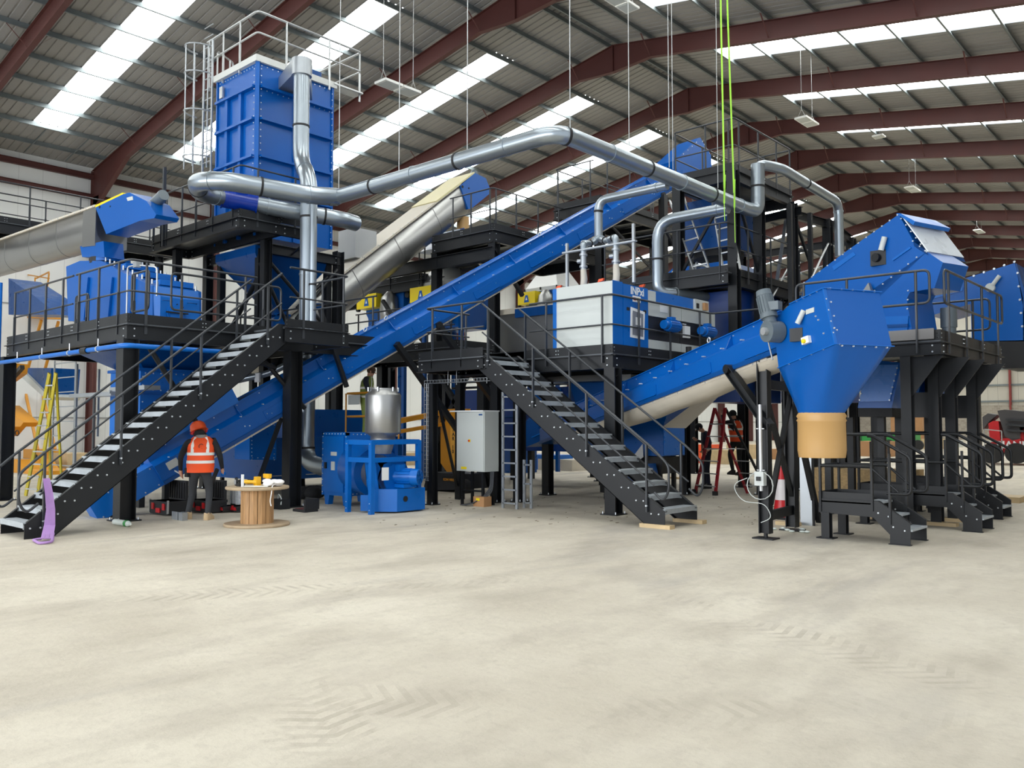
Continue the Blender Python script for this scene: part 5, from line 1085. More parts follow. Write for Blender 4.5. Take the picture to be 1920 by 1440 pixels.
# ================================================================== WHITE AND BLUE CABINET LINE
cb = thing('machine_cabinet', 'white and blue machine cabinet lettered INPxi on the middle platform', 'cabinet', (-10, 13.7, ZC))
cx0, cx1, cy0, cy1, cz0, cz1 = -10.7, -9.24, 13.1, 14.3, ZC+.02, 4.38
MB().box((cx0, cy0+.01, cz0), (cx1-.01, cy1, cz1-.01)).build('housing', BLUE2, cb)
m = MB(); m.box((cx0+.11, cy0-.005, cz0+.01), (cx1-.0, cy0+.012, cz1)); m.build('side_panel', GREYC, cb, label='pale grey side panel')
m = MB(); m.box((cx1-.012, cy0+.0, cz0), (cx1+.004, cy0+.33, cz1+.01)); m.build('corner_panel', BLUE2, cb)
m = MB(); m.box((cx1-.01, cy0+.34, cz0), (cx1+.012, cy1, cz1-.02)); dr = m.build('door', BLUE2, cb)
m = MB(); [m.box((cx1+.01, y, 3.86), (cx1+.022, y+.09, 3.92)) for y in (cy0+.45, cy0+1.03)]; m.build_each('recessed_handle', RUB, dr)
m = MB(); m.box((cx1+.012, cy0+.65, 4.05), (cx1+.018, cy0+.93, 4.17)); pl = m.build('label_plate', WHT, dr); m = MB(); m.box((cx1+.018, cy0+.68, 4.08), (cx1+.02, cy0+.76, 4.14)); m.build('red_symbol', REDP, pl); m = MB(); m.box((cx1+.018, cy0+.8, 4.08), (cx1+.02, cy0+.9, 4.14)); m.build('yellow_symbol', YEL, pl)
m = MB(); m.prism([(cx1+.014, cy0+.56, 3.35), (cx1+.03, cy0+1.02, 3.33), (cx1+.03, cy0+1.05, 3.88), (cx1+.014, cy0+.58, 3.94)], (.004, 0, 0)); pa = m.build('taped_document', WHT, cb); m = MB(); m.prism([(cx1+.035, cy0+.62, 3.4), (cx1+.035, cy0+.98, 3.38), (cx1+.035, cy0+.99, 3.83), (cx1+.035, cy0+.63, 3.87)], (.002, 0, 0)); m.build('grey_sheet', mat('grey_print', srgb(120, 124, 134), .4), pa)
m = MB(); m.box((cx1+.037, cy0+.72, 3.6), (cx1+.039, cy0+.9, 3.75)); m.build('white_note', WHT, pa)
tx = text_obj('INPxi', .21, WHT, 'lettering', cb, (cx1+.016, cy0+.58, 4.195), (0, 1, 0), (0, 0, 1), .002)
m = MB(); [m.prism([(x, y, cz1), (x+.12, y, cz1+.02), (x+.14, y, cz1+.07), (x+.03, y, cz1+.06)], (0, .05, 0)) for x, y in ((cx0+.0, cy0+.1), (cx1-.35, cy0+.0), (cx1-.15, cy1-.1))]; m.build_each('lifting_lug', ORGH, cb)
m = MB(); [m.cyl((p_.x, p_.y, cz1), (p_.x, p_.y, cz1+.05), .1, n=16) for p_ in (L_, R__)]; m.build_each('hose_collar', BLUE2, cb)
ex = thing('extruder_line', 'grey and black machine line with two blue motors, right of the lettered cabinet', 'machine', (-10, 16, ZC))
MB().box((-10.6, 14.34, 3.04), (-9.3, 14.7, 4.38-.02)).build('switch_column', GREYC, ex)
for y0_, y1_ in ((14.34, 15.6), (15.62, 17.05)):
    MB().box((-10.5, y0_, 3.04), (-9.26, y1_, 3.36)).build('lower_panel', GREYC, ex)
    MB().box((-10.5, y0_, 3.36), (-9.29, y1_, 3.84)).build('motor_bay', PLAS, ex)
    MB().box((-10.5, y0_, 3.84), (-9.25, y1_, 4.14)).build('upper_panel', GREYC, ex)
MB().box((-10.6, 14.75, 4.14), (-9.45, 16.45, 4.42)).build('blue_casing', BLUE2, ex)
m = MB(); m.box((-10.6, 16.45, 4.14), (-9.4, 17.05, 4.42)); m.mk(1); m.box((-9.4, 16.5, 4.22), (-9.385, 16.6, 4.33)); m.build('control_box', [GREYC, RUB], ex)
m = MB(); m.box((-9.39, 16.75, 4.2), (-9.33, 16.9, 4.36)); m.build('cable_gland', CARD, ex)
for y in (14.82, 16.3):
    m = MB(); c = V((-9.12, y, 3.68)); m.cyl(c, c+V((0, .38, 0)), .115, n=22); m.cyl(c+V((0, .38, 0)), c+V((0, .44, 0)), .12, .1, n=22); m.cyl(c-V((0, .12, 0)), c, .09, n=18); m.box(c+V((-.06, .1, .1)), c+V((.06, .25, .17))); m.box(c+V((-.18, .05, -.05)), c+V((0, .3, .05)))
    for k in range(14): a = k*PI/7; m.bar(c+V((math.cos(a)*.12, .02, math.sin(a)*.12)), c+V((math.cos(a)*.12, .36, math.sin(a)*.12)), .006, .02, up=(math.cos(a), 0, math.sin(a)))
    m.build('motor', BLUE2, ex)
m = MB(); m.box((-9.29, 15.72, 3.5), (-9.24, 15.95, 3.75)); m.box((-9.285, 15.7, 3.78), (-9.275, 15.85, 3.8)); m.build('rating_plate', WHT, ex)
MB().box((-9.24, 14.75, 3.95), (-9.235, 15.05, 4.1)).build('taped_document', WHT, ex)
m = MB(); m.cyl((-9.05, 15.55, 3.05), (-9.05, 15.55, 3.28), .06, n=12); o = m.build('bucket', RUB); tag(o, 'small black canister standing at the foot of the grey machine line', 'canister')
# blue machinery in and behind the tower
tm = thing('blue_feeder', 'blue feeder column with hopper inside the tall steel tower', 'feeder', (-10.4, 19.3, 5.15))
m = MB(); m.box((-11.0, 18.5, 5.95), (-9.6, 20.0, 7.2)); m.build('upper_casing', BLUED, tm)
m = MB(); m.cyl((-10.3, 19.2, 5.8), (-10.3, 19.2, 6.0), .62, n=24); m.build('collar', RUB, tm)
MB().loft([[(-11.6, 18.3, 5.17), (-9.5, 18.3, 5.17), (-9.5, 20.2, 5.17), (-11.6, 20.2, 5.17)], [(-11.2, 18.5, 5.6), (-9.7, 18.5, 5.6), (-9.7, 20, 5.6), (-11.2, 20, 5.6)]]).build('lower_casing', BLUE, tm)
m = MB(); m.cyl((-11.1, 18.45, 5.45), (-11.1, 18.38, 5.45), .07, n=16); m.build('yellow_dial', CREAM, tm); m = MB(); m.tube(fillet([(-10.4, 18.3, 5.6), (-10.3, 18.1, 5.5), (-10.0, 18.1, 5.45), (-9.9, 18.2, 5.2)], .1), .04, 8); m.cyl((-10.4, 18.3, 5.45), (-10.4, 18.1, 5.45), .1, n=14); m.build('silver_valve', GALV, tm)
m = MB(); m.box((-9.2, 21.2, 3.2), (-8.5, 22.3, 5.0)); o = m.build('blue_cabinet', BLUED); tag(o, 'dark blue upright cabinet behind the right column of the steel tower', 'cabinet')
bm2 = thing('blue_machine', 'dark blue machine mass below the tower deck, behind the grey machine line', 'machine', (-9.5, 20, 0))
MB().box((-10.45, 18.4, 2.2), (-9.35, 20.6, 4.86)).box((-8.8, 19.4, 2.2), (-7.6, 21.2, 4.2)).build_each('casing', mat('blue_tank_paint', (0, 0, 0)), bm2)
m = MB(); [m.box((x-.05, y-.05, 4.2), (x+.05, y+.05, 7.0)) for x in (-8.6,) for y in (19.6, 20.8)]; m.build_each('hanger', BLK, bm2)
m = MB(); m.bar((-8.6, 17.9, 3.3), (-8.2, 17.9, 4.1), .12, .05); m.tube([(-8.7+math.cos(a)*.15, 17.85, 3.7+math.sin(a)*.12) for a in [k*PI/8 for k in range(16)]], .015, 6, closed=True); o = m.build('hose_reel', YEL); tag(o, 'yellow hose fitting poking up behind the front conveyor', 'fitting')

# leaning ladders
def ladder(name, label, a, b_, wv, n, mt=ALU, cat='ladder', r=.035, group=None):
    a = V(a); b_ = V(b_); wv = V(wv); t = thing(name, label, cat, tuple(a), group); d = b_-a
    for s in (0, 1): MB().bar(a+wv*s, b_+wv*s, .028, .07, up=wv.cross(d)).build('stile', mt, t)
    for i in range(n): q = a+d*((i+.6)/n); MB().bar(q, q+wv, .03, .03).build('rung', mt, t)
    return t
a = at(1304, 515, Y=17.6); b_ = at(1256, 376, Y=18.3); a2 = at(1332, 508, Y=17.6)
ladder('leaning_ladder', 'left of two aluminium ladders leaning inside the steel tower', a, b_, (a2-a), 6, ALU)
a = at(1357, 512, Y=17.65); b_ = at(1336, 380, Y=18.4); a2 = at(1388, 505, Y=17.65)
ladder('leaning_ladder', 'right of two aluminium ladders leaning inside the steel tower, behind a green strap', a, b_, (a2-a), 6, ALU)
a = V(at(1440, 640, Y=20.2)); b_ = V(at(1478, 384, Y=21.4)); m = MB(); m.bar(a, b_, .08, .05); o = m.build('raking_prop', GALV); tag(o, 'galvanised prop raking up between the tower and its right column', 'prop')
a = V(at(1478, 570, Y=17.0)); b_ = V(at(1500, 508, Y=24)); 
wl = thing('steep_stair', 'steep stair with tube rails up to the far walkway, left of the largest conveyor head', 'stairs', (-6.8, 20, 0))
p0 = at(1425, 600, Y=18.5); p1_ = at(1500, 462, Y=22.5)
m = MB(); m.tube(fillet([p0, p1_, p1_+V((.0, 1.2, -.1))], .1), .028, 8); m.tube(fillet([p0+V((.75, .1, 0)), p1_+V((.75, .1, 0)), p1_+V((.75, 1.3, -.1))], .1), .028, 8); m.tube([p0-V((0, 0, .45)), p1_-V((0, 0, .45))], .02, 8); m.build('handrail', ALU, wl)
m = MB(); [m.bar(p0.lerp(p1_, f)+V((s, .05, 0)), p0.lerp(p1_, f)+V((s, .05, -1.0)), .04, .04, up=(1, 0, 0)) for f in (.1, .5, .95) for s in (0, .75)]; m.build('rail_post', RAIL, wl)
m = MB(); [m.bar(p0+V((s, .0, -1.05)), p1_+V((s, 0, -1.05)), .04, .18) for s in (0, .75)]; m.build('stringer', BLK, wl)
m = MB(); [m.box(tuple(p0.lerp(p1_, (i+.5)/10)+V((0, -.1, -1.03))), tuple(p0.lerp(p1_, (i+.5)/10)+V((.75, .1, -1.0)))) for i in range(10)]; m.build_each('tread', TREAD, wl)
m = MB(); [m.bar(V((p0.x+s, p0.y, p0.z-1.1)), V((p0.x+s, p0.y, 0)), .08, .08, up=(1, 0, 0)) for s in (0, .75)]; m.build_each('leg', BLK, wl)

# ================================================================== FAN SET
fh = thing('fan_housing', 'upright blue bolted housing at the foot of the thick vertical duct', 'fan housing', (-14.5, 11, 0))
MB().box((-14.93, 10.66, .2), (-14.12, 11.3, 1.5)).build('casing', BLUE2, fh)
MB().loft([[(-14.12, 11.3, .2), (-14.93, 11.3, .2), (-14.93, 11.3, 1.5), (-14.12, 11.3, 1.5)], [(-13.9, 11.75, .3), (-14.7, 11.75, .3), (-14.7, 11.75, 1.4), (-13.9, 11.75, 1.4)]]).build('rear_casing', BLUE, fh)
m = MB(); m.box((-14.95, 10.64, 1.44), (-14.1, 10.7, 1.5)); m.box((-14.95, 10.64, .2), (-14.9, 10.7, 1.5)); m.box((-14.15, 10.64, .2), (-14.1, 10.7, 1.5)); m.box((-14.88, 10.63, .28), (-14.2, 10.66, 1.42)); ds = m.build('door', BLUE2, fh)
m = MB(); m.box((-14.62, 10.62, 1.02), (-14.42, 10.63, 1.1)); m.box((-14.6, 10.615, .72), (-14.48, 10.63, .9)); m.build('rating_plate', GREYC, ds)
m = MB(); m.box((-14.82, 10.6, .75), (-14.76, 10.63, .88)); m.build('latch', BLK, ds)
m = MB(); [m.bolt((x, 10.64, .26+i*.128), (0, -1, 0), .014) for i in range(10) for x in (-14.92, -14.13)]; [m.bolt((-14.9+i*.1, 10.64, 1.47), (0, -1, 0), .014) for i in range(8)]; [m.bolt((-14.1, 10.8+i*.1, z), (1, 0, 0), .013) for i in range(5) for z in (.24, 1.46)]; m.build('bolt_row', BOLT, fh)
m = MB(); [m.prism([(x-.09, y-.06, .2), (x+.09, y-.06, .2), (x+.05, y-.06, 0), (x-.05, y-.06, 0)], (0, .12, 0)) for x in (-14.84, -14.22) for y in (10.75, 11.6)]; m.build_each('foot_leg', BLUE2, fh)
m = MB(); m.cyl((-14.12, 11.0, .78), (-13.25, 10.75, .72), .50, .50, n=32); m.build('inlet_drum', BLUE, fh)
m = MB(); m.cyl((-13.3, 10.77, .72), (-13.0, 10.7, .66), .36, .34, n=28); m.build('flexible_collar', STAIN, fh)
fs = thing('fan', 'blue centrifugal fan with electric motor under a square blue frame', 'fan', (-12.7, 10.8, 0))
m = MB(); sp_ = []
for k in range(26): a = -PI/2+k*PI*2/26*.86; r_ = .30+.16*k/26; sp_.append((-12.98+0, 10.7+math.cos(a)*r_, .62+math.sin(a)*r_))
m.prism(sp_+[(-12.98, 10.2, 1.02)], (.34, 0, 0)); m.build('scroll_casing', BLUE2, fs)
m = MB(); m.cyl((-12.64, 10.7, .62), (-12.6, 10.7, .62), .3, n=28); m.build('inlet_cone', BLUE2, fs)
m = MB(); m.prism([(-12.66, 10.15, .03), (-12.3, 10.45, .03), (-12.3, 11.15, .03), (-12.66, 11.3, .03)], (0, 0, .42)); m.prism([(-12.95, 10.1, .03), (-12.3, 10.45, .03), (-12.66, 10.8, .03)], (0, 0, .3)); bs = m.build('base_box', BLUE2, fs)
m = MB(); m.cyl((-12.295, 10.65, .26), (-12.288, 10.65, .26), .055, n=16); m.build('round_opening', RUB, bs)
m = MB(); c = V((-12.6, 10.75, .66)); ax = V((.92, .38, 0)).normalized(); m.cyl(c-ax*.1, c+ax*.30, .15, n=24); m.cyl(c+ax*.30, c+ax*.44, .165, .15, n=24); m.box(c+V((-.05, -.1, .12)), c+V((.12, .05, .24))); m.box(c+V((-.05, -.12, -.2)), c+V((.28, .2, -.13)))
for k in range(16): a = k*PI/8; s1, s2 = basis(ax)[1:]; o_ = s1*math.cos(a)+s2*math.sin(a); m.bar(c+o_*.155, c+ax*.28+o_*.155, .008, .025, up=o_)
mo_ = m.build('motor', BLUE2, fs)
m = MB(); s1, s2 = basis(ax)[1:]; [m.bar(c+ax*.445+(s1*math.cos(a)+s2*math.sin(a))*.03, c+ax*.445+(s1*math.cos(a+.5)+s2*math.sin(a+.5))*.13, .02, .006) for a in [k*PI/3.5 for k in range(7)]]; m.build('cooling_grille', BLUED, mo_)
m = MB(); m.box((-12.45, 10.2, .62), (-12.44, 10.36, .86)); m.build('rating_plate', WHT, fs)
ff = thing('square_stand', 'bright blue square steel frame carrying the round steel silencer', 'frame', (-12.85, 10.5, 0))
fx0, fx1, fy0, fy1 = -13.2, -12.5, 10.0, 11.15
for x, y in ((fx0, fy0), (fx1, fy0), (fx1, fy1), (fx0, fy1)):
    m = MB(); m.bar((x, y, 0), (x, y, 1.36), .085, .085, up=(0, 1, 0)); m.mk(1); [m.bolt((x+.0, y-.043, z), (0, -1, 0), .01) for z in (.08, .2, 1.3)]; m.build('leg', [BLUE2, BOLT], ff)
for z in (1.33, 1.0):
    for a, b_ in (((fx0, fy0), (fx1, fy0)), ((fx1, fy0), (fx1, fy1)), ((fx1, fy1), (fx0, fy1)), ((fx0, fy1), (fx0, fy0))): MB().bar((*a, z), (*b_, z), .07, .09).build('cross_bar', BLUE2, ff)
si = thing('silencer', 'round polished steel silencer standing on the blue frame', 'silencer', (-12.85, 10.55, 1.38))
MB().lathe((-12.85, 10.55, 1.38), [(.24, 0), (.24, .06), (.34, .12), (.345, .13), (.345, .84), (.34, .86), (.26, .93), (.26, .98)], n=48).build('shell', STAIN, si)
m = MB(); m.cyl((-12.85, 10.55, 1.1), (-12.85, 10.55, 1.38), .16, .24, n=24); m.build('lower_cone', GALV, si)
m = MB(); [m.cyl((-12.85+math.cos(a)*.29, 10.55+math.sin(a)*.29, 2.3), (-12.85+math.cos(a)*.29, 10.55+math.sin(a)*.29, 2.38), .018, n=6) for a in [k*PI/3 for k in range(6)]]; m.build_each('lug', BOLT, si)

# ================================================================== SPOOL, TOOLS, BOXES
sx, sy = -12.58, 7.68
so_ = thing('cable_spool', 'empty wooden cable drum stood on end as a table for tools', 'cable drum', (sx, sy, 0))
FLG = mat('weathered_plywood', srgb(168, 148, 120), .7, var=.14, scale=6)
MB().lathe((sx, sy, 0), [(.52, 0), (.53, .01), (.53, .035), (.52, .045)], n=48).build('lower_flange', FLG, so_)
MB().lathe((sx, sy, .60), [(.50, 0), (.51, .01), (.51, .035), (.50, .045)], n=48).build('upper_flange', FLG, so_)
for k in range(12):
    a0, a1 = k*PI/6+.02, (k+1)*PI/6-.02; m = MB(); q = lambda a, r: (sx+math.cos(a)*r, sy+math.sin(a)*r, .045); am = (a0+a1)/2
    m.prism([q(a0, .262), q(am, .27), q(a1, .262), q(a1, .235), q(a0, .235)], (0, 0, .555)); m.build('stave', WOOD, so_)
tz = .647
m = MB(); c = V((sx-.28, sy-.12, tz+.06)); ax = V((.85, .5, 0)).normalized(); m.cyl(c, c+ax*.22, .035, .03, 12); m.cyl(c+ax*.22, c+ax*.3, .045, n=10); m.box(c+ax*.26+V((-.03, -.03, -.06)), c+ax*.26+V((.06, .05, .09))); gr = m.build('angle_grinder', mat('tool_yellow', srgb(232, 176, 30), .45)); tag(gr, 'yellow and black cordless angle grinder lying on the left of the wooden drum', 'power tool')
m = MB(); m.cyl(c-V((.04, .06, 0)), c-V((.05, .09, 0)), .075, n=20); m.cyl(c-V((.03, .03, .01)), c, .05, n=14); q = m.build('grinding_disc', BLK, gr); m = MB(); m.cyl(c-V((.045, .095, 0)), c-V((.045, .1, 0)), .04, n=16); m.build('disc_nut', ALU, gr)
m = MB(); c = V((sx-.0, sy+.18, tz+.0)); m.box(c+V((-.04, -.04, 0)), c+V((.06, .05, .06))); m.prism([c+V((-.02, -.02, .05)), c+V((.04, -.02, .05)), c+V((.05, -.02, .13)), c+V((-.01, -.02, .13))], (0, .04, 0)); m.prism([c+V((-.08, -.03, .12)), c+V((.08, -.03, .12)), c+V((.09, -.03, .19)), c+V((-.08, -.03, .19))], (0, .06, 0)); dv = m.build('drill_driver', MATS['tool_yellow']); tag(dv, 'yellow drill driver standing on the wooden drum behind the tape', 'power tool'); m = MB(); m.cyl(c+V((-.14, 0, .155)), c+V((-.08, 0, .155)), .025, n=10); m.build('chuck', BLK, dv)
o = MB().box((sx-.18, sy-.28, tz), (sx-.08, sy-.18, tz+.05)).build('battery_pack', PLAS); tag(o, 'small black battery pack lying on the wooden drum', 'battery')
m = MB(); m.box((sx-.02, sy-.29, tz), (sx+.02, sy-.26, tz+.2)); o = m.build('marker_tube', WHT); tag(o, 'upright white tube standing at the front of the wooden drum', 'tube')
m = MB(); m.bar((sx+.03, sy-.25, tz+.012), (sx+.36, sy-.02, tz+.012), .05, .015); o = m.build('steel_rule', mat('pale_rule', srgb(215, 215, 205), .4)); tag(o, 'pale slotted strip lying across the top of the wooden drum', 'strip')
m = MB(); random.seed(5)
for k in range(7):
    c = V((sx+.1+random.random()*.3, sy+.02+random.random()*.2, tz+.03+random.random()*.05)); m.ball(c, .07, 7, (1.5, 1.0, .6))
rg = m.build('white_rags', mat('white_cotton', srgb(232, 230, 226), .9, var=.06, bump=.8, bscale=25)); tag(rg, 'crumpled white cloths heaped on the right of the wooden drum', 'cloth')
m = MB(); m.tube(fillet([(sx+.38, sy+.1, tz+.04), (sx+.47, sy-.02, tz+.03), (sx+.5, sy-.05, tz-.1), (sx+.46, sy-.05, tz-.22), (sx+.48, sy-.04, tz-.3)], .05), .009, 6); m.build('tie_cord', MATS['white_cotton'], rg)
def toolcase(px, py, w_, d_, h_, lidh, name, label, yaw=0.0, red=True, stripe=True):
    c = at(px, py, Z=0); t = thing(name, label, 'tool box', tuple(c)); R = Matrix.Rotation(yaw, 3, 'Z'); f = lambda x, y, z: c+R @ V((x, y, z))
    bx_ = lambda m, x0, x1, y0, y1, z0, z1: m.prism([f(x0, y0, z0), f(x1, y0, z0), f(x1, y1, z0), f(x0, y1, z0)], (0, 0, z1-z0))
    m = MB(); bx_(m, -w_/2, w_/2, 0, d_, .02, h_); bx_(m, -w_/2-.015, w_/2+.015, -.01, d_+.01, h_-.05, h_); m.build('box_body', PLAS, t)
    m = MB(); bx_(m, -w_/2+.01, w_/2-.01, d_-.06, d_, h_, h_+lidh); ll = m.build('lid', PLAS, t)
    m = MB(); [bx_(m, -w_/2+.05+k*(w_-.1)/6-.008, -w_/2+.05+k*(w_-.1)/6+.008, d_-.075, d_-.06, h_+.03, h_+lidh-.03) for k in range(7)]; m.build('lid_rib', RUB, ll)
    if red:
        m = MB(); bx_(m, -w_*.12, w_*.12, -.02, 0, .05, .13); m.build('clasp', REDP, t)
        for s in (-1, 1): m = MB(); bx_(m, s*w_*.32-.04, s*w_*.32+.04, -.02, 0, h_*.4, h_*.85); m.build('latch', REDP, t)
    if stripe:
        m = MB(); [bx_(m, s*(w_/2+.02)-.012, s*(w_/2+.02)+.012, -.01, .02, .04, h_+.02) for s in (-1, 1)]; m.build_each('side_strip', ALU, t)
    return t
toolcase(297, 966, .60, .42, .26, .36, 'tool_box', 'open black tool box with red clasps, left of the man in orange', yaw=.05)
toolcase(372, 962, .56, .42, .24, .36, 'tool_box', 'open black tool box with red clasps standing behind the legs of the man', yaw=.05, stripe=True)
for i, px in enumerate((409, 434)):
    t = toolcase(px+3, 961, .24, .34, .12, .0, 'parts_organiser', ('clear-lidded parts organiser with red clasps, nearer the man in orange', 'clear-lidded parts organiser with red clasps, nearer the wooden drum')[i], stripe=False)
    c = at(px+3, 961, Z=0); m = MB(); m.box((c.x-.15, c.y+.3, .14), (c.x+.15, c.y+.35, .46)); m.build('clear_lid', mat('clear_lid_plastic', srgb(200, 202, 208), .2, var=.25, scale=14), t)
    m = MB(); [m.box((c.x-.15+k*.1, c.y+.29, .14), (c.x-.145+k*.1, c.y+.3, .46)) for k in range(4)]; [m.box((c.x-.15, c.y+.29, .14+k*.1), (c.x+.15, c.y+.3, .145+k*.1)) for k in range(4)]; m.build('divider', GREYC, t)
tb = thing('rolling_tool_case', 'black rolling tool case with red telescopic handle behind the wooden drum', 'tool box', tuple(at(484, 908, Z=0)))
c = at(484, 908, Z=0); m = MB(); m.box((c.x-.35, c.y, .05), (c.x+.35, c.y+.45, .5)); m.box((c.x-.38, c.y-.02, .42), (c.x+.38, c.y+.47, .5)); m.build('box_body', PLAS, tb)
m = MB(); m.loft([[(c.x-.26, c.y+.1, .5), (c.x+.34, c.y+.1, .5), (c.x+.34, c.y+.4, .5), (c.x-.26, c.y+.4, .5)], [(c.x-.2, c.y+.15, .95), (c.x+.3, c.y+.15, .92), (c.x+.3, c.y+.36, .92), (c.x-.2, c.y+.36, .95)]]); m.build('soft_bag', BLKF, tb)
m = MB(); m.tube(fillet([(c.x-.28, c.y+.05, .5), (c.x-.28, c.y+.05, 1.08), (c.x+.16, c.y+.05, 1.08), (c.x+.16, c.y+.05, .5)], .04), .018, 8); m.build('handle', REDP, tb)
m = MB(); [m.cyl((c.x+s*.3, c.y+.38, .06), (c.x+s*.34, c.y+.38, .06), .06, n=12) for s in (-1, 1)]; m.build_each('wheel', RUB, tb)
oc = thing('open_case', 'small black case lying open on the floor right of the wooden drum', 'case', tuple(at(560, 960, Z=0)))
c = at(560, 960, Z=0); m = MB(); m.box((c.x-.2, c.y, 0), (c.x+.2, c.y+.3, .05)); m.build('box_body', PLAS, oc); m = MB(); m.prism([(c.x+.16, c.y-.0, .05), (c.x+.21, c.y+.0, .05), (c.x+.21, c.y+.32, .05), (c.x+.16, c.y+.32, .05)], (0, 0, .2)); m.box((c.x-.2, c.y+.28, .05), (c.x+.2, c.y+.31, .25)); ll = m.build('lid', PLAS, oc)
MB().box((c.x-.1, c.y+.275, .08), (c.x+.14, c.y+.28, .21)).build('paper_label', GREYC, ll); MB().box((c.x-.17, c.y+.03, .05), (c.x+.13, c.y+.25, .06)).build('red_lining', mat('dark_red_foam', srgb(90, 38, 42), .8), oc)
c = at(518, 955, Z=0); m = MB(); m.box((c.x-.14, c.y, 0), (c.x+.14, c.y+.22, .2)); bg_ = m.build('tool_bag', BLKF); tag(bg_, 'small black tool bag on the floor between the drum and the column', 'bag'); m = MB(); m.tube(fillet([(c.x-.1, c.y+.1, .2), (c.x-.06, c.y+.08, .3), (c.x+.1, c.y+.05, .22), (c.x+.16, c.y, .1)], .05), .012, 6); m.build('strap', GREYC, bg_)
c = at(582, 936, Z=0); m = MB(); [m.ball(c+V((random.uniform(-.2, .2), random.uniform(-.1, .25), .14)), .2, 8, (1.1, 1, .75)) for k in range(5)]; o = m.build('rubbish_bag', BLKF); tag(o, 'black sack slumped under the bend of the thick vertical duct', 'sack')
c = at(330, 975, Z=0); m = MB(); m.box((c.x-.16, c.y, 0), (c.x+.08, c.y+.02, .14)); m.box((c.x+.06, c.y, 0), (c.x+.22, c.y+.1, .14)); o = m.build('metal_bracket', GALV); tag(o, 'grey folded metal bracket on the floor in front of the tool boxes', 'bracket')
m = MB(); c = at(232, 987, Z=0); CLR = mat('clear_bottle_plastic', srgb(206, 214, 208), .15, var=.1); m.cyl((c.x-.34, c.y, .05), (c.x+.02, c.y+.02, .05), .05, n=14); bo = m.build('plastic_bottle', CLR); tag(bo, 'clear plastic water bottle lying at the foot of the left column', 'bottle'); m = MB(); m.cyl((c.x+.02, c.y+.02, .05), (c.x+.11, c.y+.02, .05), .052, n=14); m.build('green_label', GRNP, bo); m = MB(); m.cyl((c.x+.11, c.y+.02, .05), (c.x+.2, c.y+.02, .05), .05, .02, n=14); m.build('bottle_neck', CLR, bo)
# purple sling over the handrail
m = MB(); sl_ = lambda px, py, o_=0.0: at(px, py, X=-13.40+o_)
for k in range(3):
    o_ = .02*k; P_ = [sl_(84+k*3, 897, o_), sl_(88+k*4, 925, o_), sl_(90+k*5, 955, o_), sl_(86+k*7, 985, o_), at(80+k*8, 1010, Z=.05)]
    for a, b_ in zip(P_[:-1], P_[1:]): m.bar(a, b_, .05, .012, up=(1, -.4, .2))
m.tube(fillet([at(78, 1010, Z=.04), at(62, 1012, Z=.03), at(74, 1019, Z=.02), at(98, 1016, Z=.03), at(100, 1000, Z=.08)], .1, 4), .02, 6)
o = m.build('lifting_sling', PURP); tag(o, 'purple lifting sling draped over the left stair handrail down to the floor', 'sling')

# ================================================================== CONTROL CABINET, CABLE TRAYS
cc_ = thing('control_cabinet', 'pale grey control cabinet with red switch on legs under the middle landing', 'cabinet', (-12.4, 12.7, 0))
MB().box((-12.81, 12.5, .7), (-12.0, 12.92, 1.93)).build('housing', GREYC, cc_)
m = MB(); m.box((-12.79, 12.485, .72), (-12.02, 12.5, 1.91)); dr = m.build('door', GREYC, cc_); m = MB(); m.box((-12.45, 12.475, 1.3), (-12.39, 12.485, 1.36)); m.mk(1); m.cyl((-12.42, 12.475, 1.33), (-12.42, 12.455, 1.33), .02, n=10); m.build('main_switch', [YEL, REDP], dr)
m = MB(); m.box((-12.15, 12.48, 1.85), (-12.05, 12.485, 1.88)); m.build('maker_plate', BLUED, dr); m = MB(); m.box((-12.66, 12.48, .74), (-12.5, 12.485, .79)); m.build('yellow_tape', YEL, dr)
m = MB(); m.box((-12.98, 12.45, 1.93), (-12.0, 12.95, 1.955)); m.build('top_sheet', WHT, cc_)
m = MB(); [m.box((x-.025, y-.025, 0), (x+.025, y+.025, .7)) for x in (-12.7, -12.1) for y in (12.56, 12.86)]; m.bar((-12.7, 12.56, .3), (-12.1, 12.56, .3), .03, .03); m.build_each('leg', BLK, cc_)
m = MB(); [m.tube(fillet([(-12.02+k*.03, 12.7, .7), (-11.95+k*.02, 12.62, .35-k*.03), (-12.25, 12.5-k*.05, .05), (-12.5+k*.05, 12.3, .02)], .15), .012, 6) for k in range(4)]; m.build('cable_loop', RAIL, cc_)
c = at(898, 950, Z=0); m = MB(); m.box((c.x-.16, c.y, 0), (c.x+.14, c.y+.22, .2)); bx2 = m.build('cardboard_box', CARD); tag(bx2, 'open brown cardboard box on the floor in front of the control cabinet', 'box'); MB().box((c.x-.08, c.y-.003, .12), (c.x+.02, c.y, .17)).build('yellow_label', YEL, bx2)
def vtray(px0, px1, pyb, pyt, Y, label, n, name='cable_ladder'):
    a = at(px0, pyb, Y=Y); b_ = at(px1, pyb, Y=Y); zt_ = at(px0, pyt, Y=Y).z; z0 = max(0, a.z); t = thing(name, label, 'cable tray', (a.x, Y, 0))
    for q in (a, b_): MB().bar((q.x, Y, 0), (q.x, Y, zt_), .055, .03, up=(0, 1, 0)).build('side_rail', GALV, t)
    m = MB(); [m.bar((a.x, Y, z0+.1+(zt_-z0-.2)*i/(n-1)), (b_.x, Y, z0+.1+(zt_-z0-.2)*i/(n-1)), .03, .03) for i in range(n)]; m.build_each('rung', GALV, t); return t
vtray(943, 969, 952, 735, 12.55, 'tall galvanised cable ladder standing under the middle stair', 9)
vtray(983, 996, 952, 862, 12.85, 'short galvanised cable ladder post right of the tall one', 3)
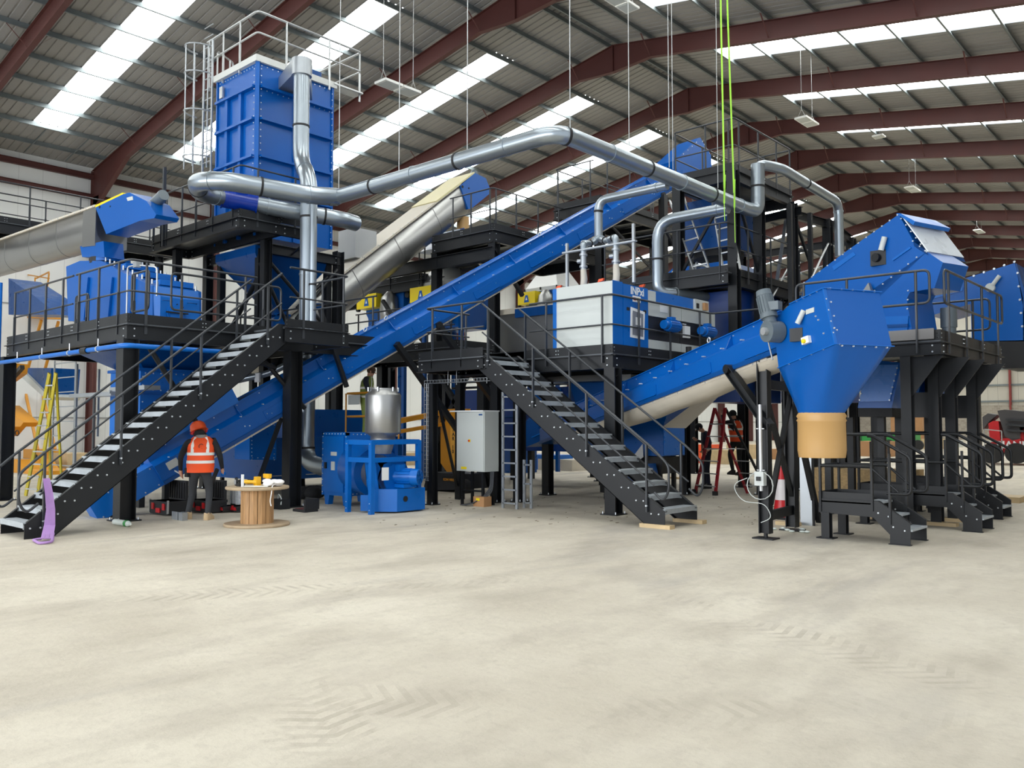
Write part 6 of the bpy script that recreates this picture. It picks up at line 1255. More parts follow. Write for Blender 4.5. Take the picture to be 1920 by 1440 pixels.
vtray(136, 96, 930, 672, 9.4, 'galvanised cable ladder standing behind the long left stair', 9)
a = at(139, 900, Y=7.6); MB_ = MB(); zt_ = at(140, 683, Y=7.6).z; MB_.bar((a.x, 7.6, 0), (a.x, 7.6, zt_), .08, .04, up=(0, 1, 0)); o = MB_.build('perforated_strut', GALV); tag(o, 'bright perforated steel strut upright behind the lower left stair', 'strut')
a = at(184, 770, Y=7.9); o = MB().bar((a.x, 7.9, 1.4), (a.x, 7.9, 2.9), .04, .04, up=(0, 1, 0)).build('hanging_strut', GALV); tag(o, 'short pale strut hanging under the left mezzanine beside the column', 'strut')
bt = thing('cable_basket', 'wire basket cable tray turning down below the middle landing', 'cable tray', (-12.9, 11.9, 2.2))
m = MB(); zb_ = 2.52; yb_ = 11.98
xa_ = -13.25
for s in (0, .06, .12): m.tube([(xa_+s, yb_, .5), (xa_+s, yb_, zb_)], .006, 5); m.tube([(xa_+s, yb_+.07, .5), (xa_+s, yb_+.07, zb_)], .006, 5)
for i in range(24): z = .5+i*(zb_-.5)/23; m.tube([(xa_, yb_+.07, z), (xa_, yb_, z), (xa_+.12, yb_, z), (xa_+.12, yb_+.07, z)], .005, 5)
m.build('vertical_run', GALV, bt); m = MB()
for s in (0, .06, .12): m.tube([(xa_, yb_+s, zb_), (-11.0, yb_+s, zb_)], .006, 5); 
m.tube([(xa_, yb_, zb_+.06), (-11.0, yb_, zb_+.06)], .006, 5)
for i in range(26): x = xa_+i*.09; m.tube([(x, yb_, zb_+.06), (x, yb_, zb_), (x, yb_+.12, zb_), (x, yb_+.12, zb_+.06)], .005, 5)
m.build('level_run', GALV, bt); m = MB(); [m.tube([(x, yb_+.06, zb_-.05), (x, yb_+.06, 2.8)], .007, 5) for x in (-12.6, -12.35, -11.5)]; m.build('hanger', GALV, bt)
m = MB(); m.box((-16.8, 7.0, 2.3), (-15.3, 7.3, 2.38)); [m.box((x, 6.95, 2.26), (x+.04, 7.0, 2.32)) for x in (-16.7, -16.2, -15.7)]; m.box((-19.3, 7.2, 2.24), (-17.2, 7.5, 2.32)); o = m.build('cable_tray', GALV); tag(o, 'galvanised cable trays hung in steps under the left mezzanine', 'cable tray')
c = at(1512, 985, Z=0); m = MB(); m.box((c.x-.1, c.y, 0), (c.x+.1, c.y+.08, 1.75)); ct = m.build('cable_duct', GALV); tag(ct, 'upright galvanised cable duct behind the tan spout', 'cable duct'); m = MB(); m.tube([(c.x+.13, c.y, 0), (c.x+.13, c.y, 1.7)], .02, 6); m.build('conduit', RUB, ct)

# ================================================================== STEP UNITS ON THE RIGHT
def stepunit(Yn, W, xf, x0, label, ang=0, backrail=True):
    t = thing('step_platform', label, 'steps', (xf, Yn, 0)); zd = .54; h = .2; s = .96
    for k, y in enumerate((Yn, Yn+W)):
        poly = [(x0, y, zd-.16), (x0, y, zd+.04), (xf-.42, y, zd+.04), (xf, y, .30), (xf, y, 0), (xf-.27, y, 0), (xf-.27, y, .13), (xf-.5, y, zd-.18)]
        m = MB(); m.prism(poly, (0, .012, 0)); fy = (0, -.0, 0)
        for a, b_ in ((0, 7), (1, 2), (2, 3)): m.bar(V(poly[a])+V((0, .03*(1-2*k)+.006, 0)), V(poly[b_])+V((0, .03*(1-2*k)+.006, 0)), .06, .012)
        m.box((xf-.28, y-.04, 0), (xf+.01, y+.05, .012)); m.mk(1); [m.bolt((xf-dx, y, z), (0, -1, 0), .014) for dx, z in ((.07, .2), (.22, .24), (.42, .42), (.28, .38))]
        m.build('stringer', [BLK, BOLT], t)
    for i in range(3): MB().box((xf-.20-i*.235+.02, Yn+.02, .19+i*.17), (xf+.02-i*.235, Yn+W-.02, .22+i*.17)).build('tread', TREAD, t)
    m = MB(); m.box((x0, Yn, zd-.01), (xf-.5, Yn+W, zd+.01)); m.build('deck', BLK, t)
    m = MB(); m.box((x0, Yn+.02, zd), (xf-.5, Yn+.03, zd+.14)); m.box((x0, Yn+W-.03, zd), (xf-.5, Yn+W-.02, zd+.14)); m.box((x0, Yn, zd), (x0+.01, Yn+W, zd+.14)); m.build('toe_board', BLK, t)
    for x in (x0+.1,):
        for y in (Yn+.04, Yn+W-.04): m = MB(); m.ibeam((x, y, .015), (x, y, zd-.16), .12, .12, (0, 1, 0)); m.box((x-.12, y-.1, 0), (x+.12, y+.1, .015)); m.build('leg', BLK, t)
    for k, y in enumerate((Yn+.0, Yn+W)):
        A_ = V((xf-.5, y, zd)); B_ = V((xf-.04, y, .25)); up = V((0, 0, 1)); m = MB()
        pth = [A_+up*.40, A_+up*s, B_+up*s+V((.0, 0, -.02)), B_+up*.42, B_+up*.42-V((.2, 0, 0)), A_+up*.42]
        m.tube(fillet([A_+up*s-V((.05, 0, 0)), A_+up*s+V((.02, 0, 0)), B_+up*(s-.0)+V((.06, 0, 0)), B_+up*.45+V((.06, 0, 0)), B_+up*.45-V((.26, 0, .0))], .07), .025, 8); m.tube([A_+up*.5, B_+up*.47-V((.1, 0, 0))], .018, 8); r_ = m.build('handrail', BLK, t)
        for q in (A_, B_-V((.22, 0, -.12))): MB().bar(q-up*.1, q+up*(s-.08), .045, .03, up=(1, 0, 0)).build('rail_post', BLK, r_)
    if backrail:
        for z in (.97, .52): MB().tube([(x0+.02, Yn+W, zd+z-.0), (xf-.5, Yn+W, zd+z)], .024, 8).build('guardrail', BLK, t)
        m = MB(); m.tube([(x0+.02, Yn, zd+.52), (xf-.5, Yn, zd+.52)], .022, 8); m.build('guardrail', BLK, t)
        for y in (Yn, Yn+W): m = MB(); m.bar((x0+.03, y, zd-.15), (x0+.03, y, zd+.97), .045, .03, up=(1, 0, 0)); m.build('rail_post', BLK, t)
        m = MB(); m.tube([(x0+.02, Yn, zd+.97), (x0+.02, Yn+W, zd+.97)], .022, 8); m.tube([(x0+.02, Yn, zd+.52), (x0+.02, Yn+W, zd+.52)], .022, 8); m.build('guardrail', BLK, t)
stepunit(12.35, .72, -3.78, -5.05, 'nearest black step platform with three galvanised treads, before the right posts')
stepunit(14.6, .66, -3.42, -5.3, 'middle of three black step platforms, its treads between the right posts')
stepunit(16.85, .66, -3.62, -5.3, 'farthest of three black step platforms at the right posts')
# OSB boards and crate behind the steps
OSB = mat('osb_board', srgb(176, 148, 104), .75, var=.28, scale=26)
o = MB().box((-7.4, 17.6, 0.02), (-5.4, 18.6, .75)).build('board_crate', OSB); tag(o, 'crate of chipboard sheets behind the nearest step platform', 'crate')
for i, (x, y, w_) in enumerate(((-6.2, 20, 1.2), (-5.0, 20.6, .9))):
    o = MB().box((x, y, 0), (x+w_, y+.8, .12)).build('pallet', WOODP); tag(o, ('wooden pallet left of two on the floor beyond the step platforms', 'wooden pallet right of two on the floor beyond the step platforms')[i], 'pallet')
# road cone
c = at(1466, 972, Z=0); cn = thing('traffic_cone', 'red and white traffic cone behind the front trestle post', 'traffic cone', tuple(c)); H_ = .92
r0 = lambda z: .155-.13*z/H_
MB().lathe(c, [(r0(0), .03), (r0(.3), .33)], n=24, cap=False).build('cone_body', REDP, cn); MB().lathe(c, [(r0(.3)+.002, .33), (r0(.66)+.002, .69)], n=24, cap=False).build('reflective_sleeve', mat('cone_sleeve', srgb(214, 208, 208), .5), cn); MB().lathe(c, [(r0(.66), .69), (r0(H_), H_)], n=24).build('cone_top', REDP, cn)
MB().box((c.x-.22, c.y-.22, 0), (c.x+.22, c.y+.22, .035)).build('cone_base', RUB, cn)
o = MB().bar((-10.88, 17.0, 0), (-10.95, 17.0, .95), .11, .05, up=(1, 0, 0)).build('timber_prop', WOOD); tag(o, 'upright timber board leaning under the black chute mouth', 'timber')
for k, (px, py) in enumerate(((1268, 898), (1478, 985), (1640, 975))):
    c = at(px, py, Z=0); o = MB().box((c.x-.2, c.y-.06, 0), (c.x+.2, c.y+.06, .06)).build('timber_block', WOODP); tag(o, ('short timber block on the floor beyond the black chute mouth', 'timber block at the foot of the front trestle behind its post', 'timber block on the floor under the nearest step platform')[k], 'wood block')

# ================================================================== LIFTS AND VEHICLES
AMB2 = AMB
bl = thing('boom_lift', 'amber boom lift lettered STAR 10 behind the control cabinet, man in its basket', 'boom lift', (-14.2, 14.6, 0))
Yl = 14.6; q = lambda px, py, Y=Yl: at(px, py, Y=Y)
MB().prism([q(826, 772), q(860, 772), q(860, 884), q(838, 885), q(826, 868)], (0, .5, 0)).build('mast_cover', AMB2, bl)
MB().prism([q(826, 768), q(858, 766), q(858, 782), q(838, 784), q(830, 800), q(818, 800)], (0, .45, 0)).build('knuckle', AMB2, bl)
m = MB(); m.bar(V((-15.0, 12.6, 1.72)), q(830, 772)+V((0, .1, 0)), .14, .11); m.build('upper_boom', AMB2, bl); m = MB(); m.bar(V((-15.0, 12.6, 1.48)), q(832, 795), .11, .08); m.build('lower_boom', AMB2, bl)
m = MB(); z0 = .16; m.prism([q(797, 900), q(803, 888), q(812, 885), q(860, 890), q(866, 918), q(797, 920)], (0, .9, 0)); m.build('chassis', PLAS, bl)
m = MB(); [m.cyl(q(px, 914)+V((0, -.05, 0)), q(px, 914)+V((0, .15, 0)), .2, n=24) for px in (808, 866)]; m.build_each('wheel', RUB, bl)
# letters down the mast: STAR 10
pz = q(853, 800)
m_ = MB(); m_.box((q(845, 800).x, Yl-.012, q(853, 864).z-.1), (q(858, 800).x, Yl, q(853, 800).z+.1)); pn = m_.build('name_panel', mat('pale_amber', srgb(228, 168, 62), .45), bl)
for k, chh in enumerate('STAR 10'):
    if chh != ' ': text_obj(chh, .125, RUB, 'lettering', pn, (q(848.5, 800).x, Yl-.013, q(853, 800).z-.02-.105*k), (1, 0, 0), (0, 0, 1), .003)
m = MB(); m.prism([q(829, 893, Yl-.01), q(858, 893, Yl-.01), q(858, 903, Yl-.01), q(829, 903, Yl-.01)], (0, .01, 0)); pk_ = m.build('hire_plate', BLK, bl); text_obj('KDM HIRE', .085, AMB2, 'lettering', pk_, q(831, 901, Yl-.015), (1, 0, 0), (0, 0, 1), .003)
m = MB(); bx0, bx1, by0, by1, bz0, bz1 = -15.95, -14.85, 12.0, 12.65, 1.28, 2.38
for z in (bz1, 1.85): m.tube(fillet([(bx0, by0, z), (bx1, by0, z), (bx1, by1, z), (bx0, by1, z)], .1, 4, True), .025, 8, closed=True)
for x, y in ((bx0, by0), (bx1, by0), (bx1, by1), (bx0, by1)): m.tube([(x, y, bz0), (x, y, bz1)], .02, 6)
m.box((bx0, by0, bz0-.03), (bx1, by1, bz0)); m.build('basket', AMB2, bl); m = MB(); m.box((bx0+.1, by0-.02, 2.12), (bx0+.5, by0+.02, 2.34)); m.build('control_panel', GREYC, bl)
# left edge lift
b2l = thing('boom_lift', 'amber boom lift parked at the far left beyond the stair foot, arm folded', 'boom lift', (-24, 10.5, 0)); q = lambda px, py, Y=10.5: at(px, py, Y=Y)
MB().prism([q(-40, 925), q(-40, 862), q(30, 862), q(40, 880), q(75, 884), q(75, 915), q(30, 925)], (0, 1.2, 0)).build('chassis', AMB2, b2l)
m = MB(); m.prism([q(-5, 762), q(8, 760), q(44, 792), q(38, 800), q(20, 800), q(5, 818), q(-5, 818)], (0, .5, 0)); m.build('arm_end', AMB2, b2l)
m = MB(); m.bar(q(-10, 745), q(42, 688), .14, .14); m.build('hydraulic_arm', BLK, b2l); m = MB(); m.prism([q(5, 680), q(30, 682), q(28, 700), q(8, 715)], (0, .4, 0)); m.build('elbow', AMB2, b2l)
m = MB(); c = q(32, 812); m.tube([c+V((math.cos(k*PI/8)*.18, 0, math.sin(k*PI/8)*.09)) for k in range(16)], .018, 6, closed=True); m.build('hose_loop', RUB, b2l)
m = MB(); [m.cyl(q(px, 920), q(px, 920)+V((0, .3, 0)), .3, n=20) for px in (-20, 45)]; m.build_each('wheel', RUB, b2l)
b3 = thing('scissor_lift', 'amber lift platform with guard frame standing by the white wall at far left', 'lift', (-26, 13.5, 0)); q = lambda px, py, Y=13.5: at(px, py, Y=Y)
m = MB(); m.prism([q(15, 577), q(80, 578), q(80, 596), q(15, 596)], (0, .8, 0)); cm = m.build('deck', AMB2, b3)
text_obj('Compact 8', .17, RUB, 'lettering', cm, q(34, 593, 13.49), (1, 0, 0), (0, 0, 1), .003)
m = MB(); 
for a, b_ in (((20, 510), (92, 522)), ((68, 522), (92, 510)), ((66, 520), (62, 577)), ((92, 512), (84, 577)), ((20, 507), (20, 577)), ((62, 552), (86, 558))): m.bar(q(*a), q(*b_), .05, .05)
m.build('guard_frame', AMB2, b3); m = MB(); [m.bar(q(16, 600)+V((0, y, 0)), V((q(75, 600).x, 13.5+y, .6)), .1, .1) for y in (.05, .75)]; [m.bar(V((q(75, 600).x, 13.5+y, q(75, 600).z)), V((q(16, 600).x, 13.5+y, .6)), .1, .1) for y in (.05, .75)]; m.box(tuple(V((q(10, 600).x, 13.5, .2))), tuple(V((q(85, 600).x, 14.3, .6)))); m.build('scissor_arms', AMB2, b3)
m = MB(); [m.cyl((q(px, 600).x, 13.45, .2), (q(px, 600).x, 13.7, .2), .2, n=16) for px in (22, 75)]; m.build_each('wheel', RUB, b3)
wh = thing('blue_hopper', 'dark blue wedge hopper at the far left behind the mezzanine rail', 'hopper', (-24, 12, 0)); q = lambda px, py, Y=11.6: at(px, py, Y=Y)
m = MB(); m.prism([q(16, 522), q(66, 556), q(108, 590), q(16, 590)], (0, 1.2, 0)); m.build('casing', BLUED, wh)
m = MB(); m.prism([q(42, 690), q(96, 690), q(92, 742), q(60, 722)], (0, 1.0, 0)); m.build('chute_body', BLUED, wh); m = MB(); m.prism([q(40, 692, 11.5), q(92, 744, 11.5), q(88, 750, 11.5), q(36, 704, 11.5)], (0, 1.1, 0)); m.build('belt_underside', GREYC, wh)
m = MB(); [m.box((x-.08, 12.2, 0), (x+.08, 12.36, 3.5)) for x in (-22.5, -20.4)]; m.build_each('leg', BLK, wh)
YLAD = mat('fibreglass_yellow', srgb(178, 162, 44), .45)
# yellow step ladder behind the stair
a = at(48, 930, Z=0); b_ = at(93, 700, Y=a.y-.2); 
yl = thing('step_ladder', 'yellow fibreglass step ladder standing behind the long left stair', 'ladder', tuple(a)); wv = V((.45, .1, 0)); top = b_
for s in (0, 1): MB().bar(a+wv*s*1.0, top+wv*(.25+.5*s)-wv*.25, .03, .09, up=wv).build('stile', YLAD, yl); MB().bar(a+V((.25, .45, 0))+wv*s*1.0, top+wv*(.25+.5*s)-wv*.25, .03, .06, up=wv).build('rear_stile', YLAD, yl)
for i in range(9): f = (i+.6)/9.5; p_ = a.lerp(top, f); MB().bar(p_, p_+wv*(1-.5*f), .07, .03).build('tread', ALU, yl)
# red A-frame ladder
a = at(1303, 925, Z=0); ar = at(1341, 929, Z=0); top = at(1346, 765, P=(a+ar)*.5+V((.35, .3, 0)), N=FW); RL = mat('ladder_red', srgb(150, 30, 40), .4)
al = thing('step_ladder', 'tall red A-frame ladder behind the front conveyor, man working beside it', 'ladder', tuple(a)); wv = ar-a
for s in (0, 1):
    MB().bar(a+wv*s, top+wv*(.15+.5*s)-wv*.3, .035, .08, up=wv).build('stile', RL, al); MB().bar(a+wv*s+V((.95, .85, 0)), top+wv*(.15+.5*s)-wv*.3, .035, .06, up=wv).build('rear_stile', (RL if s == 0 else BLK), al)
    m = MB(); m.box(tuple(a+wv*s+V((-.05, -.05, 0))), tuple(a+wv*s+V((.05, .05, .1)))); m.build('foot', RUB, al)
for i in range(6): f = (i+.7)/7.0; p_ = a.lerp(top+wv*.15-wv*.3, f); MB().bar(p_, p_+wv*(1-.5*f), .06, .025).build('tread', ALU, al); p2_ = (a+V((.95, .85, 0))).lerp(top-wv*.15, f); MB().bar(p2_, p2_+wv*(1-.5*f), .04, .02).build('rear_tread', ALU, al)
MB().bar(a.lerp(top, .52)+V((0, 0, 0)), a.lerp(top, .52)+V((.65, .4, .02)), .03, .02).build('spreader', WHT, al)
# red telehandler in the distance
th = thing('telehandler', 'red telehandler lift parked in the distance at the right edge', 'vehicle', (-9.3, 44, 0)); q = lambda px, py, Y=40: at(px, py, Y=Y)
m = MB(); m.prism([q(1848, 835), q(1850, 832), q(1880, 822), q(1935, 822), q(1935, 850), q(1862, 848)], (0, 2.0, 0)); bd = m.build('chassis', REDP, th); text_obj('MANITOU', .42, WHT, 'lettering', bd, q(1868, 840, 39.95), (1, 0, .0), (0, 0, 1), .01)
m = MB(); m.prism([q(1853, 794), q(1862, 789), q(1872, 790), q(1876, 826), q(1856, 824)], (0, 1.5, 0)); m.prism([q(1912, 800), q(1935, 795), q(1935, 830), q(1914, 828)], (0, 1.5, 0)); m.build('hood', REDP, th)
m = MB(); m.prism([q(1870, 770), q(1884, 768), q(1925, 772), q(1925, 820), q(1898, 826), q(1884, 818)], (0, 1.3, 0)); m.prism([q(1842, 782), q(1852, 775), q(1870, 778), q(1855, 790), q(1843, 805)], (0, .8, 0)); m.build('boom_block', mat('dark_machine_grey', srgb(66, 64, 66), .5), th)
m = MB(); [m.bar(q(1886, y, 39.9), q(1922, y+3, 39.9), .12, .08) for y in (786, 796, 806)]; m.build('grille_bar', RAIL, th)
m = MB(); [m.cyl(q(px, 850, 39.8), q(px, 850, 39.8)+V((0, .4, 0)), .42, n=24) for px in (1858, 1905)]; [m.cyl(q(px, 850, 41.6), q(px, 850, 41.6)+V((0, .4, 0)), .42, n=24) for px in (1858, 1905)]; m.build_each('wheel', RUB, th)
m = MB(); [m.bar(q(a, b, 39.5), q(c_, d, 39.5), .04, .04, up=(0, 1, 0)) for a, b, c_, d in ((1845, 805, 1878, 808), (1845, 805, 1846, 845), (1878, 808, 1879, 846), (1846, 828, 1879, 828))]; m.build('guard_frame', ALU, th)
# distant green skip, pallets, boards by the back wall
gs = thing('green_machine', 'long low green machine in the distance behind the right posts', 'machine', (-14, 52, 0)); q = lambda px, py, Y: at(px, py, Y=Y)
a = at(1578, 842, Z=0); b_ = at(1712, 840, Y=a.y); m = MB(); m.box((a.x, a.y, .35), (b_.x, a.y+1.6, 1.15)); m.build('casing', GRNP, gs); m = MB(); m.box((a.x+.5, a.y-.02, .6), (a.x+1.4, a.y, .95)); m.build('panel', mat('dark_green', srgb(18, 84, 46), .5), gs); m = MB(); [m.cyl((a.x+k, a.y-.1, .35), (a.x+k, a.y+.1, .35), .34, n=18) for k in (.6, 3.2, 5.0)]; m.build_each('wheel', RUB, gs)
for i, (px, py, w_, h_, mt_, lb_) in enumerate(((1700, 836, 2.4, 2.6, CARD, 'tall cardboard stack by the back wall, left of the red telehandler'), (1605, 852, 1.4, .5, WOODP, 'low pallet of boards in the distance left of the green machine'), (1640, 856, 1.6, .8, CARD, 'brown carton pallet before the distant green machine'), (1580, 858, .8, .5, BLUE2, 'small blue drum case on a distant pallet'), (1745, 842, 1.2, .7, WOODP, 'low pallet in the distance between the right posts'), (1390, 860, 1.6, .7, WOODP, 'pallet of timber in the distance behind the front trestle'), (1470, 862, 1.8, .5, CARD, 'flat cartons in the distance right of the trestle'), (1780, 838, 1.4, .5, GREYC, 'pale crate in the distance before the back wall'), (1345, 870, 1.5, .6, WOODP, 'timber stack in the distance behind the red ladder'), (1310, 868, .9, .8, ORGH, 'orange case in the distance behind the red ladder'))):
    c = at(px, py, Z=0); o = MB().box((c.x-w_/2, c.y, 0.0), (c.x+w_/2, c.y+1.1, h_)).build(('carton_stack', 'board_pallet', 'carton_pallet', 'drum_case', 'board_pallet', 'timber_pallet', 'carton_stack', 'crate', 'timber_stack', 'tool_case')[i], mt_); tag(o, lb_, ('cartons', 'pallet', 'cartons', 'case', 'pallet', 'pallet', 'cartons', 'crate', 'timber', 'case')[i])
o = MB().box((at(1634, 812, Y=60).x, 60, 1.3), (at(1656, 812, Y=60).x, 60.1, 2.5)).build('notice_board', WHT); m = MB(); m.box((at(1634, 812, Y=60).x, 60.0, 0), (at(1656, 812, Y=60).x, 60.05, 1.3)); m.build('stand', GREYC, o); tag(o, 'white board on a stand in the distance behind the right posts', 'board')
for i, (px, py, w_, h_, col_) in enumerate(((1000, 880, 2.2, .55, BLUE2), (1040, 882, 1.6, .4, CREAM), (935, 886, 1.8, .9, BLUED), (720, 872, 2.0, .5, WOODP), (640, 872, 1.4, .6, BLUE2), (110, 880, 1.6, .6, WOODP))):
    c = at(px, py, Z=0); o = MB().box((c.x-w_/2, c.y, 0.0), (c.x+w_/2, c.y+1.0, h_)).build('storage_crate', col_); tag(o, ('blue crate on the far floor seen under the middle stair', 'cream crate on the far floor right of the blue one', 'dark blue crate behind the tall cable ladder', 'wooden crate on the far floor behind the silencer', 'blue crate on the far floor behind the thick duct', 'wooden crate by the white wall beside the yellow ladder')[i], 'crate')

# ================================================================== PEOPLE
def skinned(name, joints, edges, rad, bone_mat, mats, parent, root, yaw, sub=2):
    me = bpy.data.meshes.new(name); names = list(joints); idx = {n: i for i, n in enumerate(names)}
    R = Matrix.Rotation(yaw, 3, 'Z'); W_ = [V(root)+R @ V(joints[n]) for n in names]
    me.from_pydata([tuple(p-V(root)) for p in W_], [(idx[a], idx[b]) for a, b in edges], []); me.update()
    o = bpy.data.objects.new(name, me); COL.objects.link(o); sk = o.modifiers.new('skin', 'SKIN'); ss = o.modifiers.new('sub', 'SUBSURF'); ss.levels = sub; ss.render_levels = sub
    for i, n in enumerate(names):
        r = rad[n]; me.skin_vertices[0].data[i].radius = (r, r) if not isinstance(r, tuple) else r; me.skin_vertices[0].data[i].use_root = (i == 0)
    dg = bpy.context.evaluated_depsgraph_get(); nm = bpy.data.meshes.new_from_object(o.evaluated_get(dg)); bpy.data.objects.remove(o)
    nm.materials.clear()
    for m in mats: nm.materials.append(m)
    bones = [(W_[idx[a]]-V(root), W_[idx[b]]-V(root), bone_mat.get((a, b), bone_mat.get(b, 0))) for a, b in edges]
    for p in nm.polygons:
        c = p.center; best = None
        for a, b, k in bones:
            d = b-a; t = max(0, min(1, (c-a).dot(d)/max(1e-9, d.length_squared))); e = (c-(a+d*t)).length
            if best is None or e < best[0]: best = (e, k)
        p.material_index = best[1]; p.use_smooth = True
    q = bpy.data.objects.new('body', nm); COL.objects.link(q); q.parent = parent; return q
def person(label, root, yaw, pose, mats, vest=None, helmet=None, hi=1.0, head_tilt=(0, 0), hair=None):
    t = thing('person', label, 'person', tuple(root)); J = dict(pose); E = []; rad = {}
    ch_ = [('pelvis', 'waist'), ('waist', 'chest'), ('chest', 'neck'), ('neck', 'headc'), ('headc', 'headt')]
    for s in 'lr':
        ch_ += [('pelvis', 'hip'+s), ('hip'+s, 'knee'+s), ('knee'+s, 'ankle'+s), ('ankle'+s, 'toe'+s), ('chest', 'shoulder'+s), ('shoulder'+s, 'elbow'+s), ('elbow'+s, 'wrist'+s), ('wrist'+s, 'palm'+s)]
        w0, p0 = V(J['wrist'+s]), V(J['palm'+s]); d = (p0-w0).normalized(); sd = V((0, 1, 0)) if abs(d.y) < .8 else V((1, 0, 0)); sd = (sd-d*sd.dot(d)).normalized(); nn = d.cross(sd)
        for k, (o_, L) in enumerate(((-.032, .060), (-.011, .075), (.011, .07), (.032, .055))):
            a = 'f%d%s' % (k, s); J[a] = tuple(p0+sd*o_+d*L*.55+nn*.006); J[a+'t'] = tuple(p0+sd*o_*.9+d*L+nn*.022); ch_ += [('palm'+s, a), (a, a+'t')]; rad[a] = .0095; rad[a+'t'] = .0075
        J['th'+s] = tuple(w0+d*.045+sd*-.05+nn*.01); J['tht'+s] = tuple(w0+d*.085+sd*-.065+nn*.02); ch_ += [('wrist'+s, 'th'+s), ('th'+s, 'tht'+s)]; rad['th'+s] = .011; rad['tht'+s] = .008
    R0 = dict(pelvis=.15, waist=.145, chest=.165, neck=.062, headc=.092, headt=.075, hipl=.10, hipr=.10, kneel=.066, kneer=.066, anklel=.05, ankler=.05, toel=.045, toer=.045, shoulderl=.075, shoulderr=.075, elbowl=.052, elbowr=.052, wristl=.034, wristr=.034, palml=.034, palmr=.034)
    R0.update(rad); bm = {}
    for a, b in ch_:
        bm[(a, b)] = 2 if (b.startswith(('palm', 'f', 'th')) or b in ('headc', 'headt') or a.startswith('neck')) else (0 if b.startswith(('hip', 'knee', 'ankle')) else (3 if b.startswith('toe') else 1))
    bo_ = skinned('body', J, ch_, R0, bm, mats, t, root, yaw)
    R = Matrix.Rotation(yaw, 3, 'Z'); f = lambda p: V(root)+R @ V(p)
    def ringset(levels, grow=1.0):
        L = []
        for (cx_, cy_, cz_, rx, ry) in levels:
            L.append([f((cx_+math.cos(a)*rx*grow, cy_+math.sin(a)*ry*grow, cz_)) for a in [2*PI*k/24 for k in range(24)]])
        return L
    hc_, ht = V(J['headc']), V(J['headt']); up = (ht-hc_).normalized(); fwd = V((head_tilt[0], math.cos(head_tilt[0]), 0)); fwd = (fwd-up*fwd.dot(up)).normalized(); sd = up.cross(fwd)
    m = MB(); m.ball(f(hc_+fwd*.100-up*.01), .016, 5); m.build('nose', mats[2], bo_)
    m = MB(); [m.ball(f(hc_+sd*s*.096), .02, 5, (.6, 1, 1.4)) for s in (-1, 1)]; m.build_each('ear', mats[2], bo_)
    m = MB(); [m.ball(f(hc_+fwd*.088+sd*s*.034+up*.02), .011, 5) for s in (-1, 1)]; m.build_each('eye', WHT, bo_)
    if helmet:
        m = MB(); c = f(hc_+up*.045); U = R @ up; F_ = R @ fwd; prof = [(.160, -.05), (.142, -.04), (.140, .02), (.128, .08), (.092, .122), (.03, .145), (.002, .148)]
        m.lathe(c, prof, tuple(U), 24); m.prism([c+F_*.10+(R @ sd)*-.09, c+F_*.19+(R @ sd)*-.05, c+F_*.19+(R @ sd)*.05, c+F_*.10+(R @ sd)*.09], U*.012); hm = m.build('hard_hat', helmet, t)
        m = MB(); [m.cyl(f(hc_+sd*s*.10-up*.0), f(hc_+sd*s*.135), .045, n=14) for s in (-1, 1)]; m.build('ear_defender', REDP, hm)
    elif hair:
        m = MB(); m.ball(f(hc_+up*.035-fwd*.015), .106, 9, (1, 1, .95)); m.build('hair', hair, t)
    if vest:
        lv, tape_z = vest['levels'], vest['tape']
        vm = MB(); vm.loft(ringset(lv), True, True, True); vo = vm.build('vest', vest['mat'], t)
        def lerp_level(z):
            for a, b in zip(lv[:-1], lv[1:]):
                if a[2] <= z <= b[2]: k = (z-a[2])/(b[2]-a[2]); return tuple(a[i]+(b[i]-a[i])*k for i in range(5))
            return lv[-1]
        for z in tape_z:
            m = MB(); m.loft(ringset([lerp_level(z), lerp_level(z+.05)], 1.025), False, False, True); m.build('reflective_band', SILV, vo)
        for s in (-1, 1):
            m = MB(); pts_ = [lerp_level(z) for z in (tape_z[-1]+.05, (tape_z[-1]+lv[-1][2])/2+.02, lv[-1][2]-.015)]
            for side in (-1, 1):
                for a, b in zip(pts_[:-1], pts_[1:]):
                    P_ = lambda q_: f((q_[0]+s*q_[3]*.55, q_[1]+side*q_[4]*.86*1.04, q_[2])); m.bar(P_(a), P_(b), .05, .008, up=R @ V((0, side, 0)))
            m.build('reflective_brace', SILV, vo)
    m = MB()
    for s in 'lr':
        a = V(J['ankle'+s]); b = V(J['toe'+s]); d = (b-a); d.z = 0; d = d.normalized(); sdd = V((d.y, -d.x, 0)); z0 = b.z-.05
        L = lambda off, hw, z_: [f(a+d*off-sdd*hw+V((0, 0, z_-a.z))), f(a+d*off+sdd*hw+V((0, 0, z_-a.z)))]
        base = [(-.07, .03), (-.05, .045), (.05, .045), (.13, .05), (.19, .04), (.215, .02)]
        lo_ = [L(o_, h_, z0)[0] for o_, h_ in base]+[L(o_, h_, z0)[1] for o_, h_ in base[::-1]]
        tops = [.11, .13, .12, .075, .05, .04]
        hi_ = [L(o_, h_*.85, z0+tt)[0] for (o_, h_), tt in zip(base, tops)]+[L(o_, h_*.85, z0+tt)[1] for (o_, h_), tt in zip(base[::-1], tops[::-1])]
        mid_ = [p_.lerp(q_, .5)+(p_-f(a+V((0, 0, z0-a.z)))).normalized()*.006 for p_, q_ in zip(lo_, hi_)]
        m2 = MB(); m2.loft([lo_, mid_, hi_], sm=True); m2.build('boot', mats[3], t)
    return t
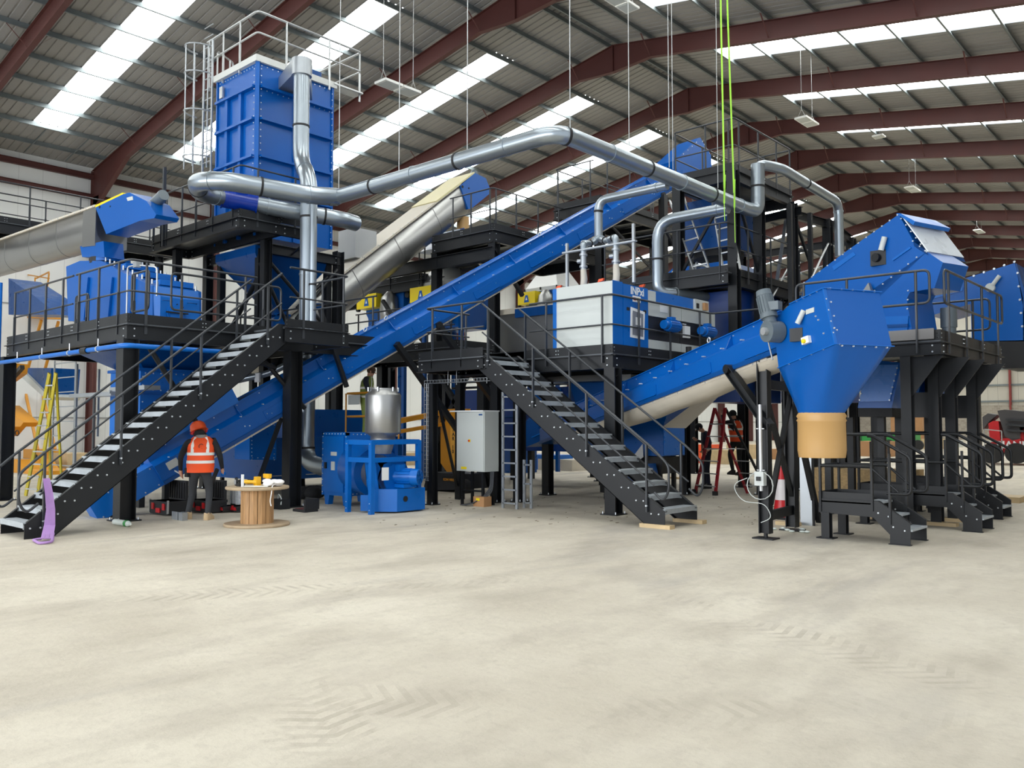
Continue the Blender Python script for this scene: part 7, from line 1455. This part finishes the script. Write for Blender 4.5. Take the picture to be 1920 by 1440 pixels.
# man in orange vest, seen from behind, looking down to his left
root = at(374, 973, Z=0); yaw1 = math.atan2(-( -.669), .743)+.25
pose1 = dict(pelvis=(0, -.02, .88), waist=(0, .0, 1.04), chest=(0, .05, 1.25), neck=(0, .12, 1.43), headc=(-.05, .17, 1.545), headt=(-.075, .195, 1.62),
    hipl=(-.1, -.02, .84), kneel=(-.13, .1, .46), anklel=(-.20, .04, .09), toel=(-.30, .12, .05), hipr=(.1, -.02, .84), kneer=(.16, .0, .46), ankler=(.15, -.2, .09), toer=(.2, -.07, .05),
    shoulderl=(-.22, .05, 1.36), elbowl=(-.33, -.02, 1.09), wristl=(-.34, .08, .85), palml=(-.33, .13, .77), shoulderr=(.22, .05, 1.36), elbowr=(.33, -.02, 1.10), wristr=(.36, .1, .88), palmr=(.36, .16, .81))
lv1 = [(0, -.02, .82, .225, .18), (0, -.0, .95, .235, .185), (0, .02, 1.1, .225, .18), (0, .05, 1.25, .24, .18), (0, .08, 1.38, .22, .15), (0, .10, 1.45, .13, .1)]
pe = person('person in orange vest and helmet, seen from behind looking down beside the wooden drum', root, yaw1, pose1, [JEAN, BLKF, SKIN, SUEDE], dict(levels=lv1, tape=(.98, 1.12), mat=ORG), helmet=ORGH, head_tilt=(-.5, 0))
R = Matrix.Rotation(yaw1, 3, 'Z'); f = lambda p: root+R @ V(p)
m = MB(); m.lathe(f((0, .10, 1.38)), [(.13, 0), (.125, .05), (.10, .09), (.085, .1)], n=20); m.build('hood', GREYF, pe); m = MB(); m.ball(f((-.045, .135, 1.50)), .105, 8, (1, .95, .9)); m.build('hair', BLKF, pe)
m = MB(); c = f((0.02, -.125, 1.28)); F_ = R @ V((0, -1, 0)); S_ = R @ V((1, 0, 0)); m.tube([c+S_*math.cos(a)*.04+V((0, 0, 1))*math.sin(a)*.04 for a in [.6+k*.5 for k in range(10)]], .005, 5); m.build('vest_logo', JEAN, pe)
m = MB(); m.box(tuple(f((-.2, -.02, .74))-V((.05, .04, 0))), tuple(f((-.2, -.02, .90))+V((.05, .04, 0)))); m.build('tool_pouch', BLKF, pe)
m = MB(); m.bar(f((-.33, .13, .78)), f((-.46, .30, .84)), .02, .02); o = m.build('spanner', ALU); tag(o, 'long bright spanner held in the left hand of the man in orange', 'spanner')
m = MB(); m.ball(f((.37, .18, .78)), .05, 6); o = m.build('blue_rag', BLUE2); tag(o, 'blue rag held in the right hand of the man in orange', 'rag')
m = MB(); m.bar(f((.26, .3, .86)), f((.1, .42, .45)), .04, .06); o = m.build('leaning_bar', RUB); tag(o, 'black telescopic bar leaning on the open tool box beside the man in orange', 'bar')
# man in the lift basket
stand = dict(pelvis=(0, 0, .92), waist=(0, .01, 1.08), chest=(0, .04, 1.3), neck=(0, .08, 1.48), headc=(0, .14, 1.6), headt=(0, .16, 1.68), hipl=(-.1, 0, .88), kneel=(-.11, .03, .48), anklel=(-.12, 0, .09), toel=(-.13, .13, .05),
    hipr=(.1, 0, .88), kneer=(.11, .03, .48), ankler=(.12, 0, .09), toer=(.13, .13, .05), shoulderl=(-.19, .04, 1.41), elbowl=(-.25, .12, 1.15), wristl=(-.18, .34, 1.12), palml=(-.15, .42, 1.12), shoulderr=(.19, .04, 1.41), elbowr=(.25, .12, 1.15), wristr=(.18, .34, 1.12), palmr=(.15, .42, 1.12))
lvs = [(0, 0, .90, .18, .15), (0, .01, 1.05, .185, .155), (0, .04, 1.3, .205, .165), (0, .06, 1.42, .18, .13), (0, .08, 1.48, .10, .08)]
OLV = mat('olive_hivis', srgb(120, 136, 60), .7); NAVY = mat('navy_fabric', srgb(22, 26, 44), .85, bump=.3, bscale=9)
person('person in dark and olive work clothes standing in the amber lift basket behind the silencer', (-15.62, 12.3, 1.28), -.9, stand, [OLV, NAVY, SKIN, RUB], dict(levels=[(a, b, c_+.02, d*.9, e*.9) for a, b, c_, d, e in lvs], tape=(1.0, 1.2), mat=OLV), hair=mat('brown_hair', srgb(70, 50, 36), .8))
# man behind the red ladder, legs apart, arms on hips
po = dict(stand); po.update(kneel=(-.16, .03, .48), anklel=(-.2, 0, .09), toel=(-.24, .12, .05), kneer=(.16, .03, .48), ankler=(.2, 0, .09), toer=(.25, .12, .05), elbowl=(-.34, -.02, 1.16), wristl=(-.22, .14, 1.0), palml=(-.17, .17, .96), elbowr=(.30, .05, 1.2), wristr=(.2, .25, 1.25), palmr=(.15, .3, 1.3), headc=(0, .2, 1.57), headt=(0, .24, 1.64))
rp = at(1326, 915, Z=0); person('person in dark clothes standing behind the red ladder, elbows out', rp, 2.3, po, [NAVY, NAVY, SKIN, RUB], hair=BLKF)
po2 = dict(stand); po2.update(kneel=(-.13, .12, .55), anklel=(-.13, .0, .12), toel=(-.13, .13, .08), elbowl=(-.3, .15, 1.4), wristl=(-.22, .3, 1.6), palml=(-.2, .34, 1.68), elbowr=(.3, .15, 1.4), wristr=(.22, .3, 1.6), palmr=(.2, .34, 1.68))
rp2 = at(1382, 905, P=rp, N=FW); rp2.z = .32
person('person in black climbing the red ladder with an orange vest, head hidden by the conveyor', rp2, 1.2, po2, [BLKF, BLKF, SKIN, RUB], dict(levels=lvs, tape=(1.02, 1.2), mat=ORG), hair=BLKF)
# small litter and debris on the floor
m = MB(); random.seed(11)
for k in range(120):
    c = at(random.uniform(700, 1500), random.uniform(930, 985), Z=0); s_ = random.uniform(.008, .03); m.prism([c+V((random.uniform(-1, 1)*s_, random.uniform(-1, 1)*s_*2, 0)) for i in range(4)], (0, 0, .006))
o = m.build('floor_debris', mat('debris_brown', srgb(104, 88, 68), .8)); tag(o, 'scattered chips and dirt on the concrete under the stairs', 'debris', kind='stuff')
c = at(1478, 995, Z=0); m = MB(); [m.ball(c+V((random.uniform(-.25, .35), random.uniform(-.2, .2), .02)), .03, 5, (1.6, 1.2, .6)) for k in range(8)]; o = m.build('plastic_scraps', CLR); tag(o, 'clear plastic scraps on the floor at the foot of the front post', 'scraps', kind='stuff')
